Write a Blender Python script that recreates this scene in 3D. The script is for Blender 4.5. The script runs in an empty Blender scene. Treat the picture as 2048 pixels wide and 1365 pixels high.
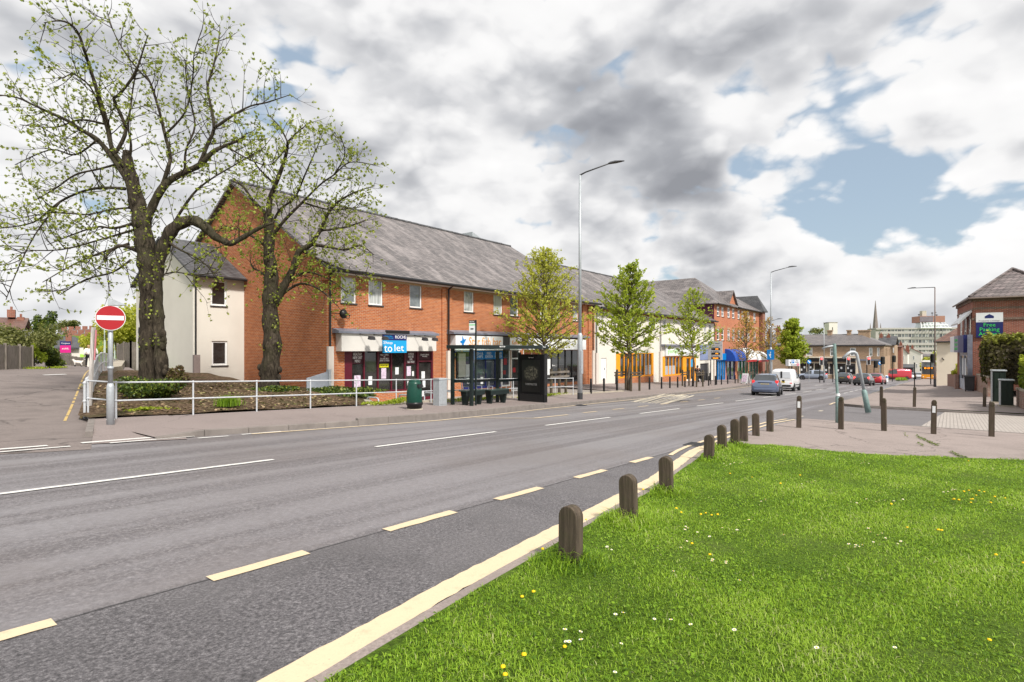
import bpy, math, random
import numpy as np
from mathutils import Vector, Matrix
R = math.radians
scene = bpy.context.scene
COL = scene.collection
rnd = random.Random(7)
# world axes: X runs along the main road (away from the viewer), Y across it to the shops, Z up. Metres.
CA, SA, F = 0.78773, 0.61602, 1120.0
CAMZ = 1.65
def at(px, py, Z):
    dx = (px-1024)/F
    return Vector((Z*(SA*dx+CA), Z*(SA-CA*dx), CAMZ+Z*(700-py)/F))
def sm(t):
    t = min(1, max(0, t)); return t*t*(3-2*t)
def gz(s):
    return -.0352*s if s < 45 else -1.584-.0305*(s-45)
def H(s, n):
    z = gz(s)
    if n > 14: z += .8*sm((n-14)/22)*(1-sm((s-14.7)/4)) + 7*sm((n-75)/110)*(1-sm((s-60)/80))
    if n < 2.5: z += min(.55, (2.5-n)*.115)*sm((s-29)/20)
    return z
def pav(s, n):                      # far pavement surface, dropped at the side street mouth
    return gz(s)+.012+.108*max(sm((s-3.6)/2.2),sm((n-14.2)/2))+max(0, n-15)*.03*sm((s-26)/10)
def gnd(px, py, lift=.12):
    Z = 20.
    for _ in range(60):
        p = at(px, py, Z); h = H(p.x, p.y)+lift
        Z += (p.z-h)/max(.02, (py-700)/F) * .5
        Z = max(2, min(900, Z))
    return at(px, py, Z)

# ------------------------------------------------------------------ helpers
class MB:
    def __init__(self): self.v=[]; self.f=[]; self.m=[]; self.k=0
    def face(self, pts, m=None):
        i=len(self.v); self.v += [tuple(p) for p in pts]; self.f.append(tuple(range(i,i+len(pts)))); self.m.append(self.k if m is None else m); return self
    def box(self, a, b, rz=0, c=None):
        x0,y0,z0=a; x1,y1,z1=b
        P=[(x0,y0,z0),(x1,y0,z0),(x1,y1,z0),(x0,y1,z0),(x0,y0,z1),(x1,y0,z1),(x1,y1,z1),(x0,y1,z1)]
        if rz:
            cx,cy=c or ((x0+x1)/2,(y0+y1)/2); q=math.cos(rz); w=math.sin(rz)
            P=[(cx+(x-cx)*q-(y-cy)*w, cy+(x-cx)*w+(y-cy)*q, z) for x,y,z in P]
        return self.hexa(P)
    def hexa(self, P):
        i=len(self.v); self.v += [tuple(p) for p in P]
        for f in ((3,2,1,0),(4,5,6,7),(0,1,5,4),(1,2,6,5),(2,3,7,6),(3,0,4,7)):
            self.f.append(tuple(i+k for k in f)); self.m.append(self.k)
        return self
    def prism(self, poly, e):           # poly: 3D points, extruded by vector e
        i=len(self.v); n=len(poly); e=Vector(e)
        self.v += [tuple(p) for p in poly]+[tuple(Vector(p)+e) for p in poly]
        self.f.append(tuple(range(i+n-1,i-1,-1))); self.f.append(tuple(range(i+n,i+2*n)))
        for k in range(n):
            j=(k+1)%n; self.f.append((i+k,i+j,i+n+j,i+n+k))
        self.m += [self.k]*(n+2); return self
    def tube(self, pts, rad, seg=8, cap=True):
        pts=[Vector(p) for p in pts]; n=len(pts); i=len(self.v)
        if not hasattr(rad,'__len__'): rad=[rad]*n
        ref=None
        for k,p in enumerate(pts):
            d=(pts[min(k+1,n-1)]-pts[max(k-1,0)])
            d = d.normalized() if d.length>1e-9 else Vector((0,0,1))
            if ref is None: ref=Vector((1,0,0)) if abs(d.x)<.8 else Vector((0,1,0))
            a=(ref-d*ref.dot(d)).normalized(); b=d.cross(a); ref=a
            for q in range(seg):
                t=2*math.pi*q/seg; self.v.append(tuple(p+(a*math.cos(t)+b*math.sin(t))*rad[k]))
        for k in range(n-1):
            for q in range(seg):
                w=(q+1)%seg
                self.f.append((i+k*seg+q,i+k*seg+w,i+(k+1)*seg+w,i+(k+1)*seg+q)); self.m.append(self.k)
        if cap:
            self.f.append(tuple(i+q for q in range(seg-1,-1,-1))); self.f.append(tuple(i+(n-1)*seg+q for q in range(seg))); self.m += [self.k]*2
        return self
    def cyl(self, c, r, h, seg=12, r2=None):
        c=Vector(c); return self.tube([c, c+Vector((0,0,h))],[r, r if r2 is None else r2],seg)
    def rod(self, a, b, r, seg=8): return self.tube([a,b],r,seg)
    def lathe(self, prof, c=(0,0,0), seg=16, ax='z'):
        i=len(self.v); n=len(prof)
        for r_,h in prof:
            for q in range(seg):
                t=2*math.pi*q/seg; a,b=r_*math.cos(t),r_*math.sin(t)
                self.v.append((c[0]+a,c[1]+b,c[2]+h) if ax=='z' else (c[0]+a,c[1]+h,c[2]+b) if ax=='y' else (c[0]+h,c[1]+a,c[2]+b))
        for k in range(n-1):
            for q in range(seg):
                w=(q+1)%seg; self.f.append((i+k*seg+q,i+k*seg+w,i+(k+1)*seg+w,i+(k+1)*seg+q)); self.m.append(self.k)
        self.f.append(tuple(i+q for q in range(seg-1,-1,-1))); self.f.append(tuple(i+(n-1)*seg+q for q in range(seg))); self.m += [self.k]*2
        return self
    def ball(self, c, rx, ry=None, rz=None, seg=10, ring=6):
        ry=rx if ry is None else ry; rz=rx if rz is None else rz; i=len(self.v)
        for k in range(ring+1):
            p=math.pi*k/ring
            for q in range(seg):
                t=2*math.pi*q/seg; self.v.append((c[0]+rx*max(.02,math.sin(p))*math.cos(t),c[1]+ry*max(.02,math.sin(p))*math.sin(t),c[2]-rz*math.cos(p)))
        for k in range(ring):
            for q in range(seg):
                w=(q+1)%seg; self.f.append((i+k*seg+q,i+k*seg+w,i+(k+1)*seg+w,i+(k+1)*seg+q)); self.m.append(self.k)
        return self
    def build(self, name, mat, parent=None, smooth=False, local=False, bevel=0, attr=None):
        me=bpy.data.meshes.new(name); v=self.v
        if parent is not None and not local:
            l=parent.location; v=[(a-l.x,b-l.y,c-l.z) for a,b,c in v]
        me.from_pydata(v,[],self.f)
        for m in (mat if isinstance(mat,(list,tuple)) else [mat]): me.materials.append(m)
        me.polygons.foreach_set('material_index',self.m)
        if smooth: me.polygons.foreach_set('use_smooth',[True]*len(self.f))
        me.update()
        o=bpy.data.objects.new(name,me); COL.objects.link(o); o.parent=parent
        if bevel:
            b=o.modifiers.new('Bevel','BEVEL'); b.width=bevel; b.segments=2; b.limit_method='ANGLE'
        return o
def tag(o,label,cat,group=None,kind=None):
    if label: o['label']=label
    if cat: o['category']=cat
    if group: o['group']=group
    if kind: o['kind']=kind
    return o
def thing(name,label,cat,loc=(0,0,0),rz=0,group=None):
    o=bpy.data.objects.new(name,None); COL.objects.link(o); o.location=loc; o.rotation_euler=(0,0,rz); o.empty_display_size=.2
    return tag(o,label,cat,group)
def struct(o): o['kind']='structure'; return o
def kids(o): return [c for c in bpy.data.objects if c.parent==o]
def dup(o,loc,rz=None,label=None,scale=None):
    def cp(a,par):
        c=a.copy(); COL.objects.link(c); c.parent=par
        for k in KID.get(a.name,[]): cp(k,c)
        return c
    KID={}
    for x in bpy.data.objects:
        if x.parent: KID.setdefault(x.parent.name,[]).append(x)
    r=cp(o,None); r.location=loc
    if rz is not None: r.rotation_euler=(0,0,rz)
    if scale: r.scale=scale
    if label: r['label']=label
    return r
TEXTS=[]
def txt(body,c,w,h,mat,parent,face='street',name='lettering',lean=0):
    """flat lettering, fitted to w x h round its centre c; 'street' faces -Y, 'oncoming' faces -X"""
    cu=bpy.data.curves.new(name,'FONT'); cu.body=body; cu.align_x='CENTER'; cu.align_y='CENTER'; cu.extrude=.004; cu.resolution_u=2; cu.space_line=.85
    if lean: cu.shear=lean
    cu.materials.append(mat)
    o=bpy.data.objects.new(name,cu); COL.objects.link(o); o.parent=parent
    l=parent.location if parent is not None else Vector((0,0,0))
    o.location=Vector(c)-l if face!='local' and face!='localx' else Vector(c)
    o.rotation_euler={'street':(R(90),0,0),'oncoming':(R(90),0,R(-90)),'road':(0,0,R(-90)),'local':(R(90),0,0),'localx':(R(90),0,R(-90)),'away':(R(90),0,R(90))}[face] if isinstance(face,str) else face
    TEXTS.append((o,w,h)); return o
def fit_texts():
    bpy.context.view_layer.update(); dg=bpy.context.evaluated_depsgraph_get(); todo=[]
    for o,w,h in TEXTS:
        d=o.dimensions; todo.append((o,(w/max(d.x,.01), h/max(d.y,.01), 1),bpy.data.meshes.new_from_object(o.evaluated_get(dg))))
    for o,sc,me in todo:
        nm=o.name; m=bpy.data.objects.new('tmp',me); COL.objects.link(m); m.parent=o.parent; m.location=o.location; m.rotation_euler=o.rotation_euler; m.scale=sc
        for k in o.keys(): m[k]=o[k]
        bpy.data.objects.remove(o); m.name=nm; me.name=nm

# ------------------------------------------------------------------ materials
class NT:
    def __init__(self, name):
        self.mat=bpy.data.materials.new(name); self.mat.use_nodes=True; self.t=self.mat.node_tree
        self.t.nodes.clear(); self.out=self.n('ShaderNodeOutputMaterial')
    def n(self, typ, ins=None, **kw):
        x=self.t.nodes.new(typ)
        for k,v in kw.items(): setattr(x,k,v)
        for k,v in (ins or {}).items():
            s=x.inputs[k]
            if isinstance(v,bpy.types.NodeSocket): self.t.links.new(v,s)
            elif isinstance(v,(tuple,list)) and s.type=='RGBA' and len(v)==3: s.default_value=(*v,1)
            else: s.default_value=v
        return x
    def l(self,a,b): self.t.links.new(a,b)
    def pos(self): return self.n('ShaderNodeNewGeometry').outputs['Position']
    def obj(self): return self.n('ShaderNodeTexCoord').outputs['Object']
    def noise(self,vec,scale,detail=4,rough=.55,dist=0):
        return self.n('ShaderNodeTexNoise',{'Vector':vec,'Scale':scale,'Detail':detail,'Roughness':rough,'Distortion':dist}).outputs['Fac']
    def ramp(self,fac,stops):
        r=self.n('ShaderNodeValToRGB',{'Fac':fac}); e=r.color_ramp.elements
        while len(e)>1: e.remove(e[-1])
        for i,(p,c) in enumerate(stops):
            q=e[0] if i==0 else e.new(p); q.position=p
            c=c if hasattr(c,'__len__') else (c,c,c); q.color=(*c,1)
        return r.outputs['Color']
    def mix(self,fac,a,b,mode='MIX'):
        x=self.n('ShaderNodeMix',data_type='RGBA',blend_type=mode)
        for i,v in ((0,fac),(6,a),(7,b)):
            s=x.inputs[i]
            if isinstance(v,bpy.types.NodeSocket): self.l(v,s)
            elif i==0: s.default_value=v
            else: s.default_value=(*v,1) if hasattr(v,'__len__') else (v,v,v,1)
        return x.outputs[2]
    def math(self,op,a,b=0,c=0,clamp=False):
        x=self.n('ShaderNodeMath',operation=op,use_clamp=clamp)
        for i,v in enumerate((a,b,c)):
            if isinstance(v,bpy.types.NodeSocket): self.l(v,x.inputs[i])
            else: x.inputs[i].default_value=v
        return x.outputs[0]
    def vmul(self,v,k): return self.n('ShaderNodeVectorMath',{0:v,1:k},operation='MULTIPLY').outputs[0]
    def maprange(self,v,a,b,c=0,d=1,smooth=False):
        x=self.n('ShaderNodeMapRange',{0:v,1:a,2:b,3:c,4:d},interpolation_type='SMOOTHSTEP' if smooth else 'LINEAR'); return x.outputs[0]
    def bump(self,h,dist=.01,strength=1): return self.n('ShaderNodeBump',{'Height':h,'Distance':dist,'Strength':strength}).outputs['Normal']
    def pbr(self,color,rough=.7,metal=0,normal=None,spec=.5,**ins):
        d={'Base Color':color,'Roughness':rough,'Metallic':metal,'Specular IOR Level':spec}
        d.update(ins)
        if normal is not None: d['Normal']=normal
        b=self.n('ShaderNodeBsdfPrincipled',d); self.l(b.outputs[0],self.out.inputs[0]); return self.mat
def M(name,c,rough=.6,metal=0,var=.12,scale=6,bump=0,bscale=40,spec=.4,emit=0,coat=0):
    t=NT(name); p=t.obj()
    f=t.noise(p,scale,5,.6)
    col=t.ramp(f,[(.25,tuple(x*(1-var) for x in c)),(.75,tuple(min(1,x*(1+var)) for x in c))])
    nm=t.bump(t.noise(p,bscale,3),bump) if bump else None
    ex={}
    if emit: ex={'Emission Color':c,'Emission Strength':emit}
    if coat: ex['Coat Weight']=coat; ex['Coat Roughness']=.08
    rr=t.maprange(t.noise(p,scale*1.7,3),.3,.7,rough*.88,min(1,rough*1.12))
    return t.pbr(col,rr,metal,nm,spec,**ex)
def wallvec(t):
    s=t.n('ShaderNodeSeparateXYZ',{0:t.pos()})
    return t.n('ShaderNodeCombineXYZ',{0:t.math('ADD',s.outputs[0],s.outputs[1]),1:s.outputs[2]}).outputs[0]
def brick(name,c1,c2,mortar,dirt=.25):
    t=NT(name); v=wallvec(t); p=t.pos()
    b=t.n('ShaderNodeTexBrick',{'Vector':v,'Color1':c1,'Color2':c2,'Mortar':mortar,'Scale':1.0,'Mortar Size':.011,'Mortar Smooth':.1,'Bias':-.1,'Brick Width':.225,'Row Height':.075})
    big=t.noise(p,.45,5,.6); mid=t.noise(t.vmul(p,(3,3,9)),1.2,3)
    col=t.mix(t.maprange(mid,.35,.7,0,.35),b.outputs['Color'],tuple(x*.62 for x in c2))
    col=t.mix(t.maprange(big,.4,.75,0,dirt),col,tuple(x*.55 for x in c2))
    nm=t.bump(t.math('MULTIPLY',b.outputs['Fac'],-1),.006)
    return t.pbr(col,.85,0,nm,.25)
def slate(name,lo,hi,lichen,row=.2,wid=.3,amt=.5):
    t=NT(name); v=wallvec(t); p=t.pos()
    b=t.n('ShaderNodeTexBrick',{'Vector':v,'Color1':lo,'Color2':hi,'Mortar':tuple(x*.35 for x in lo),'Scale':1.0,'Mortar Size':.02,'Bias':0,'Brick Width':wid,'Row Height':row*.53})
    st=t.noise(t.vmul(p,(1.0,.35,.35)),1.3,6,.65,.4); st2=t.noise(t.vmul(p,(2.2,.6,.6)),2.2,5,.7)
    col=t.mix(t.maprange(st,.42,.68,0,amt,True),b.outputs['Color'],lichen)
    col=t.mix(t.maprange(st2,.52,.72,0,.45,True),col,tuple(x*.6 for x in lo))
    return t.pbr(col,t.maprange(st,.3,.7,.42,.62),0,t.bump(t.math('MULTIPLY',b.outputs['Fac'],-1),.008),.5)
def glassy(name,c,rough=.05,spec=.7,mot=.5):
    t=NT(name); f=t.noise(t.vmul(t.pos(),(1,1,1.6)),1.1,4,.6)
    return t.pbr(t.ramp(f,[(.35,tuple(x*(1-mot) for x in c)),(.65,tuple(x*(1+mot) for x in c))]),rough,0,None,spec,**{'Coat Weight':.4,'Coat Roughness':.02})
def curtain():
    t=NT('curtained_glass'); p=t.pos(); f=t.noise(t.vmul(p,(9,9,.25)),1.6,4,.6); g=t.noise(p,.9,3); s=t.n('ShaderNodeSeparateXYZ',{0:p})
    col=t.ramp(f,[(.3,(.26,.27,.26)),(.5,(.46,.48,.47)),(.7,(.6,.62,.62))]); col=t.mix(t.maprange(g,.5,.58,0,.75,True),col,(.1,.115,.11))
    return t.pbr(col,.05,0,None,.7,**{'Coat Weight':.5,'Coat Roughness':.02})
def leafmat(name,stops,trans=.4,rough=.55):
    t=NT(name); a=t.n('ShaderNodeAttribute',attribute_name='rnd').outputs['Fac']
    col=t.ramp(a,stops)
    d=t.n('ShaderNodeBsdfPrincipled',{'Base Color':col,'Roughness':rough,'Specular IOR Level':.3})
    tr=t.n('ShaderNodeBsdfTranslucent',{'Color':t.mix(.35,col,(.5,.6,.08),'MIX')})
    m=t.n('ShaderNodeMixShader',{0:trans,1:d.outputs[0],2:tr.outputs[0]}); t.l(m.outputs[0],t.out.inputs[0]); return t.mat

def asphalt():
    t=NT('asphalt'); p=t.pos(); s=t.n('ShaderNodeSeparateXYZ',{0:p})
    fine=t.noise(p,30,7,.85); mid=t.noise(p,14,4); streak=t.noise(t.vmul(p,(.035,1.1,0)),1.25,3,.55,.15); big=t.noise(p,.25,4)
    col=t.ramp(fine,[(.36,(.05,.046,.05)),(.5,(.14,.13,.138)),(.64,(.3,.28,.285))])
    col=t.mix(t.maprange(streak,.42,.62,0,.62,True),col,(.25,.238,.252)); col=t.mix(t.maprange(streak,.46,.3,0,.45,True),col,(.085,.078,.083))
    col=t.mix(t.maprange(mid,.4,.7,0,.3),col,(.1,.088,.086))
    col=t.mix(t.maprange(big,.45,.65,0,.35,True),col,(.14,.118,.112))
    wob=t.math('ADD',s.outputs[1],t.math('MULTIPLY',t.math('SUBTRACT',t.noise(p,3,4),.5),.09))
    seam=t.maprange(t.math('ABSOLUTE',t.math('SUBTRACT',wob,8.55)),.0,.035,.4,0)
    col=t.mix(seam,col,(.04,.037,.037))
    rr=t.maprange(streak,.38,.62,.72,.5,True)
    return t.pbr(col,rr,0,t.bump(fine,.006),.45)
def layby():
    t=NT('layby_asphalt'); p=t.pos(); s=t.n('ShaderNodeSeparateXYZ',{0:p})
    vor=t.n('ShaderNodeTexVoronoi',{'Vector':p,'Scale':80}).outputs['Distance']; fine=t.noise(p,38,7,.85); pat=t.noise(p,1.1,5,.65); pat2=t.noise(p,.5,3)
    col=t.ramp(fine,[(.36,(.03,.028,.031)),(.5,(.125,.117,.125)),(.64,(.3,.285,.295))])
    col=t.mix(t.maprange(pat,.48,.66,0,.35,True),col,(.05,.047,.05))
    col=t.mix(t.maprange(pat2,.42,.58,0,.4,True),col,(.17,.16,.165))
    wob=t.math('ADD',s.outputs[1],t.math('MULTIPLY',t.math('SUBTRACT',t.noise(p,4,4),.5),.05)); col=t.mix(t.maprange(t.math('ABSOLUTE',t.math('SUBTRACT',wob,4.352)),.004,.016,.85,0),col,(.018,.016,.017))
    return t.pbr(col,.68,0,t.bump(t.math('ADD',fine,t.math('MULTIPLY',vor,-.8)),.012),.45)
def tarmac(name,c,patch=.3,ck=(.48,.58,.007)):
    t=NT(name); p=t.pos()
    fine=t.noise(p,34,6,.85); mid=t.noise(p,1.2,5,.6); big=t.noise(p,.3,4)
    col=t.ramp(fine,[(.3,tuple(x*.62 for x in c)),(.5,c),(.74,tuple(min(1,x*1.55) for x in c))])
    col=t.mix(t.maprange(mid,.42,.7,0,patch,True),col,tuple(x*.6 for x in c))
    col=t.mix(t.maprange(big,.48,.62,0,.3,True),col,tuple(x*1.15 for x in c))
    cr=t.n('ShaderNodeTexVoronoi',{'Vector':t.n('ShaderNodeVectorMath',{0:p,1:t.n('ShaderNodeTexNoise',{'Vector':p,'Scale':1.5,'Detail':3}).outputs['Color']},operation='ADD').outputs[0],'Scale':.33},feature='DISTANCE_TO_EDGE').outputs['Distance']
    col=t.mix(t.math('MULTIPLY',t.maprange(cr,.0,ck[2],.75,0),t.maprange(t.noise(p,.4,2),ck[0],ck[1])),col,tuple(x*.3 for x in c))
    return t.pbr(col,.85,0,t.bump(fine,.005),.3)
def paving(name,c,w,h):
    t=NT(name); p=t.pos()
    b=t.n('ShaderNodeTexBrick',{'Vector':p,'Color1':c,'Color2':tuple(x*.88 for x in c),'Mortar':tuple(x*.62 for x in c),'Scale':1.0,'Mortar Size':.008,'Brick Width':w,'Row Height':h})
    col=t.mix(t.maprange(t.noise(p,1.3,5),.4,.7,0,.35),b.outputs['Color'],tuple(x*.7 for x in c))
    return t.pbr(col,.85,0,t.bump(t.math('MULTIPLY',b.outputs['Fac'],-1),.005),.3)
def paintmat(name,c,wear=.35):          # thermoplastic road marking
    t=NT(name); p=t.pos(); f=t.noise(p,9,6,.7); g=t.noise(p,75,3,.7)
    col=t.mix(t.maprange(f,.5,.75,0,wear,True),c,tuple(x*.62 for x in c)); col=t.mix(t.maprange(g,.62,.72,0,wear,True),col,(.13,.12,.12))
    return t.pbr(col,.7,0,t.bump(g,.004),.35)
def timber(name,c,gr=1):
    t=NT(name); p=t.obj(); f=t.noise(t.vmul(p,(26,26,1.6)),1.4,6,.65,.6); g=t.noise(p,2.3,4); s=t.n('ShaderNodeSeparateXYZ',{0:p})
    col=t.ramp(f,[(.3,tuple(x*.5 for x in c)),(.5,c),(.72,tuple(x*1.55 for x in c))])
    col=t.mix(t.math('MULTIPLY',t.maprange(g,.45,.65,0,.55,True),gr),col,(.05,.06,.02))
    return t.pbr(col,.85,0,t.bump(f,.006),.25)
def soil():
    t=NT('soil'); p=t.pos(); f=t.noise(p,9,8,.75); g=t.noise(p,1.1,5,.6); q=t.noise(p,45,3,.8)
    col=t.ramp(f,[(.32,(.02,.013,.009)),(.48,(.085,.055,.035)),(.64,(.26,.19,.125))])
    col=t.mix(t.maprange(q,.56,.66,0,.5),col,(.26,.2,.13)); col=t.mix(t.maprange(g,.5,.66,0,.4,True),col,(.055,.075,.02))
    return t.pbr(col,.95,0,t.bump(f,.08),.1)
def turf():
    t=NT('turf'); p=t.pos(); f=t.noise(p,24,6,.75); g=t.noise(p,1.4,4); q=t.noise(p,.5,3)
    col=t.ramp(f,[(.3,(.03,.05,.009)),(.55,(.11,.19,.02)),(.75,(.2,.3,.045))]); col=t.mix(t.maprange(g,.5,.7,0,.4,True),col,(.15,.19,.05))
    return t.pbr(col,.95,0,t.bump(f,.05),.1)
def barkmat():
    t=NT('bark'); p=t.obj(); v=t.vmul(p,(1,1,.28)); f=t.noise(v,9,7,.7,1.2); g=t.noise(p,1.2,4)
    col=t.ramp(f,[(.3,(.01,.008,.006)),(.52,(.055,.044,.033)),(.75,(.15,.122,.09))]); col=t.mix(t.maprange(g,.45,.65,0,.4,True),col,(.06,.062,.03))
    return t.pbr(col,.95,0,t.bump(f,.07),.15)

m_asph=asphalt(); m_layby=layby(); m_pave=tarmac('footway_tarmac',(.235,.195,.185)); m_pave2=tarmac('pale_footway_tarmac',(.27,.225,.208),.5,(.44,.54,.009))
m_side=tarmac('side_road_tarmac',(.19,.16,.15),.6,(.36,.46,.018)); m_access=tarmac('access_tarmac',(.15,.14,.145),.35); m_pavers=paving('pale_pavers',(.4,.36,.33),.2,.1)
m_slab=paving('forecourt_slabs',(.3,.27,.25),.6,.45)
m_kerb=M('kerb_concrete',(.19,.168,.155),.85,0,.25,3,.004); m_conc=M('concrete',(.36,.32,.26),.85,0,.25,2,.004)
m_white=paintmat('white_road_paint',(.66,.65,.63)); m_cream=paintmat('cream_road_paint',(.62,.5,.34),.45); m_creamw=paintmat('worn_cream_road_paint',(.5,.45,.36),.9); m_yel=paintmat('worn_yellow_paint',(.52,.37,.14),.85)
m_soil=soil(); m_turf=turf(); m_bark=barkmat()
m_brick=brick('red_brick',(.56,.17,.05),(.38,.092,.03),(.5,.35,.24)); m_brickb=brick('band_brick',(.5,.3,.15),(.44,.25,.12),(.45,.36,.28))
m_brick3=brick('orange_brick',(.6,.2,.09),(.5,.14,.06),(.4,.27,.2)); m_brickr=brick('old_red_brick',(.36,.1,.06),(.22,.065,.045),(.34,.28,.23),.35)
m_brickt=brick('yellow_brown_brick',(.5,.33,.21),(.3,.19,.12),(.46,.39,.31),.4)
m_slate=slate('slate',(.11,.098,.098),(.23,.2,.195),(.4,.36,.355),amt=.42); m_slated=slate('dark_slate',(.055,.056,.062),(.1,.1,.11),(.2,.2,.2),.2,.3,.3)
m_tile=slate('clay_pantile',(.12,.055,.04),(.22,.105,.075),(.22,.16,.13),.3,.25,.3); m_tileg=slate('concrete_tile',(.12,.1,.1),(.2,.16,.16),(.26,.23,.22),.42,.3,.3)
m_rend=M('white_render',(.67,.64,.585),.85,0,.05,.8,.003,60); m_rendp=M('pink_white_render',(.62,.56,.51),.85,0,.05,.8,.003,60); m_cream_w=M('cream_render',(.7,.63,.52),.85,0,.06,.8,.003)
m_pvc=M('white_plastic',(.8,.8,.8),.35,0,.03); m_black=M('black_paint',(.012,.012,.013),.4,0,.2); m_dkgrey=M('dark_grey_metal',(.05,.05,.055),.45,.2,.2); m_gutter=M('black_gutter',(.018,.018,.02),.4)
m_galv=M('galvanised_steel',(.42,.45,.48),.5,.35,.15,12); m_whiterail=M('white_painted_rail',(.5,.52,.55),.5,.1,.15,14); m_lead=M('lead_sheet',(.2,.21,.26),.55,.2,.25,4)
m_fascia=M('grey_white_fascia',(.62,.6,.57),.6,0,.05,1.5); m_maroon=M('maroon_paint',(.1,.008,.02),.4,0,.2); m_maroond=M('dark_maroon_board',(.045,.006,.012),.45)
m_glassd=glassy('dark_shop_glass',(.025,.025,.025)); m_glassb=glassy('blue_black_glass',(.03,.04,.055)); m_glassc=curtain(); m_glassm=glassy('mid_glass',(.14,.16,.17),.05,.7,.5)
m_blue=M('blue_board',(.0,.19,.55),.45,0,.06); m_navy=M('navy_board',(.012,.018,.12),.45); m_sky=M('light_blue_board',(.01,.32,.66),.45,0,.06); m_txtw=M('white_lettering',(.85,.85,.85),.6,0,.02); m_txtk=M('black_lettering',(.02,.02,.02),.6)
m_orange=M('orange_paint',(.85,.33,.01),.45,0,.08); m_txto=M('orange_lettering',(.75,.33,.06),.6); m_yelb=M('bright_yellow_board',(.8,.75,.02),.5); m_green=M('bright_green_lettering',(.05,.6,.12),.6)
m_dgreen=M('dark_green_paint',(.004,.05,.034),.35,0,.15); m_shelter=M('shelter_green_black',(.01,.018,.018),.35,0,.2); m_seat=M('green_grey_seat',(.03,.05,.045),.35,0,.2)
m_paper=M('paper_notice',(.7,.72,.74),.7,0,.1,9); m_paper2=M('coloured_notice',(.6,.5,.62),.7,0,.45,9); m_red=M('red_sign',(.36,.01,.017),.5,0,.1,30); m_wood=timber('weathered_oak',(.08,.061,.046)); m_woodg=timber('grey_timber',(.19,.165,.145),.4)
m_wooda=timber('dark_stake',(.1,.08,.06),.5); m_palewood=timber('pale_timber',(.45,.42,.4),.1); m_purple=M('purple_cladding',(.085,.014,.04),.6,0,.1); m_dkpassage=M('dark_passage',(.06,.058,.064),.7)
m_tyre=M('tyre_rubber',(.012,.012,.012),.8,0,.2); m_rim=M('alloy_rim',(.5,.5,.52),.35,.7,.1); m_carglass=glassy('car_glass',(.035,.042,.048),.04,.8,.3); m_trim=M('black_trim',(.02,.02,.022),.6)
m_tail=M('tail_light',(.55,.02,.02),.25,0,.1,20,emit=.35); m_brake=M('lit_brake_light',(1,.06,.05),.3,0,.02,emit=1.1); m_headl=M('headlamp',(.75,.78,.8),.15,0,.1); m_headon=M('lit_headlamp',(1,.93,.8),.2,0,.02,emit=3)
m_plate=M('yellow_plate',(.85,.6,.03),.5); m_platew=M('white_plate',(.8,.8,.8),.5)
m_redlamp=M('lit_red_lamp',(1,.05,.05),.3,0,.02,emit=3.5); m_led=M('orange_led',(1,.3,.01),.3,0,.02,emit=2.2); m_grey=M('grey_sign_back',(.3,.31,.33),.5,.2,.1); m_signw=M('sign_white',(.72,.74,.76),.5,0,.04)
m_polegreen=M('grey_green_pole',(.2,.29,.28),.55,.1,.22,9); m_stone=M('pale_stone',(.5,.46,.4),.85,0,.15,.5); m_spire=M('spire_stone',(.24,.2,.19),.85,0,.15,.5); m_panel=M('concrete_panel',(.45,.42,.41),.85,0,.1,.3)
m_skin=M('skin',(.5,.27,.19),.6); m_hair=M('fair_hair',(.4,.26,.13),.7); m_hairk=M('dark_hair',(.02,.014,.01),.6); m_wshirt=M('white_cloth',(.78,.76,.74),.9,0,.1); m_dcloth=M('black_cloth',(.015,.015,.018),.9,0,.2); m_fur=M('white_fur',(.72,.68,.63),.95,0,.2,20)
LG=[(0,(.03,.06,.006)),(.5,(.12,.2,.018)),(1,(.3,.4,.045))]
m_leafy=leafmat('young_lime_leaf',[(0,(.1,.13,.014)),(.5,(.27,.33,.04)),(1,(.48,.52,.12))],.45)
m_leafg=leafmat('fresh_green_leaf',[(0,(.16,.23,.015)),(.5,(.38,.48,.04)),(1,(.55,.6,.1))],.55)
m_leafy2=leafmat('yellow_green_leaf',[(0,(.26,.27,.02)),(.5,(.52,.53,.06)),(1,(.66,.64,.14))],.55)
m_leafo=leafmat('copper_bud_leaf',[(0,(.3,.15,.03)),(.5,(.52,.3,.06)),(1,(.6,.45,.12))],.35); m_leafd=leafmat('dark_hedge_leaf',[(0,(.014,.011,.007)),(.45,(.055,.044,.021)),(.8,(.1,.092,.026)),(1,(.3,.32,.05))],.2,.7)
m_leafgold=leafmat('golden_hedge_leaf',[(0,(.05,.09,.008)),(.5,(.17,.23,.015)),(1,(.4,.44,.04))],.3); m_leafi=leafmat('ivy_leaf',[(0,(.012,.024,.006)),(.5,(.045,.08,.015)),(.85,(.14,.19,.03)),(1,(.3,.33,.06))],.2,.45)
m_leafolive=leafmat('olive_shrub_leaf',[(0,(.04,.045,.012)),(.5,(.12,.13,.04)),(1,(.25,.25,.09))],.3); m_leafbr=leafmat('brown_dry_leaf',[(0,(.05,.03,.02)),(.6,(.12,.07,.04)),(1,(.16,.17,.04))],.2)
m_grass=leafmat('grass_blade',[(0,(.04,.1,.008)),(.35,(.19,.345,.02)),(.75,(.37,.555,.045)),(.93,(.44,.6,.09)),(1,(.52,.54,.24))],.45,.5)
m_litter=leafmat('leaf_litter_brown',[(0,(.05,.03,.018)),(.5,(.2,.13,.075)),(.8,(.38,.28,.17)),(1,(.2,.22,.06))],.1,.8)
m_bark2=M('young_bark',(.1,.078,.055),.9,0,.3,6)
SUN_E=2.4; EXPO=1.1; SKYK=.62; SKYB=(2.7,3.25,3.8); HAZEC=(3.3,3.45,3.65)
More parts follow.
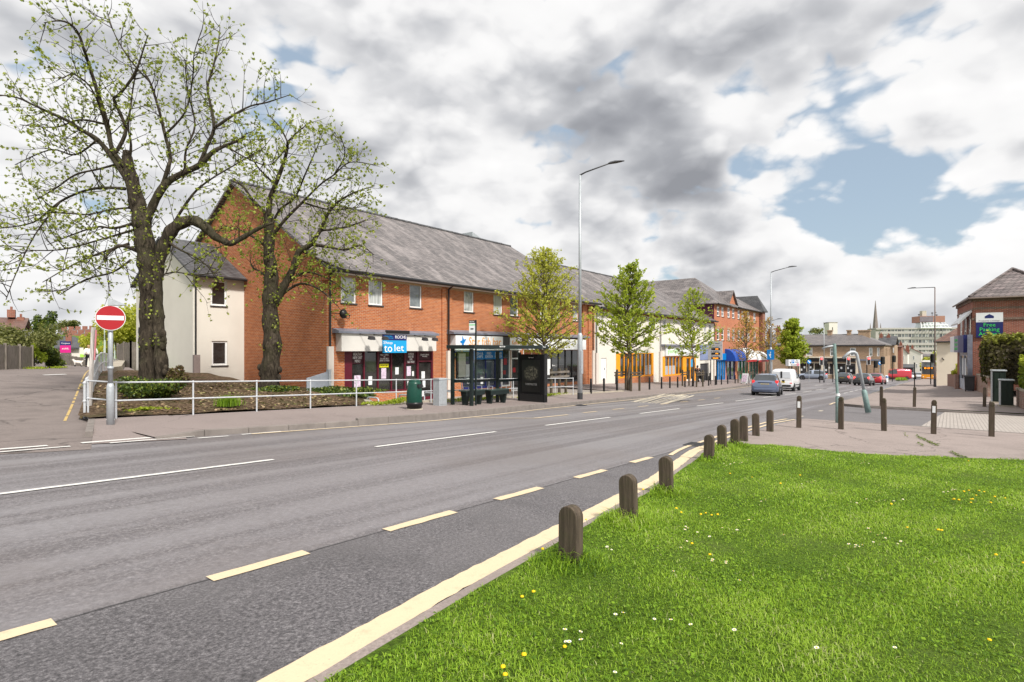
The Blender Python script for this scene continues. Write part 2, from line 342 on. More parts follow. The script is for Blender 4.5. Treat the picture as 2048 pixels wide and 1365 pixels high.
CLOUD=[(0,(4.75,4.72,4.7)),(.3,(4.4,4.38,4.38)),(.44,(3.8,3.8,3.85)),(.62,(2.8,2.84,2.96)),(.82,(1.95,2.0,2.14)),(1,(1.45,1.5,1.64))]
HOLES=[(1800,345,8,.3),(1960,420,7,.2),(1560,385,5,.2),(1320,520,6,.2),(470,215,3.5,.3),(1240,430,4,.12),(1730,480,4,.15)]
DARKS=[(1450,190,17,.42),(1240,310,12,.42),(1390,375,8,.5),(1800,110,14,.45),(250,60,22,.1),(700,80,18,.16),(1180,90,12,.2),(1690,490,7,.35),(1500,560,7,.35),(250,350,16,.1),(1880,560,6,.3),(1100,230,12,.25)]
WHITES=[(980,370,9,.25),(60,480,14,.15),(1600,440,8,.25),(1850,250,9,.2),(1900,440,9,.2),(1750,560,9,.15),(1100,20,8,.1),(1650,250,5,.2)]
COVB=.355
RELK=2.1; COVA=.44
# ------------------------------------------------------------------ camera, sun, sky
cam=bpy.data.cameras.new('camera'); co=bpy.data.objects.new('camera',cam); COL.objects.link(co); scene.camera=co
cam.sensor_width=36; cam.lens=36*F/2048; cam.shift_y=(700-682.5)/2048; cam.clip_start=.1; cam.clip_end=6000
co.location=(0,0,CAMZ); co.rotation_euler=(R(90),0,-math.asin(CA))
SUN=Vector((-.32,-.95,0)).normalized()*math.cos(R(48))+Vector((0,0,math.sin(R(48))))
sl=bpy.data.lights.new('sun','SUN'); sl.energy=SUN_E; sl.angle=R(7); sl.color=(1,.95,.87)
so=bpy.data.objects.new('sun',sl); COL.objects.link(so); so.location=(0,-20,40); so.rotation_euler=(-SUN).to_track_quat('-Z','Y').to_euler()
w=bpy.data.worlds.new('World'); scene.world=w; w.use_nodes=True
class WT(NT):
    def __init__(self): self.t=w.node_tree; self.t.nodes.clear(); self.out=self.n('ShaderNodeOutputWorld')
t=WT()
sky=t.n('ShaderNodeTexSky',sky_type='NISHITA',sun_disc=False,sun_elevation=R(48),sun_rotation=math.atan2(SUN.x,SUN.y),altitude=20,air_density=1.0,dust_density=1.6,ozone_density=1.2).outputs[0]
d=t.n('ShaderNodeVectorMath',{0:t.n('ShaderNodeTexCoord').outputs['Generated']},operation='NORMALIZE').outputs[0]
sp=t.n('ShaderNodeSeparateXYZ',{0:d}); zz=t.math('MAXIMUM',sp.outputs[2],0.0)
P=t.n('ShaderNodeCombineXYZ',{0:sp.outputs[0],1:sp.outputs[1],2:t.math('MULTIPLY',zz,1.75)}).outputs[0]
def off(v,k): return t.n('ShaderNodeVectorMath',{0:v,1:k},operation='ADD').outputs[0]
def blob(px,py,r0,r1=0):
    q=(at(px,py,1)-Vector((0,0,CAMZ))).normalized()
    dt=t.n('ShaderNodeVectorMath',{0:dw,1:tuple(q)},operation='DOT_PRODUCT').outputs['Value']
    return t.maprange(dt,math.cos(R(r0)),math.cos(R(r1)),0,1,True)
warp=t.n('ShaderNodeTexNoise',{'Vector':P,'Scale':2.2,'Detail':4,'Roughness':.6}).outputs['Color']
dw=t.n('ShaderNodeVectorMath',{0:d,1:t.n('ShaderNodeVectorMath',{0:off(warp,(-.5,-.5,-.5)),1:(.34,.34,.34)},operation='MULTIPLY').outputs[0]},operation='ADD').outputs[0]
dw=t.n('ShaderNodeVectorMath',{0:dw},operation='NORMALIZE').outputs[0]
def total(lst):
    a=None
    for px,py,r,k in lst:
        b=t.math('MULTIPLY',blob(px,py,r),k); a=b if a is None else t.math('ADD',a,b)
    return a
holes=total(HOLES); dark=total(DARKS); white=total(WHITES)
def fbm(v,dt=6,vd=2):
    nz=t.n('ShaderNodeTexNoise',{'Vector':v,'Scale':3.4,'Detail':dt,'Roughness':.55,'Distortion':.1}).outputs['Fac']
    wv=t.n('ShaderNodeVectorMath',{0:v,1:t.n('ShaderNodeVectorMath',{0:t.n('ShaderNodeTexNoise',{'Vector':v,'Scale':9,'Detail':2}).outputs['Color'],1:(.09,.09,.09)},operation='MULTIPLY').outputs[0]},operation='ADD').outputs[0]
    vo=t.n('ShaderNodeTexVoronoi',{'Vector':wv,'Scale':7.5,'Detail':vd,'Roughness':.5,'Lacunarity':2.2}).outputs['Distance']
    return t.math('ADD',t.math('MULTIPLY',nz,.8),t.math('MULTIPLY',t.math('SUBTRACT',.75,vo),.36))
n0=fbm(off(P,(3.1,1.7,0))); sd=SUN; n1=fbm(off(P,(3.1+sd.x*.012,1.7+sd.y*.012,.055)),4,1)
n2=t.n('ShaderNodeTexNoise',{'Vector':off(P,(9,4,2)),'Scale':1.7,'Detail':5,'Roughness':.5,'Distortion':.15}).outputs['Fac']
n3=t.n('ShaderNodeTexNoise',{'Vector':off(P,(2,7,5)),'Scale':9.5,'Detail':5,'Roughness':.56,'Distortion':.1}).outputs['Fac']
low=t.maprange(sp.outputs[2],.06,.36,1,0,True); lown=t.math('MULTIPLY',t.math('SUBTRACT',n3,.47),low); n0=t.math('ADD',n0,t.math('MULTIPLY',lown,.75))
cov=t.maprange(t.math('SUBTRACT',t.math('ADD',n0,COVB),t.math('MULTIPLY',holes,.5)),COVA,COVA+.12,0,1,True)
rel=t.math('MULTIPLY',t.math('SUBTRACT',t.math('SUBTRACT',n0,n1),t.math('MULTIPLY',lown,.1)),RELK)
thick=t.math('ADD',t.math('ADD',t.math('MULTIPLY',t.math('SUBTRACT',n2,.5),1.9),t.math('MULTIPLY',t.math('SUBTRACT',n3,.5),.5)),.13)
thick=t.math('SUBTRACT',t.math('ADD',thick,dark),white)
thick=t.math('ADD',t.math('SUBTRACT',thick,rel),t.math('MULTIPLY',t.math('MULTIPLY',t.math('SUBTRACT',n3,.42),low),1.1))
edge=t.maprange(t.math('SUBTRACT',t.math('ADD',n0,COVB),t.math('MULTIPLY',holes,.5)),COVA,COVA+.25,.5,0)
thick=t.math('SUBTRACT',thick,edge)
ccol=t.ramp(t.maprange(thick,-.25,1.45),CLOUD)
skc=t.mix(1.0,sky,(SKYK*1.02,SKYK*1.0,SKYK*.93),'MULTIPLY'); skc=t.mix(.5,skc,SKYB)
col=t.mix(cov,skc,ccol)
hz=t.maprange(sp.outputs[2],0,.09,.35,0,True); col=t.mix(hz,col,HAZEC)
bg=t.n('ShaderNodeBackground',{'Color':col,'Strength':.1}); t.l(bg.outputs[0],t.out.inputs[0])
scene.view_settings.view_transform='Standard'; scene.view_settings.look='None'; scene.view_settings.exposure=EXPO; scene.view_settings.gamma=1
# ------------------------------------------------------------------ ground and roads
def lin(a,b,n): return [a+(b-a)*i/n for i in range(n+1)]
def grid(name,ss,ns,fn,mat):
    v=[(s,n,fn(s,n)) for s in ss for n in ns]; m=len(ns)
    f=[(i*m+j,(i+1)*m+j,(i+1)*m+j+1,i*m+j+1) for i in range(len(ss)-1) for j in range(m-1)]
    mb=MB(); mb.v=v; mb.f=f; mb.m=[0]*len(f); return mb.build(name,mat,smooth=True)
def base(s,n):
    z=H(s,n)-.07
    if 12.4<s<34 and 16.25<n<40: z=min(z,-1.1)
    return z
ss=lin(-400,-40,12)+lin(-30,12.3,30)+[12.41]+lin(13,33.9,24)+[34.01]+lin(36,150,60)+lin(160,400,24)+lin(450,2600,20)
ns=lin(-900,-60,20)+lin(-50,-2,26)+lin(-1,16.2,18)+[16.26]+lin(17,39.9,24)+[40.01]+lin(44,120,30)+lin(130,260,14)+lin(300,1200,10)
struct(grid('ground',ss,ns,base,m_turf))
def lerp(tab,x):
    if x<=tab[0][0]: return tab[0][1]
    for (a,b),(c,d) in zip(tab,tab[1:]):
        if x<=c: return b+(d-b)*(x-a)/(c-a)
    return tab[-1][1]
FARK=[(-60,12.6),(5.4,12.5),(7,12.35),(11.1,11.92),(14,12.05),(17.1,12.45),(22.2,12.9),(33.5,13.7),(54.7,15.5),(66,16.4),(76,17.2),(84,18),(92,19)]
NEARK=[(-60,-1.5),(-8,.9),(1.5,2.58),(3,2.8),(4.4,2.95),(7.8,3.33),(11.2,3.95),(15,4.15),(19,4.2),(22,3.9)]
def strip(name,rows,mat,lift,fn=None,cross=6,kind=True):
    """rows: (s, n0, n1): a sheet across the road between n0 and n1"""
    mb=MB(); m=cross+1
    for s,a,b in rows:
        for j in range(m):
            n=a+(b-a)*j/cross; mb.v.append((s,n,(fn(s,n) if fn else gz(s))+lift))
    for i in range(len(rows)-1):
        for j in range(cross):
            mb.f.append((i*m+j,(i+1)*m+j,(i+1)*m+j+1,i*m+j+1)); mb.m.append(0)
    o=mb.build(name,mat,smooth=True)
    if kind: struct(o)
    return o
# carriageway (runs on past the junction, slightly narrower)
rows=[]
for s in lin(-60,92,76): rows.append((s, min(lerp(NEARK,s),4.4)-.35 if s<22 else -1 if s<31 else 3.3, lerp(FARK,s)+.6 if not -6<s<6 else 15.2))
for s in lin(94,125,12): rows.append((s,3.4,34))
for s in lin(127,330,40): rows.append((s,2.2,16))
strip('road',rows,m_asph,0)
strip('layby',[(s,min(lerp(NEARK,s),4.3)-.35,min(4.38,4.38)) for s in lin(-30,13.4,30)],m_layby,.004)
# side street, climbing away on the left
SD=(.276,.961)
def sidept(t,u): return (2.2+SD[0]*t+SD[1]*u, 12.6+SD[1]*t-SD[0]*u)   # t along, u to the right
def sgrid(name,ts,us,mat,lift):
    mb=MB(); m=len(us)
    for t in ts:
        for u in us:
            s,n=sidept(t,u); mb.v.append((s,n,H(s,n)+(lift(s,n) if callable(lift) else lift)))
    for i in range(len(ts)-1):
        for j in range(m-1): mb.f.append((i*m+j,(i+1)*m+j,(i+1)*m+j+1,i*m+j+1)); mb.m.append(0)
    return struct(mb.build(name,mat,smooth=True))
sgrid('side_road',lin(-.35,90,60),lin(-9,1.15,8),m_side,.006)
sgrid('side_pavement',lin(.35,60,50),lin(1.15,2.7,4),m_pave,lambda s,n:.014+.09*sm((n-13.2)/1.8))
mb=MB()
for a,b in zip(lin(1.6,60,40),lin(1.6,60,40)[1:]):
    p=[sidept(a,1.02),sidept(b,1.02),sidept(b,1.15),sidept(a,1.15)]
    mb.hexa([(x,y,H(x,y)-.05) for x,y in p]+[(x,y,H(x,y)+.11) for x,y in p])
struct(mb.build('side_kerb',m_kerb))
mb=MB()
for u in (.55,.85):
    t=4.8 if u<.7 else 5.2
    while t<40:
        L=rnd.uniform(.5,1.9)
        p=[sidept(t,u-.03),sidept(t,u+.03),sidept(t+L,u+.03),sidept(t+L,u-.03)]
        mb.face([(x,y,H(x,y)+.014) for x,y in p]); t+=L+rnd.uniform(.08,.7)
for k in range(8):
    q=gnd(93+k*5,751-k*.2,0); mb.face([(x,y,H(x,y)+.014) for x,y in ((q.x-.1,q.y-.1),(q.x+.1,q.y-.1),(q.x+.1,q.y+.25),(q.x-.1,q.y+.25))],1)
struct(mb.build('side_road_markings',[m_yel,m_white]))
# far pavement: kerb to railing, then kerb to shops past the sunken forecourt
strip('pavement',[(s,lerp(FARK,s)+.13,16.3 if s<32.2 else 22.6) for s in [4.45]+lin(5,32.19,30)+[32.21]+lin(33,67,30)],m_pave,0,pav,8)
strip('far_pavement',[(s,lerp(FARK,s)+.13,22.6) for s in lin(67,92,14)],m_pave,.002,pav,6)
strip('forecourt',[(s,16.2,22.3) for s in lin(12.3,33,12)],m_slab,0,lambda s,n:max(-1.0,-1.0) if s<32 else -1.0)
mb=MB(); gap=.008
def kerbrun(mb,tab,s0,s1,side,h=.125,L=.915,wd=.125,fl=lambda s:gz(s)):
    s=s0
    while s<s1:
        e=min(s+L,s1); a=lerp(tab,s); b=lerp(tab,e-gap)
        hh=h+(.06 if 9<s<18 and side>0 else 0)
        q=[(s,a),(e-gap,b),(e-gap,b+wd*side),(s,a+wd*side)]
        if side<0: q=q[::-1]
        mb.hexa([(x,y,fl(x)-.08) for x,y in q]+[(x,y,fl(x)+(hh if x<0 or x>5.5 else h*sm((x-3.7)/1.8)+.01)) for x,y in q]); s=e
kerbrun(mb,FARK,4.45,92,1)
struct(mb.build('kerb',m_kerb,bevel=.012))
mb=MB()                              # low upstand between pavement and forecourt
for a,b in zip(lin(12.7,32.2,16),lin(12.7,32.2,16)[1:]): mb.hexa([(x,y,z) for z in (-1.2,None) for x,y,z in [(p,q,z if z is not None else pav(p,q)+.07) for p,q in ((a,16.2),(b-.01,16.2),(b-.01,16.38),(a,16.38))]])
struct(mb.build('forecourt_kerb',m_conc))
# markings
mk=MB()
def bar(s0,s1,n,wd,k,sl=0,lift=.011):
    m=max(2,int((s1-s0)/.12)) if s0<12 else 2; jt=.007 if s0<12 else .003
    E=[(s0+(s1-s0)*i/m,n-wd/2+sl*i/m+rnd.uniform(-jt,jt),n+wd/2+sl*i/m+rnd.uniform(-jt,jt)) for i in range(m+1)]
    for (a,b,c_),(d,e,f_) in zip(E,E[1:]): mk.face([(x,y,gz(x)+lift) for x,y in ((a,b),(d,e),(d,f_),(a,c_))],k)
for s in (-4.2,): bar(s,s+3.6,8.85,.1,0)
for s,e in ((1.5-1.2,4.86),(6.94,10.6),(12.75,16.5),(18.75,22.5),(24.7,28.4),(30.7,34.4),(36.6,40.2),(42.6,46.2),(49,52.6),(55,58.6),(61,64.6)): bar(s,e,8.8+max(0,s-18)*.012,.1,0)
for s in lin(46,70,6): bar(s,s+2,6.4+(s-46)*.02,.1,0)
for s,e in ((-1,.98),(1.9,2.70),(3.56,4.51),(5.27,6.19),(7.1,7.97),(8.94,9.72)): bar(s,e,4.35,.13,1)
for s,e in ((2.12,.4),): pass
y=lin(-6,12.6,190); E=[(a,lerp(NEARK,a)+rnd.uniform(-.009,.009),lerp(NEARK,a)+.205+rnd.uniform(-.009,.009)) for a in y]
for (a,b,c_),(d_,e,f_) in zip(E,E[1:]): mk.face([(x,v,gz(x)+.012) for x,v in ((a,b),(d_,e),(d_,f_),(a,c_))],1)
y=lin(10.2,21,16)
for o_ in (.12,.36):
    for a,b in zip(y,y[1:]): mk.face([(x,v,gz(x)+.016) for x,v in [(a,lerp(NEARK,a)+o_),(b,lerp(NEARK,b)+o_),(b,lerp(NEARK,b)+o_+.09),(a,lerp(NEARK,a)+o_+.09)]],1)
y=lin(6.2,60,60)                      # line along the far kerb
for a,b in zip(y,y[1:]): mk.face([(x,v,gz(x)+.012) for x,v in [(a,lerp(FARK,a)-.33),(b,lerp(FARK,b)-.33),(b,lerp(FARK,b)-.22),(a,lerp(FARK,a)-.22)]],1)
for s,e in ((14.2,16.2),(17.3,18.3),(19.6,20.6),(22,23),(24.4,25.4),(27,28),(29.6,30.6),(32.4,33.4)): bar(s,e,10.25+(s-14)*.02,.1,1)
mk.face([(x,v,gz(x)+.013) for x,v in [(14.2,10.2),(14.3,10.2),(12.9,11.5),(12.8,11.5)]],1)
for s,e in ((-3.2,-2.0),(-1.2,.5),(1.2,2.8),(3.3,4.9)):   # give way dashes over the side street mouth
    bar(s,e,12.85,.15,0,0,.02); bar(s+.35,e+.25,12.5,.1,0,0,.02)
for s,e in ((5.1,5.7),(6.0,6.9)): bar(s,e,12.2,.1,0,-.05)
for s,e in ((47,52),(56,59),(70,75),(78,82)): bar(s,e,11.9,.12,0)
def arc(cx,cy,r,a0,a1,wd,k):
    q=lin(a0,a1,8)
    for a,b in zip(q,q[1:]): mk.face([(cx+math.cos(R(u))*rr,cy+math.sin(R(u))*rr,gz(cx+math.cos(R(u))*rr)+.013) for u,rr in ((a,r),(b,r),(b,r+wd),(a,r+wd))],k)
for s in (22.4,26.4): bar(s,s+.55,4.3,.14,2)
struct(mk.build('road_markings',[m_white,m_cream,m_creamw]))
tx=txt('BUS STOP',(25.2,11.35,gz(25.2)+.012),1.75,7.0,m_creamw,None,(math.atan(.0352),0,R(-90)),'bus_stop_marking'); tx['kind']='structure'
# near side: paved corner, access road, pavement up to the shops on the right
def poly(name,pts,mat,lift,fn=H,nx=0):
    from mathutils.geometry import tessellate_polygon
    mb=MB(); mb.v=[(x,y,fn(x,y)+lift) for x,y in pts]
    for t3 in tessellate_polygon([[Vector((x,y,0)) for x,y in pts]]):
        a,b,c=[Vector((pts[i][0],pts[i][1],0)) for i in t3]
        mb.f.append(tuple(t3) if (b-a).cross(c-a).z>0 else tuple(t3[::-1])); mb.m.append(0)
    return struct(mb.build(name,mat))
nk=[(s,lerp(NEARK,s)-.13) for s in lin(11.5,19.6,9)]
crn=[(20.5,4.0),(21.0,3.7),(21.25,3.3)]
strip('near_pavement',[(s,-30,min(lerp(NEARK,s)-.03,4.1)) for s in lin(-30,21.4,40)],m_pave2,.035,None,10)
strip('access_road',[(s,.75-(s-21.4)*.06,4.6) for s in lin(21.4,31,8)],m_access,.006,None,4)
strip('paver_crossing',[(s,-30,.75-(s-21.4)*.06) for s in lin(21.4,31,8)],m_pavers,.012,H,14)
RK=[(31,3.3),(31.5,4.1),(32.3,4.55),(34,4.65),(50.8,4.55),(93,5.0),(138,4.9),(170,4.6),(330,4)]
rr=[31,31.2,31.5,31.9,32.3,33]+lin(34,140,70)+lin(145,330,30)
strip('right_pavement',[(s,-9 if s<70 else -4,lerp(RK,s)-.12) for s in rr],m_pave2,.12,H,8)
mb=MB(); RKF=RK
kerbrun(mb,RK,31,140,-1,.125,.915)
mb.box((30.88,-30,gz(31)-.1),(31.0,3.25,gz(31)+.10)); mb.box((21.3,-30,gz(21.3)-.1),(21.42,3.2,gz(21.3)+.045))
struct(mb.build('near_kerb',m_kerb,bevel=.012))
mb=MB()
for a,b in zip(rr[4:60],rr[5:60]): mb.face([(x,lerp(RK,x)+o_,gz(x)+.012) for x,o_ in ((a,.2),(b,.2),(b,.3),(a,.3))])
struct(mb.build('edge_line',m_cream))
# traffic island with rough grass
isl=[(118,6.9),(122,7.6),(150,8.2),(152,7.2),(122,5.9)]
mb=MB(); mb.prism([(x,y,gz(x)-.05) for x,y in isl],(0,0,.17)); struct(mb.build('traffic_island',m_kerb))
mb=MB(); mb.prism([(x*.97+4,y*.94+.42,gz(x)+.1) for x,y in isl],(0,0,.1)); struct(mb.build('island_grass_bank',m_turf))
# planted bed of bare soil by the trees
def bedH(s,n): return H(s,n)+.14+.16*sm((n-16.4)/4)+.05*math.sin(s*2.1+n)*math.sin(n*1.7)
strip('soil_bed',[(s,16.33,n1) for s,n1 in [(4.35,17.2),(4.9,19),(5.6,21.5),(6.5,24.5),(7.5,28),(8.5,31)]+[(x,31) for x in lin(9,12.5,4)]],m_soil,0,bedH,40)
strip('soil_bed_end',[(s,16.33+max(0,(s-12.6)/.6),31) for s in lin(12.5,14.72,8)],m_soil,.002,lambda s,n:min(bedH(s,n),-.1) ,30)
strip('lawn_base',[(s,-26,lerp(NEARK,s)-.14) for s in lin(-14,11.2,40)],m_turf,0,lambda s,n:gz(s)+.055+.02*math.sin(1.7*s+n)*math.sin(1.3*n),40)
LT=[(-26,22),(-9,18.2),(-4,15.8),(-1.1,14.25),(1.58,13.05),(3.2,12.9),(3.75,12.6)]
mb=MB(); N_=40
for j in range(N_+1):
    n=-26+(3.72+26)*j/N_
    for i in range(7):
        s=11.2+(lerp(LT,n)-11.2)*i/6; mb.v.append((s,n,gz(s)+.055+.02*math.sin(1.7*s+n)*math.sin(1.3*n)))
for j in range(N_):
    for i in range(6): mb.f.append((j*7+i,j*7+i+1,(j+1)*7+i+1,(j+1)*7+i)); mb.m.append(0)
struct(mb.build('lawn_edge',m_turf,smooth=True))
# ------------------------------------------------------------------ building tools
def facade(mb,P,u0,u1,z0,z1,holes=(),depth=.14,top=None):
    us=sorted({u0,u1,*[h[0] for h in holes],*[h[1] for h in holes]}); zs=sorted({z0,z1,*[h[2] for h in holes],*[h[3] for h in holes]})
    for a,b in zip(us,us[1:]):
        for c,d in zip(zs,zs[1:]):
            if any(h[0]<=a+1e-6 and b<=h[1]+1e-6 and h[2]<=c+1e-6 and d<=h[3]+1e-6 for h in holes): continue
            mb.face([P(a,c,0),P(b,c,0),P(b,d,0),P(a,d,0)])
    for a,b,c,d in [h[:4] for h in holes]:
        for q in ([(a,c),(b,c)],[(b,c),(b,d)],[(b,d),(a,d)],[(a,d),(a,c)]): mb.face([P(*q[0],0),P(*q[1],0),P(*q[1],depth),P(*q[0],depth)])
def fb(mb,P,u0,u1,z0,z1,d0,d1):
    return mb.hexa([P(u0,z0,d0),P(u1,z0,d0),P(u1,z0,d1),P(u0,z0,d1),P(u0,z1,d0),P(u1,z1,d0),P(u1,z1,d1),P(u0,z1,d1)])
def window(par,P,h,frame=None,pane=None,fw=.07,bars=(),hbars=(),sill=True,d=.06,name='window',silm=None):
    a,b,c,e=h[:4]; frame=frame or m_pvc; mb=MB()
    fb(mb,P,a,a+fw,c,e,d,d+.07); fb(mb,P,b-fw,b,c,e,d,d+.07); fb(mb,P,a+fw,b-fw,c,c+fw,d,d+.07); fb(mb,P,a+fw,b-fw,e-fw,e,d,d+.07)
    for u in bars: fb(mb,P,u-fw*.4,u+fw*.4,c+fw,e-fw,d+.005,d+.065)
    for z in hbars: fb(mb,P,a+fw,b-fw,z-fw*.4,z+fw*.4,d+.004,d+.063)
    o=mb.build(name,frame,par)
    g=MB(); fb(g,P,a+fw*.9,b-fw*.9,c+fw*.9,e-fw*.9,d+.03,d+.04)
    x=g.build('pane',pane or m_glassm,o if par is None else None); x.parent=o
    if sill:
        s=MB(); fb(s,P,a-.04,b+.04,c-.06,c-.002,-.05,d); y=s.build('sill',silm or m_dkgrey); y.parent=o
    # children of a part keep world-shaped meshes: shift into the parent's space
    l=par.location if par is not None else Vector()
    for k in (x,)+((y,) if sill else ()): k.data.transform(Matrix.Translation(-l))
    return o
def sub(mb,name,mat,part,**k):      # sub-part of a part whose thing sits at part.parent.location
    o=mb.build(name,mat,None,**k); o.parent=part
    if part.parent is not None: o.data.transform(Matrix.Translation(-part.parent.location))
    return o
def subtxt(body,c,w,h,mat,part,face='street',name='lettering',lean=0):
    o=txt(body,c,w,h,mat,None,face,name,lean); o.parent=part
    if part.parent is not None: o.location=Vector(o.location)-part.parent.location
    return o
def slab(mb,pts,t=.12):                # roof plate
    return mb.prism(pts,(0,0,-t))
def P22(u,z,d): return (u,22+d,z)
# ------------------------------------------------------------------ brick shop building
b1=thing('shop_building','long red brick shop building with flats above under one grey slate roof','building',(14.65,22,-1.0))
W1=[(15.40,16.24,3.82,5.08),(16.95,17.81,3.82,5.08),(19.55,20.40,3.84,5.07),(23.65,24.51,3.84,5.07),(26.29,27.17,3.82,5.08),(27.93,28.81,3.82,5.08),(31.25,32.15,3.8,5.08),(32.83,33.75,3.8,5.08),(35.46,36.2,3.8,5.08)]
S1=[(15.59,21.22,-.45,1.6),(20.18,21.22,-1.0,-.45),(23.55,28.0,-.66,1.62),(28.06,28.98,-1.1,1.62),(31.5,36.7,-.72,1.62)]
mb=MB(); facade(mb,P22,14.65,38.5,-1.4,5.3,W1+S1,.14)
gp=[(14.65,22,-1.4),(14.65,22,5.3),(14.65,30.5,10.55),(14.65,39,5.3),(14.65,39,-1.4)]
mb.face(gp[::-1]); mb.face([(38.5,y,z) for x,y,z in gp])
mb.box((14.5,21.86,4.75),(14.95,22.3,5.32)); mb.box((21.84,21.93,-1.2),(22.12,22,5.0)); mb.box((22.42,21.93,-1.2),(22.6,22,5.0)); mb.box((36.75,21.9,-1.3),(37.25,22,5.0)); mb.box((37.6,21.9,-1.3),(38.5,22,5.05))
mb.build('wall',m_brick,b1)
mb=MB(); fb(mb,P22,14.95,21.84,5.0,5.12,-.012,0); fb(mb,P22,22.6,36.75,5.0,5.12,-.012,0); mb.build('brick_band',m_brickb,b1)
mb=MB(); 
slab(mb,[(14.42,21.5,5.26),(38.8,21.5,5.26),(38.8,30.5,10.75),(14.42,30.5,10.75)],.14); slab(mb,[(14.42,30.5,10.75),(38.8,30.5,10.75),(38.8,39.5,5.26),(14.42,39.5,5.26)],.14)
roof=mb.build('roof',m_slate,b1)
mb=MB(); q=lin(14.42,38.8,40)
for a,b in zip(q,q[1:]): mb.tube([(a,30.5,10.74),(b-.03,30.5,10.74+rnd.uniform(0,.03))],.11,6)
sub(mb,'ridge_tiles',m_slated,roof)
for s_ in (24.3,33.9):
    mb=MB(); mb.prism([(s_,30.6,10.6),(s_+1.5,30.6,10.6),(s_+1.5,30.6,10.75),(s_,30.6,11.25)],(0,1.2,0)); sub(mb,'roof_vent',m_galv,roof)
mb=MB(); mb.rod((14.45,21.44,5.2),(38.75,21.44,5.2),.085,8); gut=mb.build('gutter',m_gutter,b1)
mb=MB(); fb(mb,P22,14.65,38.6,5.12,5.24,-.42,-.38); fb(mb,P22,14.65,38.6,5.125,5.14,-.38,0); mb.build('fascia_board',m_pvc,b1)
for s_,lo in ((14.74,1.8),(22.27,1.6),(38.2,1.6)):
    mb=MB(); mb.rod((s_,21.86,lo-.1),(s_,21.86,5.0),.045); mb.rod((s_,21.86,5.0),(s_,21.5,5.18),.045); dp=mb.build('downpipe',m_gutter,b1)
    mb=MB(); mb.box((s_-.14,21.78,-1.1),(s_+.14,21.92,lo)); sub(mb,'pipe_guard',m_rendp,dp)
for i,h in enumerate(W1): window(b1,P22,h,None,[m_glassc,m_glassc,m_glassm,m_glassc,m_glassc,m_glassm,m_glassc,m_glassc,m_glassc][i])
def lead_top(s0,s1,z0,par,z1=None):
    mb=MB(); mb.prism([(s0,21.99,z0+.14),(s0,21.45,z0+.0),(s0,21.45,z0-.1),(s0,21.99,z0-.1)],(s1-s0,0,0)); return sub(mb,'lead_canopy',m_lead,par)
# maroon empty shop
mb=MB()
for a,b in ((15.59,16.02),(16.68,16.75),(17.5,17.57),(18.34,18.41),(19.22,19.29),(20.08,20.2),(21.12,21.22)): fb(mb,P22,a,b,-.45 if a<20 else -1.0,1.6,.02,.13)
fb(mb,P22,16.02,20.08,-.45,-.36,.022,.128); fb(mb,P22,20.2,21.12,1.0,1.1,.022,.128); fb(mb,P22,20.2,21.12,-1.0,-.85,.022,.128)
sf=mb.build('shopfront',m_maroon,b1); sf['label']='empty maroon shopfront with notices and menu boards'
mb=MB(); fb(mb,P22,15.6,21.2,-1.0,1.6,.09,.1); sub(mb,'pane',m_glassd,sf)
mb=MB(); mb.box((15.12,21.55,1.58),(21.02,22,2.42)); sub(mb,'sign_board',m_fascia,sf,bevel=.01); lead_top(14.92,21.14,2.5,sf)
mb=MB(); mb.box((17.55,21.44,2.44),(19.05,21.5,2.6)); sub(mb,'roller_box',m_black,sf)
for a,b,z0 in ((16.06,16.66,.98),(17.6,18.32,1.02),(19.32,20.06,.9),(20.22,21.1,1.12)):
    mb=MB(); fb(mb,P22,a,b,z0,1.56,.07,.085); sub(mb,'menu_board',m_maroond,sf)
P2=(lambda s,z:(s,22.066,z))
subtxt('HEALTHY\nNEW DIET\nMENU',P2(16.36,1.27),.52,.46,m_txtw,sf); subtxt('WEEK 1 OFFERS\nOR\nTRY OUR LUNCH\nSERVED TO ORDER',P2(17.96,1.25),.6,.36,m_txtw,sf); subtxt('COME IN\nAND SEE\nOUR\nNEW MENU',P2(19.69,1.22),.48,.52,m_txtw,sf); subtxt('DELIVERY SERVICE\nAVAILABLE',P2(20.66,1.34),.6,.16,m_txtw,sf)
mb=MB(); fb(mb,P22,17.66,18.22,.78,.95,.07,.085); sub(mb,'notice',m_yelb,sf); subtxt('NOW 50p',P2(17.94,.865),.42,.08,m_txtk,sf)
for a,z,w_,h_,m in ((16.18,-.12,.36,.56,m_paper2),(17.0,-.05,.22,.42,m_paper),(17.78,.22,.3,.52,m_paper2),(18.66,.4,.22,.36,m_paper),(19.42,.3,.28,.5,m_paper2),(19.46,-.2,.22,.24,m_paper),(19.78,.28,.13,.25,m_paper),(20.44,.12,.24,.38,m_paper),(20.52,-.35,.2,.36,m_paper)):
    mb=MB(); fb(mb,P22,a,a+w_,z,z+h_,.078,.087); sub(mb,'notice',m,sf)
for s_ in (16.4,17.2,19.75,20.45):
    mb=MB(); mb.tube([(s_-.3,21.5,2.38),(s_-.05,21.1,2.26)],.012,6); mb.ball((s_-.3,21.52,2.38),.03); ar=mb.build('sign_lamp',m_black,b1)
    mb=MB(); mb.prism([(s_-.16,20.98,2.1),(s_+.16,20.98,2.1),(s_+.11,20.98,2.25),(s_-.11,20.98,2.25)],(0,.18,.04)); sub(mb,'lamp_head',m_dkgrey,ar)
lt=thing('letting_board','blue shop to let board hung on the grey white fascia','sign',(18.15,21.5,1.95))
mb=MB(); mb.box((17.4,21.5,1.5),(18.9,21.54,2.11)); mb.build('lower_panel',m_sky,lt)
mb=MB(); mb.box((17.4,21.497,2.115),(18.9,21.54,2.44)); mb.build('upper_panel',m_navy,lt)
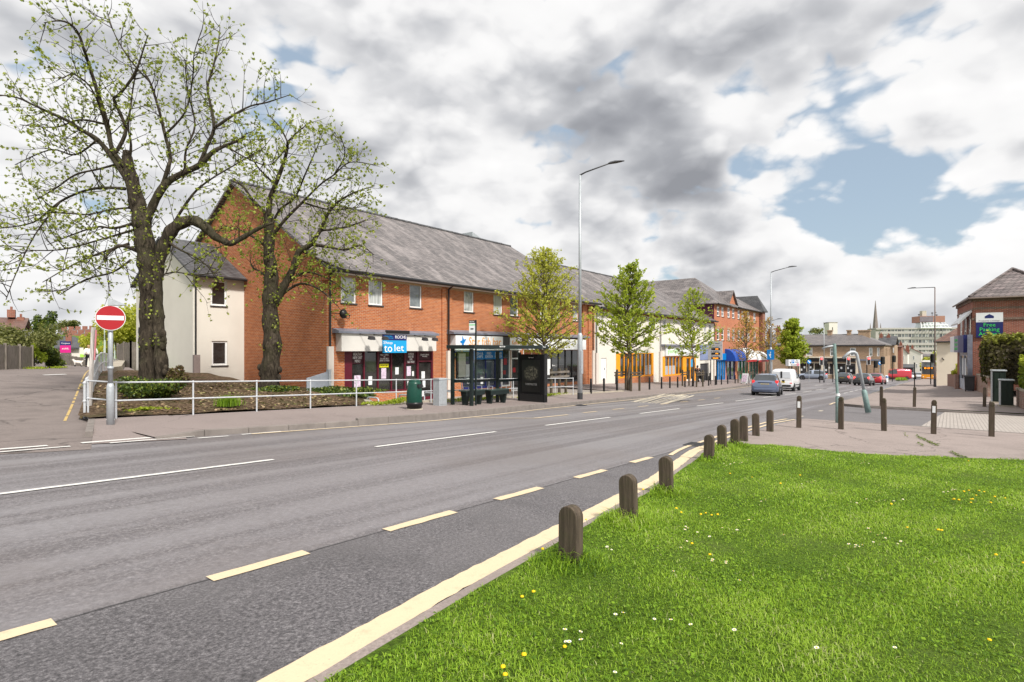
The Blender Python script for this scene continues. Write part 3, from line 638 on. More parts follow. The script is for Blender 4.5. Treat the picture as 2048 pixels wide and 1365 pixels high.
txt('ROCHE',(18.5,21.49,2.27),.68,.16,m_txtw,lt); txt('01603 619876\nwww.roche.co.uk',(17.74,21.49,2.26),.6,.14,m_sky,lt); txt('Shop',(17.71,21.49,1.99),.56,.18,m_txtw,lt); txt('to',(17.73,21.49,1.715),.5,.31,m_txtw,lt); txt('let',(18.39,21.49,1.73),.6,.34,m_txtw,lt)
mb=MB(); mb.lathe([(.02,-.1),(.16,-.04),(.22,.05),(.2,.05),(.02,-.05)],(15.3,21.62,3.28),14,'y'); ds=thing('satellite_dish','small black satellite dish on the brick corner of the shop building','satellite dish',(15.2,21.9,3.25))
mb.build('dish',m_black,ds,smooth=True); mb=MB(); mb.tube([(14.85,21.95,3.3),(15.0,21.8,3.3),(15.3,21.7,3.28)],.02); mb.tube([(15.3,21.7,3.1),(15.38,21.35,3.08),(15.36,21.3,3.2)],.014); mb.ball((15.36,21.3,3.2),.035); mb.build('arm',m_black,ds)
# fish bar
mb=MB()
for a,b in ((23.55,23.62),(24.5,24.55),(25.6,25.65),(26.5,26.55)): fb(mb,P22,a,b,-.66,1.62,.03,.12)
fb(mb,P22,23.55,27.1,-.66,-.52,.032,.118)
sf=mb.build('shopfront',m_navy,b1); sf['label']='fish bar shopfront with blue boards and white sign'
mb=MB(); fb(mb,P22,23.56,27.98,-.65,1.61,.09,.1); sub(mb,'pane',m_glassb,sf)
mb=MB()
for a,b in ((27.1,27.2),(27.9,28.0),(28.06,28.16),(28.88,28.98)): fb(mb,P22,a,b,-.66 if a<28.02 else -1.1,1.6,.02,.12)
fb(mb,P22,27.2,27.9,-.66,-.56,.022,.118); fb(mb,P22,28.16,28.88,1.05,1.13,.022,.118); fb(mb,P22,28.16,28.88,-1.1,-.9,.022,.118); sub(mb,'door_frame',m_pvc,sf)
mb=MB(); fb(mb,P22,28.07,28.97,-1.05,1.6,.08,.09); sub(mb,'door_pane',m_glassd,sf)
mb=MB(); mb.box((22.45,21.5,1.62),(26.6,22,2.45)); mb.box((27.3,21.5,1.62),(28.5,22,2.45)); sub(mb,'sign_board',m_signw,sf,bevel=.01)
mb=MB(); mb.box((26.6,21.52,1.62),(27.3,21.98,2.45)); sub(mb,'dark_panel',m_dkgrey,sf); lead_top(22.25,37.1,2.62,sf)
for k,tx_ in enumerate(('HOT\nPIES','FISH &\nCHIPS','FRIED\nCHICKEN','KEBABS\n& PIZZA')):
    a=23.64+k*.9; mb=MB(); fb(mb,P22,a,a+.86,1.08,1.58,.0,.03); sub(mb,'menu_board',m_blue,sf); subtxt(tx_,(a+.43,21.995,1.33),.68,.34,m_txtw,sf)
subtxt('Star fish bar',(24.95,21.49,2.1),2.9,.5,m_txto,sf); subtxt('Fish & Tasty Chicken',(25.0,21.49,1.73),1.7,.12,m_txtk,sf); subtxt('Kebab',(27.9,21.49,2.1),.8,.26,m_txto,sf)
mb=MB(); st=[]
for k in range(10):
    a=R(90+36*k+14); r_=.36 if k%2==0 else .15; st.append((23.05+math.cos(a)*r_*.8,21.49,2.08+math.sin(a)*r_))
mb.prism(st,(0,-.006,0)); sub(mb,'star_emblem',m_blue,sf)
st=[(23.15+(p[0]-23.05)*.33,21.483,1.96+(p[2]-2.08)*.33) for p in st]; mb=MB(); mb.prism(st,(0,-.004,0)); sub(mb,'small_star',m_txtw,sf)
for a,z,w_,h_,m in ((25.2,-.4,.22,.42,m_paper),(24.0,-.3,.3,.5,m_paper),(27.35,.1,.25,.25,m_red),(27.4,.7,.3,.4,m_red),(28.3,.2,.3,.3,m_red)):
    mb=MB(); fb(mb,P22,a,a+w_,z,z+h_,.078,.087); sub(mb,'notice',m,sf)
mb=MB(); mb.box((22.62,21.9,1.2),(23.3,21.97,1.6)); pb=sub(mb,'purple_sign',m_navy,sf); subtxt('FISH &',(22.96,21.89,1.36),.5,.2,m_yelb,sf)
# third shop
mb=MB()
for a,b in ((31.5,31.6),(32.7,32.76),(33.6,33.66),(34.5,34.56),(35.4,35.46),(36.3,36.36),(36.6,36.7)): fb(mb,P22,a,b,-.72,1.62,.03,.12)
fb(mb,P22,31.6,36.6,-.72,-.6,.032,.118); sf=mb.build('shopfront',m_dkgrey,b1)
mb=MB(); fb(mb,P22,31.51,36.69,-.7,1.61,.09,.1); sub(mb,'pane',m_glassd,sf)
mb=MB(); mb.box((29.3,21.55,1.66),(36.6,22,2.42)); sub(mb,'sign_board',m_signw,sf)
mb=MB(); fb(mb,P22,32.0,32.6,-.1,1.0,.07,.085); sub(mb,'notice',m_paper,sf)
mb=MB(); fb(mb,P22,29.3,29.36,-1.2,1.62,-.03,0); fb(mb,P22,30.2,30.26,-1.2,1.62,-.03,0); sub(mb,'white_post',m_pvc,sf)
# ------------------------------------------------------------------ white rendered side wing
b0=thing('rendered_annex','white rendered two storey annex with slate roof against the brick gable','building',(12.1,29.5,-.6))
Pa=lambda u,z,d:(u,29.5+d,z)
WA=[(12.95,13.75,3.9,5.2),(13.0,13.78,.85,2.1)]
mb=MB(); facade(mb,Pa,12.1,14.65,-1.2,5.5,WA,.16)
mb.face([(12.1,29.5,-1.2),(12.1,29.5,5.5),(12.1,33.25,7.55),(12.1,37,5.5),(12.1,37,-1.2)][::-1])
mb.build('wall',m_rend,b0)
mb=MB(); slab(mb,[(11.9,29.15,5.36),(14.64,29.15,5.36),(14.64,33.25,7.7),(11.9,33.25,7.7)]); slab(mb,[(11.9,33.25,7.7),(14.64,33.25,7.7),(14.64,37.3,5.36),(11.9,37.3,5.36)]); mb.build('roof',m_slated,b0)
mb=MB(); mb.rod((11.9,29.1,5.3),(14.6,29.1,5.3),.07); mb.build('gutter',m_gutter,b0)
mb=MB(); mb.rod((12.2,29.42,1.3),(12.2,29.42,5.3),.045); dp=mb.build('downpipe',m_gutter,b0); mb=MB(); mb.box((12.08,29.3,-.9),(12.36,29.48,1.4)); sub(mb,'pipe_guard',M('brown_grey_board',(.25,.2,.19),.7),dp)
m_shutter=brick('dark_brick_reflection',(.05,.02,.015),(.035,.014,.01),(.02,.01,.008))
for h in WA: window(b0,Pa,h,None,m_glassd,.09)
# ------------------------------------------------------------------ white shops
b2=thing('rendered_shop_row','white rendered shop row with orange shopfronts and long slate roof','building',(38.6,22,-1.6))
W2=[(39.72,40.2,3.8,4.62),(49.1,50.2,3.65,4.62),(51.86,52.77,3.62,4.62),(58.87,59.8,3.6,4.64),(63.5,64.3,3.6,4.62),(65.2,66.1,3.6,4.62),(44.2,45.1,3.7,4.6)]
S2=[(42.24,49.76,-.78,1.36),(51.74,57.3,-.95,1.0),(58.0,60.9,-1.5,1.0),(39.69,40.6,-.72,.98),(62.3,65.1,-2.2,.1)]
mb=MB(); facade(mb,P22,38.6,67.0,-2.4,5.05,W2+S2,.16); mb.build('wall',m_rend,b2)
mb=MB(); q=lin(38.7,66.9,120)
for a,b in zip(q[::1],q[1:]): fb(mb,P22,a,a+.13,4.72,4.86,-.05,0)
fb(mb,P22,38.7,66.9,4.86,4.98,-.06,0); mb.build('dentil_course',m_brick,b2)
mb=MB(); slab(mb,[(38.82,21.55,5.0),(67.0,21.55,5.0),(67.0,30.5,10.0),(38.82,30.5,10.0)],.14); slab(mb,[(38.82,30.5,10.0),(67.0,30.5,10.0),(67.0,39.5,5.0),(38.82,39.5,5.0)],.14); roof=mb.build('roof',m_slate,b2)
mb=MB(); q=lin(38.82,67,44)
for a,b in zip(q,q[1:]): mb.tube([(a,30.5,9.99),(b-.03,30.5,9.99+rnd.uniform(0,.03))],.11,6)
sub(mb,'ridge_tiles',m_slated,roof)
mb=MB(); mb.rod((38.85,21.5,4.96),(66.9,21.5,4.96),.085); mb.build('gutter',m_gutter,b2)
for s_,lo in ((38.8,1.4),(51.2,1.5),(66.85,1.5)):
    mb=MB(); mb.rod((s_,21.88,lo-.1),(s_,21.88,4.8),.045); dp=mb.build('downpipe',m_gutter,b2); mb=MB(); mb.box((s_-.2,21.8,-2.0),(s_+.2,21.95,lo)); sub(mb,'pipe_guard',m_rendp,dp)
for h in W2: window(b2,P22,h,None,m_glassm,.08,bars=((h[0]+h[1])/2,))
mb=MB(); fb(mb,P22,39.7,40.59,-.72,.97,.05,.09); dr=mb.build('door',m_pvc,b2); mb=MB(); fb(mb,P22,40.3,40.36,.0,.2,.03,.05); sub(mb,'handle',m_black,dr)
mb=MB(); fb(mb,P22,62.31,65.09,-2.2,.1,.12,.15); mb.build('passage_shade',m_dkpassage,b2)  # dark panel stands in for the shade inside the open passage
mb=MB(); fb(mb,P22,62.2,65.9,.5,2.25,-.06,0); mb.build('blue_panel',M('pale_blue_panel',(.2,.25,.42),.6,0,.15,1),b2)
for (a,b,z0,z1),nb,door in ((S2[0],8,0),(S2[1],5,0)):
    mb=MB(); fb(mb,P22,a,a+.75,z0,z1,-.02,.1); fb(mb,P22,b-.4 if nb==8 else b-.2,b,z0,z1,-.02,.1); fb(mb,P22,a+.75,b-.2,z0,z0+.12,-.02,.1); fb(mb,P22,a+.75,b-.2,z1-.08,z1,.0,.1)
    for k in range(1,nb): u=a+.75+(b-a-1.0)*k/nb; fb(mb,P22,u-.045,u+.045,z0+.12,z1-.08,.01,.1)
    sf=mb.build('shopfront',m_orange,b2); mb=MB(); fb(mb,P22,a+.02,b-.02,z0+.02,z1-.02,.09,.11); sub(mb,'pane',m_glassd,sf)
    mb=MB()
    for k in ((nb-2,nb-1) if nb==8 else (0,1,2)): u=a+.75+(b-a-1.0)*k/nb; u2=a+.75+(b-a-1.0)*(k+1)/nb; fb(mb,P22,u+.05,u2-.05,z0+.14,z0+1.0,.075,.088)
    sub(mb,'frosted_panel',M('frosted_glass',(.36,.42,.47),.4),sf)
    mb=MB(); fb(mb,P22,a,b,z0-1.2,z0,-.01,.02); sub(mb,'stall_riser',m_brick,sf)
mb=MB()
for a,b in ((57.3,58.1),(60.4,60.9),(59.2,59.35)): fb(mb,P22,a,b,-1.75,1.0,-.02,.1)
fb(mb,P22,58.1,60.4,.75,.98,-.015,.1); dr=mb.build('shop_entrance',m_orange,b2); mb=MB(); fb(mb,P22,58.02,60.88,-1.6,.98,.1,.12); sub(mb,'pane',m_glassd,dr); mb=MB(); fb(mb,P22,59.4,60.2,-.2,.6,.08,.095); sub(mb,'notice',m_sky,dr)
mb=MB(); fb(mb,P22,52.3,60.9,1.05,2.0,-.2,0); sg=mb.build('sign_board',m_signw,b2); mb=MB(); fb(mb,P22,51.6,61.0,2.02,2.18,-.4,0); sub(mb,'lead_canopy',m_lead,sg); subtxt('green light',(54.0,21.79,1.5),2.6,.55,M('lime_lettering',(.35,.72,.2),.6),sg)
# ------------------------------------------------------------------ three storey brick block
b3=thing('three_storey_block','three storey orange brick block with small gable and hipped slate roofs','building',(67,22,-2.4))
W3=[(68.0,69.0,5.72,6.85),(69.7,70.7,5.72,6.85),(72.05,73.1,5.72,6.95),(74.0,75.05,5.72,6.95),(76.35,77.4,5.72,6.85),(78.1,79.2,5.72,6.85),(80.85,82.0,5.5,6.86),(83.85,85.1,5.5,6.86)]
W3+= [(a,b,2.8,4.2) for a,b,_,_ in W3]
S3=[(67.5,71.2,-2.2,.4),(71.7,75.2,-3,.4),(76.3,81.0,-2.6,.4),(81.6,86.3,-2.7,.4)]
mb=MB(); facade(mb,P22,67,86.8,-3.6,7.25,W3+S3,.16); mb.face([(71.95,22,7.25),(75.8,22,7.25),(73.87,22,9.05)]); mb.face([(86.8,22,-3.6),(86.8,40,-3.6),(86.8,40,7.25),(86.8,22,7.25)])
mb.build('wall',m_brick3,b3)
mb=MB(); mb.box((66.98,22.02,2),(67.1,45,7.2)); mb.build('purple_side',m_purple,b3)
mb=MB()
for a,b,c,d in W3: fb(mb,P22,a-.08,b+.08,d,d+.26,-.012,0)
fb(mb,P22,80.2,86.5,4.6,4.9,-.014,0); fb(mb,P22,80.2,86.5,1.0,1.3,-.014,0); fb(mb,P22,67,71.95,6.98,7.1,-.05,0); fb(mb,P22,75.8,86.8,6.98,7.1,-.05,0)
mb.build('stone_band',m_brickb,b3)
mb=MB()
slab(mb,[(66.6,21.6,7.2),(72,26.1,11.0),(72,45,11.0),(66.6,45,7.2)][::-1]); slab(mb,[(77.4,21.6,7.2),(77.4,45,7.2),(72,45,11.0),(72,26.1,11.0)][::-1]); slab(mb,[(66.6,21.6,7.2),(77.4,21.6,7.2),(72,26.1,11.0)])
slab(mb,[(75,21.6,7.19),(87.2,21.6,7.19),(87.2,26.5,10.1),(75,26.5,10.1)]); slab(mb,[(75,26.5,10.1),(87.2,26.5,10.1),(87.2,34,7.19),(75,34,7.19)])
slab(mb,[(71.75,21.75,7.2),(73.87,21.75,9.25),(73.87,26,9.25),(71.75,26,7.2)][::-1],.1); slab(mb,[(75.98,21.75,7.2),(75.98,26,7.2),(73.87,26,9.25),(73.87,21.75,9.25)][::-1],.1)
mb.build('roof',m_slate,b3)
mb=MB(); mb.rod((67,21.52,7.12),(71.8,21.52,7.12),.08); mb.rod((76,21.52,7.12),(87,21.52,7.12),.08); mb.rod((80,21.9,-2.5),(80,21.9,7),.06); mb.build('gutter',m_gutter,b3)
for i,h in enumerate(W3): window(b3,P22,h,None,m_glassm if i%3 else m_glassd,.13,hbars=((h[2]+h[3])/2,))
for (a,b,z0,z1),m,nb in ((S3[0],m_blue,4),(S3[1],m_navy,2),(S3[2],M('shop_green',(.02,.28,.14),.45),3),(S3[3],M('pale_green_frame',(.12,.33,.26),.45),3)):
    mb=MB()
    for k in range(nb+1): u=a+(b-a-.18)*k/nb; fb(mb,P22,u,u+.18,z0,z1,.0,.1)
    fb(mb,P22,a+.18,b-.18,z1-.15,z1,.002,.1); fb(mb,P22,a+.18,b-.18,z0,z0+.2,.002,.1); sf=mb.build('shopfront',m,b3); mb=MB(); fb(mb,P22,a,b,z0,z1,.11,.13); sub(mb,'pane',m_glassm,sf)
def awning(s0,s1,z0,z1,out,m,par,valm=None):
    mb=MB(); q=lin(0,90,6); pr=[(s0,22-out*math.sin(R(a)),z0+(z1-z0)*math.cos(R(a))) for a in q]+[(s0,22,z0)]
    mb.prism(pr,(s1-s0,0,0)); o=mb.build('awning',m,par)
    if valm: mb=MB(); mb.box((s0,22-out-.03,z0-.25),(s1,22-out-.005,z0+.02)); sub(mb,'valance',valm,o)
    return o
awning(71.0,75.6,.25,1.75,1.3,M('deep_blue_canvas',(.012,.07,.36),.7),b3); o=awning(76.2,80.9,.3,1.9,1.2,m_signw,b3,m_red); o=awning(81.5,86.6,.2,1.5,1.3,m_signw,b3,m_red)
mb=MB(); mb.box((67.2,21.8,.42),(70.9,22,1.2)); mb.build('sign_board',m_blue,b3)
txt('O',(71.3,21.2,.9),.4,.5,m_txtw,b3)
b4=thing('brick_corner_block','dark brick corner block with slate hip roof beyond the three storey block','building',(87,21.6,-2.8))
mb=MB(); mb.box((87.0,21.55,-3.6),(88.4,36,7.3)); mb.build('wall',m_brickr,b4)
mb=MB(); slab(mb,[(86.85,21.3,7.3),(88.3,22.6,9.7),(88.3,36,9.7),(86.85,36,7.3)][::-1]); slab(mb,[(89.0,21.3,7.3),(89.0,36,7.3),(88.3,36,9.7),(88.3,22.6,9.7)][::-1]); slab(mb,[(86.85,21.3,7.3),(89.0,21.3,7.3),(88.3,22.6,9.7)]); mb.build('roof',m_slated,b4)
# ------------------------------------------------------------------ things seen square on in the distance
FACE=-math.asin(CA)
class Far:
    """local frame: x to the right along the front wall, y away from the viewer, z up; built in metres round a base point"""
    def __init__(self,name,label,cat,px,Z,basez=None,rot=0,group=None):
        p=at(px,700,Z); bz=H(p.x,p.y) if basez is None else basez
        self.p=p; self.rz=FACE+rot; self.u=Vector((math.cos(self.rz),math.sin(self.rz)))
        self.o=thing(name,label,cat,(p.x,p.y,bz),self.rz,group); self.px=px; self.Z=Z; self.bz=bz
    def x(self,px):
        q=at(px,700,1); return -(self.p.x*q.y-self.p.y*q.x)/(self.u.x*q.y-self.u.y*q.x)
    def z(self,py): return CAMZ+(700-py)/F*self.Z-self.bz
    def add(self,mb,name,mat,par=None,**k):
        o=mb.build(name,mat,None,**k); o.parent=par or self.o; return o
ROAD=R(-90)-FACE; SIDE=R(-16)-FACE
def PF(u,z,d): return (u,d,z)
def fwin(f,h,frame,pane,fw,bars=(),hbars=(),d=.05,dy=0):
    P=lambda u,z,dd:(u,dd+dy,z)
    o=window(None,P,h,frame,pane,fw,bars,hbars,False,d); o.parent=f.o; return o
# brown brick terrace across the junction
f=Far('corner_terrace','yellow brown brick corner terrace with dark shop fascias beyond the traffic lights','building',1740,106,None,ROAD)
xs=f.x; zs=f.z
L_,Rr=xs(1535),xs(1768); HW=[(xs(a),xs(b),zs(713),zs(696)) for a,b in ((1612,1625),(1660,1670.5),(1700,1711.5),(1738,1745),(1754,1759))]
SW=[(xs(a),xs(b),zs(752),zs(727)) for a,b in ((1599,1643),(1648,1668),(1672,1712))]
mb=MB(); facade(mb,PF,L_,Rr,-1.5,zs(689.5),HW+SW,.15)
SP=lambda u,z,d:(Rr-d,u,z)
SH=[(1.5+k*3.2,2.9+k*3.2,zs(713),zs(697)) for k in range(4)]
facade(mb,SP,0,14,-1.5,zs(689.5),SH,.15); f.add(mb,'wall',m_brickt)
for h in HW: fwin(f,h,m_pvc,m_glassc,.12,(),((h[2]+h[3])/2,))
ez=zs(689.5); rz_=zs(666.5)
mb=MB(); slab(mb,[(L_,-.3,ez),(Rr+.3,-.3,ez),(Rr-4.6,4.5,rz_),(L_,4.5,rz_)],.15); slab(mb,[(Rr+.3,-.3,ez),(Rr+.3,14,ez),(Rr-4.6,14,rz_),(Rr-4.6,4.5,rz_)],.15); roof=f.add(mb,'roof',slate('old_slate',(.13,.12,.125),(.19,.17,.17),(.3,.27,.25),.3,.4,.3))
for a,b,top in ((1648,1656.5,660),(1688,1695.5,660.5),(1711,1735,661)):
    mb=MB(); mb.box((xs(a),3.9,zs(682)),(xs(b),5.2,zs(top))); mb.box((xs(a)-.12,3.8,zs(top)-.02),(xs(b)+.12,5.3,zs(top)+.2)); f.add(mb,'chimney',m_brickt)
mb=MB(); mb.box((L_,-.35,ez-.3),(Rr+.2,-.05,ez-.14)); f.add(mb,'gutter',m_gutter)
mb=MB(); mb.box((xs(1597),-.3,zs(717)),(xs(1716),-.01,zs(714.5))); mb.box((xs(1596),-.2,-1.5),(xs(1599),-.01,zs(717))); mb.box((xs(1668),-.2,-1.5),(xs(1671.5),-.01,zs(725))); mb.box((xs(1643),-.2,-1.5),(xs(1648),-.01,zs(725)));mb.box((xs(1712),-.2,-1.5),(xs(1716),-.01,zs(717))); sf=f.add(mb,'shopfront',m_cream_w)
for a,b in ((1601,1638),(1648,1668),(1673,1710)):
    mb=MB(); mb.box((xs(a),-.28,zs(724.5)),(xs(b),-.012,zs(718.2))); f.add(mb,'sign_board',m_black,sf)
for h in SW:
    n_=max(2,int((h[1]-h[0])/1.3)); fwin(f,h,m_cream_w,m_glassd,.12,[h[0]+(h[1]-h[0])*k/n_ for k in range(1,n_)],d=.06)
mb=MB()
for h in SW:
    for k in range(int((h[1]-h[0])/.55)): 
        if k%3!=2: mb.box((h[0]+.2+k*.55,.07,h[2]+.7+.5*(k%2)),(h[0]+.5+k*.55,.075,h[2]+1.1+.5*(k%2)))
f.add(mb,'window_card',m_paper,sf)
mb=MB(); mb.box((Rr-5.5,-.15,zs(722)),(Rr,-.01,zs(719))); f.add(mb,'grey_fascia',m_lead)
# house and chimney left of the terrace
f=Far('hipped_house','brown brick house with slate roof and tall chimney behind the street tree','house',1553,118,None,ROAD); xs,zs=f.x,f.z
mb=MB(); mb.box((xs(1521),0,-2),(xs(1604),8,zs(690))); f.add(mb,'wall',m_brickr)
mb=MB(); slab(mb,[(xs(1522),-.3,zs(690)),(xs(1606),-.3,zs(690)),(xs(1596),4,zs(668)),(xs(1538),4,zs(668))],.15); slab(mb,[(xs(1522),-.3,zs(690)),(xs(1538),4,zs(668)),(xs(1522),8,zs(690))],.1); f.add(mb,'roof',m_slated)
for a,b,tp in ((1546,1554,655),(1528,1537,662)):
    mb=MB(); mb.box((xs(a),2.2,zs(676)),(xs(b),3.2,zs(tp))); mb.box((xs(a)-.1,2.1,zs(tp+6)),(xs(b)+.1,3.3,zs(tp+4.6)))
    for k in (0,1): mb.cyl((xs(a)+.3+k*.4,2.7,zs(tp)),.13,.5,8)
    f.add(mb,'chimney',m_brickr)
fwin(f,(xs(1551),xs(1563),zs(748),zs(726)),m_pvc,m_glassc,.14,((xs(1557)),),(zs(737),),d=-.06)
mb=MB(); mb.box((xs(1524),-.06,-1),(xs(1533),-.01,zs(722))); f.add(mb,'cream_panel',m_cream_w)
# roof plant tower behind the terrace
f=Far('white_roof_tower','plain white block tower rising behind the terrace roof','tower',1667,150); xs,zs=f.x,f.z
mb=MB(); mb.box((xs(1658),0,-2),(xs(1675),2.6,zs(646))); f.add(mb,'wall',m_rend); mb=MB(); mb.box((xs(1657.6),-.06,zs(646)),(xs(1675.4),2.66,zs(644.8))); f.add(mb,'coping',m_conc); mb=MB(); mb.box((xs(1664.5),-.05,zs(661)),(xs(1665.6),-.01,zs(655))); f.add(mb,'slit_window',m_black)
# church spire
f=Far('church_spire','tall pointed stone church spire with small corner pinnacles on the skyline','church',1750,520,-10,ROAD); xs,zs=f.x,f.z; k=xs(1751)
mb=MB(); mb.box((xs(1739),0,-2),(xs(1762),11,zs(676))); mb.box((xs(1744),1,zs(676)),(xs(1757),7,zs(659))); f.add(mb,'tower',m_stone)
mb=MB(); mb.tube([(0,4,zs(660)),(0,4,zs(601))],[k*6.2,.15],8); f.add(mb,'spire',m_spire)
for px,tp in ((1740.5,646.5),(1761,646.5)):
    mb=MB(); mb.box((xs(px-1.4),0,zs(676)),(xs(px+1.4),2.6,zs(657))); mb.tube([(xs(px),1.3,zs(657)),(xs(px),1.3,zs(tp))],[k*1.4,.06],8); f.add(mb,'pinnacle',m_spire)
# office block; its pale materials also stand in for slight distance haze
f=Far('office_block','long pale concrete office block with bands of windows and brick turret','building',1830,380,-10,R(-14)); xs,zs=f.x,f.z
mb=MB(); fl=[(656,668),(668,679.5),(679.5,691),(691,700.5),(700.5,709)]
mb.box((xs(1752),.6,-4),(xs(1916),16,zs(657.5))); mb.box((xs(1752),-.2,zs(659)),(xs(1916),16,zs(655.8)))
for a,b in fl: mb.box((xs(1760),0,zs(b)),(xs(1914),.6,zs(b-5.0)))
mb.box((xs(1760),0,-4),(xs(1914),.6,zs(709))); f.add(mb,'wall',m_panel)
for i,(a,b) in enumerate(fl):
    for k in range(22):
        u=1762+k*6.9; mb=MB(); mb.box((xs(u),.3,zs(b-5.0)),(xs(u+5.4),.56,zs(a+.6))); w_=f.add(mb,'window',[m_glassm,m_glassc,m_glassb][(k*7+i*3)%3 if (k+i)%4 else 0])
        mb=MB(); mb.box((xs(u+2.5),.2,zs(b-5.0)),(xs(u+2.9),.3,zs(a+.6))); mb.box((xs(u+5.4),.1,zs(b-5)),(xs(u+6.9),.58,zs(a+.6))); f.add(mb,'mullion',m_panel,w_)
mb=MB(); mb.box((xs(1842),2,zs(645)),(xs(1893),14,zs(632.5))); f.add(mb,'turret',brick('pinkish_brick',(.42,.2,.15),(.36,.17,.13),(.4,.28,.24)))
mb=MB(); mb.box((xs(1842.2),1.7,zs(644)),(xs(1869),1.99,zs(633.6))); f.add(mb,'louvre',M('grey_purple_louvre',(.2,.17,.2),.6,0,.2,.8))
mb=MB(); mb.tube([(xs(1867.5),8,zs(658)),(xs(1867.5),8,zs(645.2))],[xs(1856.5+1),xs(1853)],20); f.add(mb,'glass_drum',glassy('pale_drum_glass',(.5,.56,.56),.2,.5,.2))
mb=MB()
for k in range(9): mb.rod((xs(1838+k*7),-4,zs(658)),(xs(1843+k*6),1,zs(645.5)),.25,4)
mb.rod((xs(1836),-4,zs(657)),(xs(1897),-4,zs(657)),.3,4); mb.rod((xs(1840),-1.5,zs(651)),(xs(1894),-1.5,zs(651)),.25,4); f.add(mb,'ribs',m_pvc)
mb=MB(); mb.box((xs(1851.5),5,zs(632.5)),(xs(1860),9,zs(621.5))); f.add(mb,'chimney',m_stone)
mb=MB()
for px,h_ in ((1846,628),(1873,625),(1879.5,624),(1882,629)): mb.rod((xs(px),6,zs(633)),(xs(px),6,zs(h_)),.16,5); mb.box((xs(px)-.5,5.8,zs(h_+2)),(xs(px)+.5,6.2,zs(h_)))
f.add(mb,'aerial',m_dkgrey)
mb=MB(); mb.box((xs(1842),-1,-2),(xs(1880),0,zs(711))); f.add(mb,'lower_storey',brick('pink_panel',(.4,.26,.22),(.36,.22,.19),(.4,.3,.26)))
# houses along the far street
def house(label,px,Z,x0,x1,eave,ridge,wall,roofm,gable=False,chim=(),wins=(),deep=8,rot=0,side=None,name='town_house'):
    f=Far(name,label,'house',px,Z,rot=ROAD if rot==0 else rot); X0,X1=f.x(x0),f.x(x1); e,r=f.z(eave),f.z(ridge)
    mb=MB(); mb.box((X0,0,-2),(X1,deep,e))
    if gable: mb.prism([(X0,0,e),(X1,0,e),((X0+X1)/2 if gable is True else X0+(X1-X0)*gable,0,r)],(0,deep,0))
    f.add(mb,'wall',wall); mb=MB(); m=(X0+X1)/2 if gable is True else X0+(X1-X0)*(gable or .5); g=.25
    if gable: slab(mb,[(X0-g,-.2,e),(m,-.2,r+.12),(m,deep+.2,r+.12),(X0-g,deep+.2,e)],.1); slab(mb,[(m,-.2,r+.12),(X1+g,-.2,e),(X1+g,deep+.2,e),(m,deep+.2,r+.12)],.1)
    else: slab(mb,[(X0-g,-.3,e),(X1+g,-.3,e),(X1+g,deep/2,r),(X0-g,deep/2,r)],.12); slab(mb,[(X0-g,deep/2,r),(X1+g,deep/2,r),(X1+g,deep+.3,e),(X0-g,deep+.3,e)],.12)
    f.add(mb,'roof',roofm)
    for a,b,t0,t1 in chim:
        mb=MB(); mb.box((f.x(a),deep*.4,f.z(t1)),(f.x(b),deep*.4+.9,f.z(t0))); mb.cyl(((f.x(a)+f.x(b))/2,deep*.4+.45,f.z(t0)),.12,.4,8); f.add(mb,'chimney',m_brickr)
    for a,b,t0,t1 in wins: fwin(f,(f.x(a),f.x(b),f.z(t1),f.z(t0)),m_pvc,m_glassm,.08,d=-.05)
    return f
house('brown roofed house with stubby chimneys next to the corner terrace',1783,118,1757,1789,690,672,m_brickt,m_slated,False,[(1755,1762,668,680),(1770,1777,670,680)],[(1786,1788,696,706)],9)
house('dark red brick house beyond the corner terrace',1795,140,1786,1803,694,690,m_brickr,m_tile,False,[(1797,1803,686,694)],[(1791,1794,702,712)],6)
house('narrow white house with brick chimney at the street bend',1808,165,1803,1815,707,695,m_rend,m_tile,.1,[(1810,1817,692,708)],[(1806,1808,712,722)],8)
house('low dark shopfront building beside the narrow white house',1812,150,1800,1826,735,729,m_dkgrey,m_slated,False,[],[(1802,1810,740,750)],5,name='small_shop')
house('white gabled house with brown roof at the far end of the street',1834,190,1818,1843,707,697,m_rend,m_tile,.12,[(1821,1826,692,702)],[(1826,1829,712,720),(1832,1835,728,736)],9)
house('pale end house behind the orange bus',1850,260,1836,1876,712,708,m_panel,m_slate,False,[],[(1845,1848,716,722)],9)
# ------------------------------------------------------------------ left hillside
house('orange tiled cottage with brick chimneys behind the bare shrubs',10,66,-40,44,658,632,m_rendp,m_tile,False,[(5,22,616,632),(26,41,631,645)],[(27,35,668,684)],9,SIDE,name='cottage')
f=Far('white_bungalow','low white building with hipped slate roof and brown chimney','building',150,62,None,SIDE); xs,zs=f.x,f.z
mb=MB(); mb.box((xs(116),0,-1),(xs(186),9,zs(696))); f.add(mb,'wall',m_rend)
mb=MB(); slab(mb,[(xs(108),-.4,zs(696)),(xs(158),-.4,zs(696)),(xs(146),4.5,zs(672)),(xs(108),4.5,zs(672))],.15); slab(mb,[(xs(158),-.4,zs(696)),(xs(181),9,zs(697)),(xs(146),4.5,zs(672))],.1); slab(mb,[(xs(108),4.5,zs(672)),(xs(146),4.5,zs(672)),(xs(181),9,zs(697)),(xs(108),9.4,zs(696))],.1); f.add(mb,'roof',m_slated)
mb=MB(); mb.box((xs(130),1.0,zs(693)),(xs(142),2,zs(667))); mb.cyl((xs(136),1.5,zs(667)),.2,.35,8); f.add(mb,'chimney',m_brickr)
sg=thing('hoarding_sign','magenta and purple hoarding sign on the white bungalow wall','sign',at(131,705,61.2),FACE+SIDE)
a=lambda px:(px-131)/F*61.9*.95
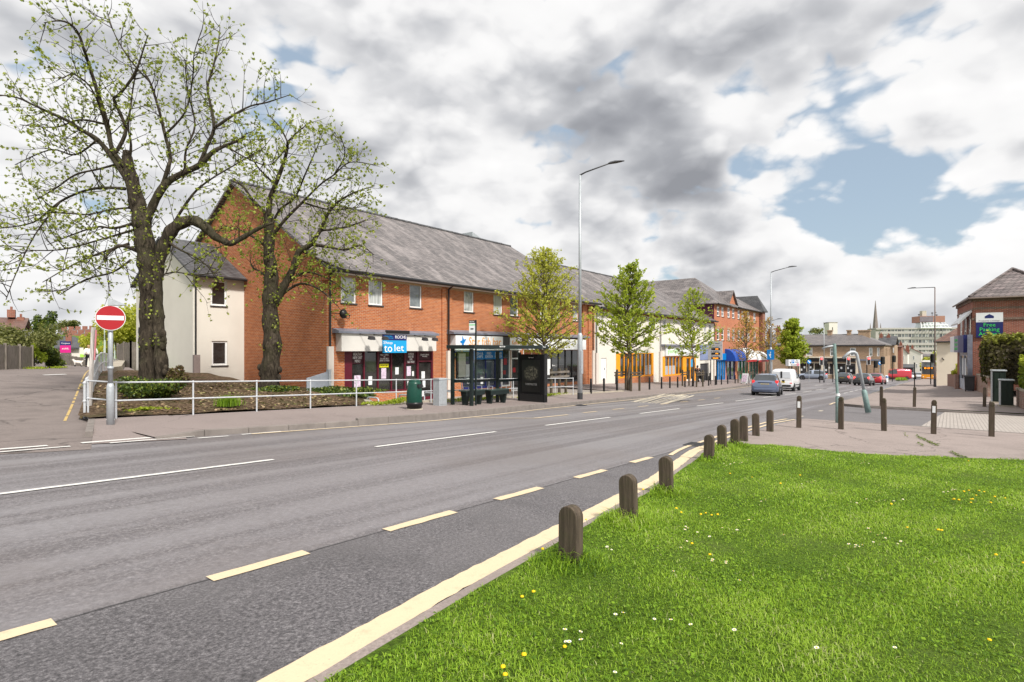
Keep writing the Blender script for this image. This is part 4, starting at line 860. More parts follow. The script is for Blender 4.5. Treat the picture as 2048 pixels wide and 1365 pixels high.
mb=MB(); mb.box((a(122),-.1,-.05),(a(140),-.02,.75)); mb.build('lower_panel',M('magenta_board',(.55,.01,.2),.5),sg,local=True); mb=MB(); mb.box((a(122),-.1,.76),(a(140),-.02,1.2)); mb.build('upper_panel',m_navy,sg,local=True)
txt('Coopers',(0,-.11,.98),.75,.2,m_txtw,sg,'local'); txt('sold.',(0,-.11,.4),.6,.2,m_txtw,sg,'local')
mb=MB(); mb.box((xs(160),-.1,zs(715)),(xs(171),-.02,zs(709))); g_=f.add(mb,'green_board',M('lime_board',(.35,.62,.08),.6))
k=0
for row,(Z,y0) in enumerate(((185,668),(172,676),(160,684))):
    for j in range(7):
        px=122+j*14+row*6; lab=['grey roofed terraced house in the upper row on the hillside','brown roofed terraced house in the middle row on the hillside','red roofed terraced house in the lowest row on the hillside'][row]
        f=Far('terraced_house',lab,'house',px,Z,None,SIDE,'terraced houses climbing the hill on the left'); x0,x1=f.x(px-7),f.x(px+6.8); e,r=f.z(y0-1.2*j*.4),f.z(y0-8-1.2*j*.4)
        mb=MB(); mb.box((x0,0,-6),(x1,7,e)); f.add(mb,'wall',[m_brickr,m_rendp,m_brickt][(j+row)%3])
        mb=MB(); slab(mb,[(x0,-.3,e),(x1,-.3,e),(x1,3.5,r),(x0,3.5,r)]); slab(mb,[(x0,3.5,r),(x1,3.5,r),(x1,7.3,e),(x0,7.3,e)]); f.add(mb,'roof',[m_slate,m_tileg,m_slated][row])
        mb=MB(); mb.box((x1-.9,3,r-.6),(x1+.5,4,r+1.1)); f.add(mb,'chimney',m_brickr)
# ------------------------------------------------------------------ right hand side
br=thing('red_brick_shop','red brick corner shop with tiled hipped roof on the right','building',(50.5,-1.25,-1.3),math.atan2(.092,.9957))
def L(mb,name,mat,par=None,**k): o=mb.build(name,mat,None,**k); o.parent=par or br; return o
# local: x along the street (away), y to the left; the street face is y=0, the near face x=0
PS=lambda u,z,d:(u,-d,z); PG=lambda u,z,d:(d,-u,z)
WR=[(.9+k*2.3,2.0+k*2.3,3.3,5.4) for k in range(3)]
mb=MB(); facade(mb,PS,0,8.4,-1.0,6.55,WR+[(.5,7.2,-.1,2.75)],.14); facade(mb,PG,0,5,-1.0,6.55,[],.1); L(mb,'wall',m_brickr)
mb=MB(); fb(mb,PG,-.05,5,5.0,5.16,-.05,0); fb(mb,PG,-.08,5,6.3,6.55,-.08,0); fb(mb,PG,0,5,5.75,5.9,-.004,0); fb(mb,PS,-.08,8.4,6.3,6.55,-.1,0); fb(mb,PS,0,8.4,5.7,5.82,-.03,0); L(mb,'brick_band',brick('grey_brown_brick',(.2,.12,.09),(.15,.09,.07),(.3,.26,.22)))
mb=MB(); e=6.6; slab(mb,[(-.3,.22,e),(2.3,-2.45,8.65),(8.4,-2.45,8.65),(8.4,.22,e)],.12); slab(mb,[(-.3,.22,e),(-.3,-5.4,e),(2.3,-2.45,8.65)],.12); slab(mb,[(-.35,-5.4,e),(8.5,-5.4,e),(8.5,-2.45,8.65),(2.3,-2.45,8.65)],.12); L(mb,'roof',m_tileg)
mb=MB(); mb.rod((-.36,.28,e-.1),(8.4,.28,e-.1),.06); mb.rod((-.36,.28,e-.1),(-.42,-5.4,e-.1),.06); L(mb,'gutter',M('brown_gutter',(.16,.12,.1),.5))
mb=MB(); mb.tube([(-.3,.22,e+.04),(2.3,-2.45,8.7)],.1,6); mb.tube([(2.3,-2.45,8.7),(-.36,-5.4,e+.06)],.1,6); L(mb,'hip_tiles',m_tileg)
for h in WR:
    o=window(None,PS,h,m_pvc,m_glassc,.12,(),((h[2]+h[3])/2,),False,.02); o.parent=br
    mb=MB(); fb(mb,PS,h[0]-.1,h[1]+.1,h[3],h[3]+.3,-.06,0); L(mb,'lintel',m_pvc)
mb=MB(); mb.prism([(.2,0,5.6),(.2,.75,4.75),(.2,.8,4.85),(.2,.05,5.72)],(4.2,0,0)); L(mb,'awning',m_signw)
sg=None
mb=MB(); mb.box((.1,0,2.75),(3.0,.5,4.0)); bd=L(mb,'sign_board',m_navy); mb=MB(); mb.box((3.0,.0,2.75),(5.4,.5,4.0)); L(mb,'grey_panel',M('grey_violet_board',(.22,.22,.3),.5),bd); mb=MB(); mb.box((5.4,0,2.75),(8.0,.5,4.0)); L(mb,'white_panel',m_signw,bd)
for k in range(3):
    o=txt('LETTINGS\nSALES\nRENTALS'.split('\n')[k],(4.1,.515,3.65-k*.32),1.7,.2,m_green,None,'local'); o.parent=bd; o.rotation_euler=(R(90),0,R(180)); o.location=(4.1,.515,3.65-k*.32)
mb=MB()
for a,b in ((.5,.75),(2.35,2.6),(4.6,4.8),(6.95,7.2)): fb(mb,PS,a,b,-.1,2.75,.02,.1)
fb(mb,PS,.75,6.95,2.5,2.75,.022,.1); fb(mb,PS,.75,6.95,-.1,.7,.022,.1); sf=L(mb,'shopfront',M('grey_blue_frame',(.42,.45,.52),.5)); mb=MB(); fb(mb,PS,.5,7.2,.6,2.6,.09,.11); L(mb,'pane',m_glassm,sf)
for k in range(4):
    mb=MB(); fb(mb,PS,.95+k*1.5,1.6+k*1.5,1.0,2.3,.07,.085); L(mb,'notice',m_paper,sf)
mb=MB(); mb.box((-.12,.02,-.1),(.0,.3,4.0)); L(mb,'downpipe',m_lead)
ps=thing('parking_board','free parking at rear board on the red brick side wall','sign',(50.45,-1.3,2.6),math.atan2(.092,.9957))
mb=MB(); mb.box((-.05,-1.55,-.1),(0,-.12,.95)); mb.build('lower_panel',m_navy,ps,local=True); mb=MB(); mb.box((-.05,-1.55,.952),(0,-.12,1.6)); mb.build('upper_panel',m_signw,ps,local=True)
txt('Free\nParking\nAt Rear',(-.06,-.83,.44),1.15,.88,m_green,ps,'localx')
mb=MB(); mb.prism([(-.052,-.83+.24,1.22),(-.052,-.83+.24,1.36),(-.052,-.83,1.5),(-.052,-.83-.24,1.36),(-.052,-.83-.24,1.22)],(-.006,0,0)); mb.build('house_emblem',m_navy,ps,local=True)
txt('Property Lettings',(-.06,-.83,1.06),1.1,.1,m_grey,ps,'localx')
# cream house beyond
f=Far('cream_house','cream rendered house end with red pantile roof beyond the brick shop','house',1885,61,-2.4,ROAD); xs,zs=f.x,f.z
mb=MB(); mb.box((xs(1873),0,-2),(xs(1945),7,zs(684))); f.add(mb,'wall',m_cream_w)
X0_,X1_=xs(1872),xs(1950); mb=MB(); slab(mb,[(X0_-.2,-.3,zs(683)),(X1_,-.3,zs(682)),(X1_,3.4,zs(645)),(X0_+2.6,3.4,zs(645))],.15); slab(mb,[(X0_-.2,-.3,zs(683)),(X0_+2.6,3.4,zs(645)),(X0_-.2,7.2,zs(683))],.12); f.add(mb,'roof',m_tile)
mb=MB(); mb.rod((xs(1884),-.05,zs(716)),(xs(1888),-.05,zs(721)),.04); f.add(mb,'wall_mark',m_black)
mb=MB(); mb.rod((xs(1871),-.4,zs(684.5)),(xs(1920),-.4,zs(684)),.08); f.add(mb,'gutter',m_gutter)
# garden walls
def wallrun(name,label,pts,h,wd,mat,capm,cap=.08,group=None):
    o=thing(name,label,'wall',(pts[0][0],pts[0][1],H(*pts[0])))
    mb=MB(); mc=MB()
    for (a,b),(c,d) in zip(pts,pts[1:]):
        v=Vector((c-a,d-b,0)).normalized(); q=Vector((-v.y,v.x,0))*wd/2
        def ring(z0,z1,k): return [(a+q.x*k,b+q.y*k,z0[0]),(c+q.x*k,d+q.y*k,z0[1]),(c-q.x*k,d-q.y*k,z0[1]),(a-q.x*k,b-q.y*k,z0[0]),(a+q.x*k,b+q.y*k,z1[0]),(c+q.x*k,d+q.y*k,z1[1]),(c-q.x*k,d-q.y*k,z1[1]),(a-q.x*k,b-q.y*k,z1[0])]
        za,zb=H(a,b)+.1,H(c,d)+.1
        mb.hexa(ring((za-.5,zb-.5),(za+h,zb+h),1)); mc.hexa(ring((za+h,zb+h),(za+h+cap,zb+h+cap),1.2))
    mb.build('brickwork',mat,o); mc.build('coping',capm,o); return o
m_pinkb=brick('pink_garden_brick',(.36,.2,.15),(.28,.14,.11),(.3,.26,.23))
wallrun('planter_wall','pinkish brick planter wall below the cream house',[(57.5,-.45),(66,-.35),(73,.1)],1.15,.22,m_pinkb,m_pinkb,.06)
wallrun('garden_wall','old brick and flint garden wall under the dark hedge',[(49.6,-1.55),(44,-1.75),(41.4,-1.8)],1.1,.25,brick('flint_brick',(.4,.3,.24),(.33,.15,.11),(.36,.32,.28)),m_conc)
wallrun('hedge_wall','low weathered brick wall at the right edge below the golden hedge',[(35.6,-2.6),(33.8,-2.65),(30,-3.6)],.8,.25,brick('weathered_brick',(.34,.26,.22),(.3,.13,.1),(.36,.32,.28)),m_conc)
for (px,py,w_,d_,h_,lab) in ((1997,806,.5,.45,1.58,'taller dark green utility cabinet under the hedge'),(2013,813,.45,.45,1.2,'shorter dark green utility cabinet next to the taller one')):
    p=gnd(px,py,.12); o=thing('utility_cabinet',lab,'cabinet',(p.x,p.y,p.z),math.atan2(.092,.9957))
    mb=MB(); mb.box((-.2,-w_/2,0),(d_-.2,w_/2,h_)); mb.build('body',m_dgreen if 0 else M('cabinet_green',(.008,.016,.012),.45),o,local=True,bevel=.015)
    mb=MB(); mb.box((-.24,-w_/2-.04,h_),(d_-.16,w_/2+.04,h_+.07)); mb.build('lid',m_galv,o,local=True,bevel=.015)
    mb=MB(); mb.box((-.18,w_/2,.05),(d_-.22,w_/2+.02,h_-.02)); mb.build('side_panel',m_galv,o,local=True)
    mb=MB(); mb.box((-.215,-w_/2+.06,.12),(-.2,-.01,h_-.08)); mb.box((-.215,.01,.12),(-.2,w_/2-.06,h_-.08)); mb.box((-.23,.05,h_*.5),(-.215,.08,h_*.5+.12)); mb.build('door',M('cabinet_door_green',(.01,.02,.015),.5),o,local=True)
    mb=MB(); mb.box((-.25,-w_/2-.06,-.15),(d_-.15,w_/2+.06,.06)); mb.build('plinth',m_conc,o,local=True)
p=Vector((49.3,-1.05,H(49.3,-1.05)+.1)); o=thing('wheelie_bin','dark grey wheelie bin between the brick shop and garden wall','bin',p)
mb=MB(); mb.hexa([(-.22,-.24,.1),(.22,-.24,.1),(.22,.24,.1),(-.22,.24,.1),(-.28,-.28,1.0),(.28,-.28,1.0),(.28,.28,1.0),(-.28,.28,1.0)]); mb.build('body',m_dkgrey,o,local=True,bevel=.02)
mb=MB(); mb.prism([(-.31,-.3,1.0),(-.31,-.3,1.06),(.0,-.3,1.12),(.31,-.3,1.06),(.31,-.3,1.0)],(0,.6,0)); mb.build('lid',m_dkgrey,o,local=True)
for y in (-.2,.2): mb=MB(); mb.lathe([(.1,-.03),(.1,.03)],(.22,y,.1),12,'y'); mb.build('wheel',m_tyre,o,local=True)
# ------------------------------------------------------------------ street furniture
RL=[(4.6,17.35),(4.85,16.15)]+[(4.85+k*1.76,16.1) for k in range(1,13)]
def railing(name,label,pts,top,zf,rails=(1.0,.5),r=.02,mat=m_whiterail,posts=True,infill=False,cat='railing'):
    o=thing(name,label,cat,(pts[0][0],pts[0][1],zf(*pts[0])))
    for i,(s,n) in enumerate(pts if posts else []):
        z=zf(s,n); mb=MB(); mb.rod((s,n,z-.3),(s,n,z+top),r*1.12)
        for k in rails: mb.ball((s,n,z+top*k),r*1.75,None,None,8,5)
        mb.build('post',mat,o)
    for k in rails:
        mb=MB(); mb.tube([(s,n,zf(s,n)+top*k) for s,n in pts],r,8); mb.build('rail',mat,o)
    return o
railing('pedestrian_railing','white two rail pedestrian railing along the back of the far pavement',RL,.9,pav)
RT=[(4.54,17.4,.80),(4.85,18.4,.86),(5.2,19.4,.93),(5.9,21.8,1.12),(6.6,24.1,1.28),(7.3,26.4,1.4),(8.5,30.2,1.5),(9.7,34,1.5),(11.0,38,1.38),(12.3,42,1.2),(13.6,45.6,1.02),(14.9,49.2,.9)]
o=thing('curved_handrail','white curved handrail with upright bars climbing beside the side street','railing',(4.54,17.4,0))
for dz in (0,-.46):
    mb=MB(); mb.tube([(s,n,z+dz) for s,n,z in RT],.028,8); mb.build('rail',m_whiterail,o)
k=0
for (a,b,c),(d,e,f_) in zip(RT,RT[1:]):
    mb=MB(); mb.rod((a,b,min(H(a,b),c-.95)),(a,b,c),.03); mb.ball((a,b,c),.045,None,None,8,5); mb.ball((a,b,c-.46),.045,None,None,8,5); mb.build('post',m_whiterail,o)
    mb=MB()
    if b>19:
        for j in range(1,4): t_=j/4; mb.rod((a+(d-a)*t_,b+(e-b)*t_,c+(f_-c)*t_-.95),(a+(d-a)*t_,b+(e-b)*t_,c+(f_-c)*t_),.008,5)
        mb.build('bars',m_whiterail,o)
# no entry sign
p=gnd(221,848); o=thing('no_entry_sign','red round no entry sign on a grey post at the side street','sign',p)
mb=MB(); mb.tube([(0,0,-.2),(0,0,.84),(0,0,.92)],[.08,.078,.054],14); mb.build('base_post',m_galv,o,local=True,smooth=True); mb=MB(); mb.rod((0,0,.9),(0,0,2.62),.05,12); mb.tube([(0,0,1.24),(0,0,1.3)],.064,12); mb.build('post',m_galv,o,local=True,smooth=True)
fd=Vector((-p.x,-p.y,0)).normalized(); an=math.atan2(fd.y,fd.x)
mb=MB(); mb.lathe([(.284,0),(.284,.03)],(.06,0,2.4),40,'x'); pl=mb.build('plate',m_signw,o,local=True); pl.rotation_euler=(0,0,an)
mb=MB(); mb.lathe([(.27,.028),(.27,.034)],(.06,0,2.4),40,'x'); rd=mb.build('red_disc',m_red,pl,local=True)
mb=MB(); mb.box((.094,-.25,2.352),(.098,.25,2.45)); mb.build('white_bar',m_signw,pl,local=True)
mb=MB(); mb.prism([(-.1,.05,2.68),(-.1,.05,2.82),(-.1,-.06,2.82),(-.1,-.3,2.7)],(.2,0,0)); mb.rod((0,0,2.55),(0,0,2.72),.04); ln=mb.build('sign_lantern',m_galv,o,local=True); ln.rotation_euler=(0,0,an+R(180))
# pale leaning post
a=at(177,828,15.2); b=at(187,655,15.2); o=thing('pale_post','pale leaning wooden post inside the railing corner','post',(a.x,a.y,a.z))
mb=MB(); mb.tube([(0,0,-.3),tuple(b-a)],.055,4); mb.build('shaft',m_palewood,o,local=True); mb=MB(); d_=b-a; mb.tube([tuple(d_*.62+Vector((.05,-.06,0))),tuple(d_*.97+Vector((.05,-.06,0)))],.02,4); mb.build('red_edge',M('faded_red',(.55,.2,.22),.6),o,local=True)
# litter bin
p=gnd(829,819); o=thing('litter_bin','dark green round litter bin on the pavement before the empty shop','bin',p)
mb=MB(); mb.lathe([(.24,.14),(.265,.2),(.262,.5),(.225,.85),(.2,.93)],(0,0,0),20); mb.build('body',m_dgreen,o,smooth=True,local=True)
mb=MB(); mb.lathe([(.2,.92),(.19,.96),(.12,.985),(.02,.99)],(0,0,0),20); mb.build('lid',m_dgreen,o,smooth=True,local=True)
mb=MB(); mb.lathe([(.24,.02),(.25,.14),(.275,.15),(.278,.235),(.265,.24)],(0,0,0),20); mb.build('base_ring',m_black,o,smooth=True,local=True); mb=MB(); mb.lathe([(.3,-.06),(.27,.03)],(0,0,0),14); mb.build('plinth',m_conc,o,local=True)
mb=MB(); mb.hexa([(-.16,-.27,.74),(.13,-.27,.74),(.13,-.15,.74),(-.16,-.15,.74),(-.15,-.235,.84),(.12,-.235,.84),(.12,-.15,.84),(-.15,-.15,.84)]); q=mb.build('opening',m_black,o,local=True); q.rotation_euler=(0,0,R(20))
mb=MB(); mb.box((.02,-.28,.43),(.14,-.262,.6)); q=mb.build('notice',m_signw,o,local=True); q.rotation_euler=(0,0,R(20))
# grey cabinet
p=gnd(880,811); o=thing('grey_cabinet','tall galvanised steel control cabinet between the litter bin and bus shelter','cabinet',p)
mb=MB(); mb.box((-.2,-.17,-.1),(.2,.17,.95)); mb.build('body',m_galv,o,local=True,bevel=.02); mb=MB(); mb.prism([(-.22,-.19,.95),(-.22,.19,.95),(-.22,.15,1.0),(-.22,-.15,1.0)],(.44,0,0)); mb.build('lid',m_galv,o,local=True); mb=MB(); mb.box((-.17,-.182,.05),(.17,-.168,.9)); mb.build('door',m_galv,o,local=True,bevel=.005)
# cycle hoops
proto=None
for s in (13.6,15.2,16.6,17.6):
    if proto is None:
        proto=o=thing('cycle_hoop','grey steel cycle hoop standing in the sunken forecourt','cycle hoop',(s,17.4,-1.0),0,'cycle hoops in the forecourt')
        mb=MB(); mb.tube([(0,-.35,-.1),(0,-.35,.7)]+[(0,-.35+.12*(1-math.cos(R(a))),.7+.12*math.sin(R(a))) for a in (30,60,90)]+[(0,.23+.12*math.sin(R(a)),.7+.12*math.cos(R(a))) for a in (0,30,60,90)]+[(0,.35,.7),(0,.35,-.1)],.03,8); mb.build('hoop',m_galv,o,local=True,smooth=True)
    else: dup(proto,(s,17.4,-1.0))
# bus shelter
o=thing('bus_shelter','dark green steel and glass bus shelter with two seats and advert panel','bus shelter',(17,14.2,pav(17,14)))
def zb(s): return pav(s,14)
for s,n in ((15.2,14.72),(15.35,13.9),(16.25,14.72),(17.85,14.72),(19.35,14.72)):
    mb=MB(); mb.box((s-.055,n-.055,zb(s)-.1),(s+.055,n+.055,zb(s)+2.1)); mb.build('post',m_shelter,o)
RZ=zb(14.6)+2.08
mb=MB(); mb.box((15.0,13.45,RZ),(19.7,14.85,RZ+.14)); mb.build('roof',m_shelter,o,bevel=.01)
txt('BUS STOP',(16.6,13.445,RZ+.08),.34,.05,m_txtw,o); txt('Clear',(19.4,13.445,RZ+.08),.24,.05,m_txtw,o)
for a,b,n in ((15.24,16.21,14.72),(16.29,17.81,14.72),(17.89,19.3,14.72)):
    mb=MB(); mb.box((a,n-.03,zb(a)+.82),(b,n+.03,zb(a)+.92)); mb.build('rail',m_shelter,o)
mb=MB(); mb.box((15.24,13.93,zb(14.6)+.82),(15.34,14.7,zb(14.6)+.92)); mb.build('rail',m_shelter,o)
tg=NT('clear_glass'); g1=tg.n('ShaderNodeBsdfTransparent',{'Color':(.9,.94,.92)}); g2=tg.n('ShaderNodeBsdfGlossy',{'Roughness':.02}); tg.l(tg.n('ShaderNodeMixShader',{0:.08,1:g1.outputs[0],2:g2.outputs[0]}).outputs[0],tg.out.inputs[0]); m_clear=tg.mat
for a,b in ((15.24,16.21),(16.29,17.81),(17.89,19.3)):
    mb=MB(); mb.box((a,14.715,zb(a)+.95),(b,14.725,RZ)); mb.build('glass_pane',m_clear,o)
mb=MB(); mb.box((15.26,13.95,zb(14.6)+.95),(15.27,14.68,RZ)); mb.build('glass_pane',m_clear,o)
mb=MB(); mb.box((15.35,14.6,zb(15)+.96),(16.1,14.7,zb(15)+1.98)); tc=mb.build('timetable_case',m_black,o); mb=MB(); mb.box((15.4,14.59,zb(15)+1.02),(15.78,14.6,zb(15)+1.92)); sub(mb,'timetable',M('cream_timetable',(.62,.6,.52),.5),tc); mb=MB(); mb.box((15.8,14.59,zb(15)+1.02),(16.05,14.6,zb(15)+1.5)); sub(mb,'notice',m_paper,tc); mb=MB(); mb.box((15.8,14.588,zb(15)+1.52),(16.05,14.6,zb(15)+1.8)); sub(mb,'notice',m_navy,tc)
for a,b in ((15.3,16.35),(16.7,17.85)):
    mb=MB(); mb.box((a,14.1,zb(a)+.5),(b,14.5,zb(a)+.55)); st=mb.build('seat',m_seat,o,bevel=.01)
    mb=MB(); mb.box((a,14.1,zb(a)+.34),(b,14.13,zb(a)+.5)); sub(mb,'apron',m_shelter,st)
    for u in (a+.15,b-.15):
        mb=MB(); mb.prism([(u-.05,14.1,zb(a)+.5),(u-.05,14.5,zb(a)+.5),(u-.05,14.4,zb(a)-.05),(u-.05,14.22,zb(a)-.05)],(.1,0,0)); sub(mb,'leg',m_shelter,st)
        mb=MB(); mb.tube([(u,14.14,zb(a)+.55),(u,14.14,zb(a)+.68),(u,14.4,zb(a)+.68),(u,14.4,zb(a)+.55)],.014,6); sub(mb,'armrest',m_galv,st)
mb=MB(); z=zb(19.4); mb.box((19.25,13.35,z-.05),(19.5,14.68,z+2.02)); ad=mb.build('advert_panel',M('advert_case',(.006,.006,.007),.6,spec=.25),o,bevel=.02)
mb=MB(); mb.box((19.235,13.42,z+.0),(19.25,14.62,z+.32)); sub(mb,'lower_plate',m_black,ad); 
mb=MB(); mb.box((19.238,13.56,z+.42),(19.249,14.5,z+1.78)); tt=NT('dark_poster'); pp=tt.pos(); sx=tt.n('ShaderNodeSeparateXYZ',{0:pp}); dd=tt.math('ADD',tt.math('POWER',tt.math('MULTIPLY',tt.math('SUBTRACT',sx.outputs[1],14.02),2.4),2),tt.math('POWER',tt.math('MULTIPLY',tt.math('SUBTRACT',sx.outputs[2],z+1.22),2.9),2)); ff=tt.noise(pp,13,6,.7); msk=tt.math('MULTIPLY',tt.maprange(dd,.4,1.1,1,0,True),tt.maprange(ff,.42,.66,0,1,True)); tt.pbr(tt.mix(msk,(.006,.006,.006),(.17,.16,.12)),.35); sub(mb,'poster',tt.mat,ad)
subtxt('TASKMASTER',(19.232,14.02,z+.74),.62,.09,M('poster_grey',(.2,.2,.2),.6),ad,'oncoming'); subtxt('Clear Channel',(19.232,14.02,z+1.88),.26,.035,m_txtw,ad,'oncoming')
mb=MB(); 
for k in range(6): mb.box((19.29+k*.035,13.342,z+.3),(19.305+k*.035,13.352,z+1.98))
sub(mb,'side_ribs',m_dkgrey,ad)
# bus stop flag
o=thing('bus_stop_flag','white bus stop flag on a black pole rising through the shelter','sign',(15.7,14.0,zb(15.7)))
mb=MB(); mb.rod((0,0,-.1),(0,0,3.2),.035); mb.build('post',m_shelter,o,local=True); mb=MB(); mb.box((-.03,.02,2.72),(.03,.26,3.18)); q=mb.build('flag',m_signw,o,local=True,bevel=.004); q.rotation_euler=(0,0,R(20))
mb=MB(); mb.box((-.034,.02,3.09),(.034,.262,3.185)); q2=mb.build('dark_band',m_black,q,local=True); mb=MB(); mb.box((-.033,.02,3.0),(.033,.261,3.03)); mb.build('green_band',m_green,q,local=True); mb=MB(); mb.box((-.034,.08,2.84),(.034,.2,2.89)); mb.build('bus_emblem',m_txtk,q,local=True); x=txt('BUS STOP',(-.037,.14,3.135),.18,.04,m_txtw,q,'localx')
# street lamps
def lamp(label,base,h,arm,armlen,mat,thick=1.0,lower=3.0,shoe=.3,bracket=None,rise=.35,head=.75):
    o=thing('street_lamp',label,'street lamp',base); a=Vector(arm).normalized()
    mb=MB(); mb.tube([(0,0,-.2),(0,0,lower),(0,0,lower+.12)],[.115*thick,.11*thick,.075*thick],12); q=mb.build('lower_post',m_galv if mat is None else mat,o,local=True,smooth=True)
    mb=MB(); mb.box((-.085*thick,-.119*thick,1.2),(.085*thick,.0,2.3)); mb.build('door',m_galv if mat is None else mat,q,local=True,bevel=.005)
    mb=MB(); mb.tube([(0,0,0),(0,0,shoe)],.122*thick,12); mb.build('dark_shoe',m_dkgrey,q,local=True)
    mb=MB(); mb.tube([(0,0,lower+.1),(0,0,h)],[.072*thick,.05*thick],12); mb.build('column',m_galv if mat is None else mat,o,local=True,smooth=True)
    e=a*armlen+Vector((0,0,h+rise)); mb=MB(); mb.tube([(0,0,h-.12),(0,0,h),tuple(a*armlen*.2+Vector((0,0,h+rise*.3))),tuple(e)],[.05,.042,.034,.03],8); ar=mb.build('arm',m_dkgrey,o,local=True,smooth=True)
    mb=MB(); q=Vector((-a.y,a.x,0)); up=Vector((0,0,1)); pr=[]
    for t_,w_,hh in ((0,.05,.05),(.12,.11,.09),(.45,.15,.1),(.8,.11,.05),(1.0,.03,.015)):
        c=e+a*head*t_+up*rise*.12*t_; pr.append([c+q*w_,c+up*hh,c-q*w_,c-up*.03])
    i=0
    for r0,r1 in zip(pr,pr[1:]):
        for k in range(4): mb.face([r0[k],r0[(k+1)%4],r1[(k+1)%4],r1[k]])
    mb.face(pr[0][::-1]); mb.face(pr[-1]); mb.build('lamp_head',m_dkgrey,ar,local=True,smooth=True)
    return o
lamp('tall grey street lamp with curved arm beside the bus shelter',gnd(1160,799),10.55,(.25,-1,0),1.35,None,1.05)
l2=lamp('tall street lamp carrying a small blue square sign near the blue grey hatchback',Vector((57.5,13.5,gz(57.5)+.12)),10.9,(.0,-1,0),1.5,None,1.0,3.6)
mb=MB(); mb.box((-.16,-.32,2.55),(-.13,.32,3.5)); bs=mb.build('blue_sign',m_blue,l2,local=True); mb=MB(); mb.prism([(-.162,-.05,2.95),(-.162,.05,2.95),(-.162,.03,3.15),(-.162,-.03,3.15)],(-.004,0,0)); mb.prism([(-.162,.1,3.1),(-.162,.16,3.1),(-.162,.0,2.72),(-.162,-.06,2.72)],(-.004,0,0)); mb.lathe([(.05,-.166),(.05,-.16)],(0,0,3.25),10,'x'); mb.build('walker_emblem',m_txtw,bs,local=True)
lamp('tall brown street lamp with arm to the left in front of the cream house',Vector((71.2,1.2,H(71.2,1.2)+.12)),10.1,(.1,1,0),1.55,M('brown_lamp_column',(.16,.12,.11),.5),.95,2.0,.8,None,.05)
p=at(1648,757,77); lamp('slim grey street lamp with short arm at the traffic lights',Vector((p.x,p.y,gz(p.x))),8.1,(-.6,-.8,0),.25,None,.75,2.0,.3,None,.08,.4)
p=at(1541,757,85); lamp('far small street lamp seen behind the tall lamp column',Vector((p.x,p.y,gz(p.x))),8.9,(0,-1,0),.9,None,.7,2,.3)
for px,Z,h_,lab in ((209,46,7.5,'slim pale lamp post behind the no entry sign'),(229,60,6.6,'pale lamp post with a round red sign beyond the handrail')):
    p=at(px,735,Z); lamp(lab,Vector((p.x,p.y,H(p.x,p.y))),h_*.62,(0,-1,0),.4,M('pale_green_post',(.45,.52,.47),.5),.7,1.6,.1,None,.05,.5)
# black bollards
proto=None
for i,(s,n) in enumerate([(28.06,16.2),(29.86,16.35),(31.81,16.5),(33.6,16.5),(36.66,16.5),(39.2,16.7),(41.0,16.8),(42.8,16.9),(44.6,17.0),(46.6,17.1),(50.3,17.0),(52.4,17.1),(54.8,17.3),(57.4,17.5),(60.2,17.6),(40.7,21.2),(60.8,21.2),(63.4,21.6),(64.3,21.6)]):
    z=pav(s,n)
    if proto is None:
        proto=o=thing('black_bollard','slim black bollard standing on the pavement along the shops','bollard',(s,n,z),0,'black bollards along the shop pavement')
        mb=MB(); mb.lathe([(.062,-.15),(.062,.82),(.05,.86),(.02,.87)],(0,0,0),12); mb.build('post',m_black,o,local=True); mb=MB(); mb.lathe([(.066,.7),(.066,.76)],(0,0,0),12); mb.build('band',m_dkgrey,o,local=True)
    else: dup(proto,(s,n,z))
# timber bollards by the grass
BL=[(3.88,2.43,.47,.18),(5.34,2.63,.49,.17),(6.92,2.88,.47,.165),(10.04,3.39,.44,.165),(11.43,3.59,.5,.165),(12.1,3.54,.58,.165),(13.35,3.71,.56,.165),(14.67,3.79,.54,.16),(16.0,3.78,.56,.16)]
BLL=['nearest round topped timber bollard in long grass','second timber bollard from the viewer, in grass at the road edge','third timber bollard from the viewer, standing in the grass','fourth timber bollard, last one before the row bunches up','timber bollard fifth along the row at the tip of the lawn','timber bollard at the corner of lawn and footway','timber bollard, first of three on the bare footway','middle timber bollard of the three on the bare footway','farthest of the round topped timber bollards by the road']
for i,((s,n,h,w_),lb) in enumerate(zip(BL,BLL)):
    o=thing('timber_bollard',lb,'bollard',(s,n,gz(s)+.05),R(rnd.uniform(-5,5)),'round topped timber bollards along the lawn'); t_=.05
    pr=[(-t_,-w_/2,-.3),(-t_,w_/2,-.3)]+[(-t_,w_/2*math.cos(R(a)),h-w_/2+w_/2*math.sin(R(a))) for a in range(0,181,15)]
    mb=MB(); mb.prism(pr,(2*t_,0,0)); q=mb.build('post',m_wood,o,local=True,bevel=.008); q.rotation_euler=(R(rnd.uniform(-2,2)),R(rnd.uniform(-2,2)),0)
PL=[(17.75,3.42,1),(18.3,2.44,0),(18.85,1.46,0),(19.03,.35,1),(19.57,-.87,0),(31.3,2.53,0),(31.9,1.3,0),(34.2,-1.27,0)]
PLL=['square timber post with white reflector nearest the road','square timber post next to the grey green pole','square timber post between the pole and the middle reflector post','square timber post with white reflector in the middle of the footway','square mossy timber post farthest right on the footway','timber post beyond the access road near the leaning pole','timber post beyond the access road in front of the thin black pole','timber post beyond the access road beside the green cabinets']
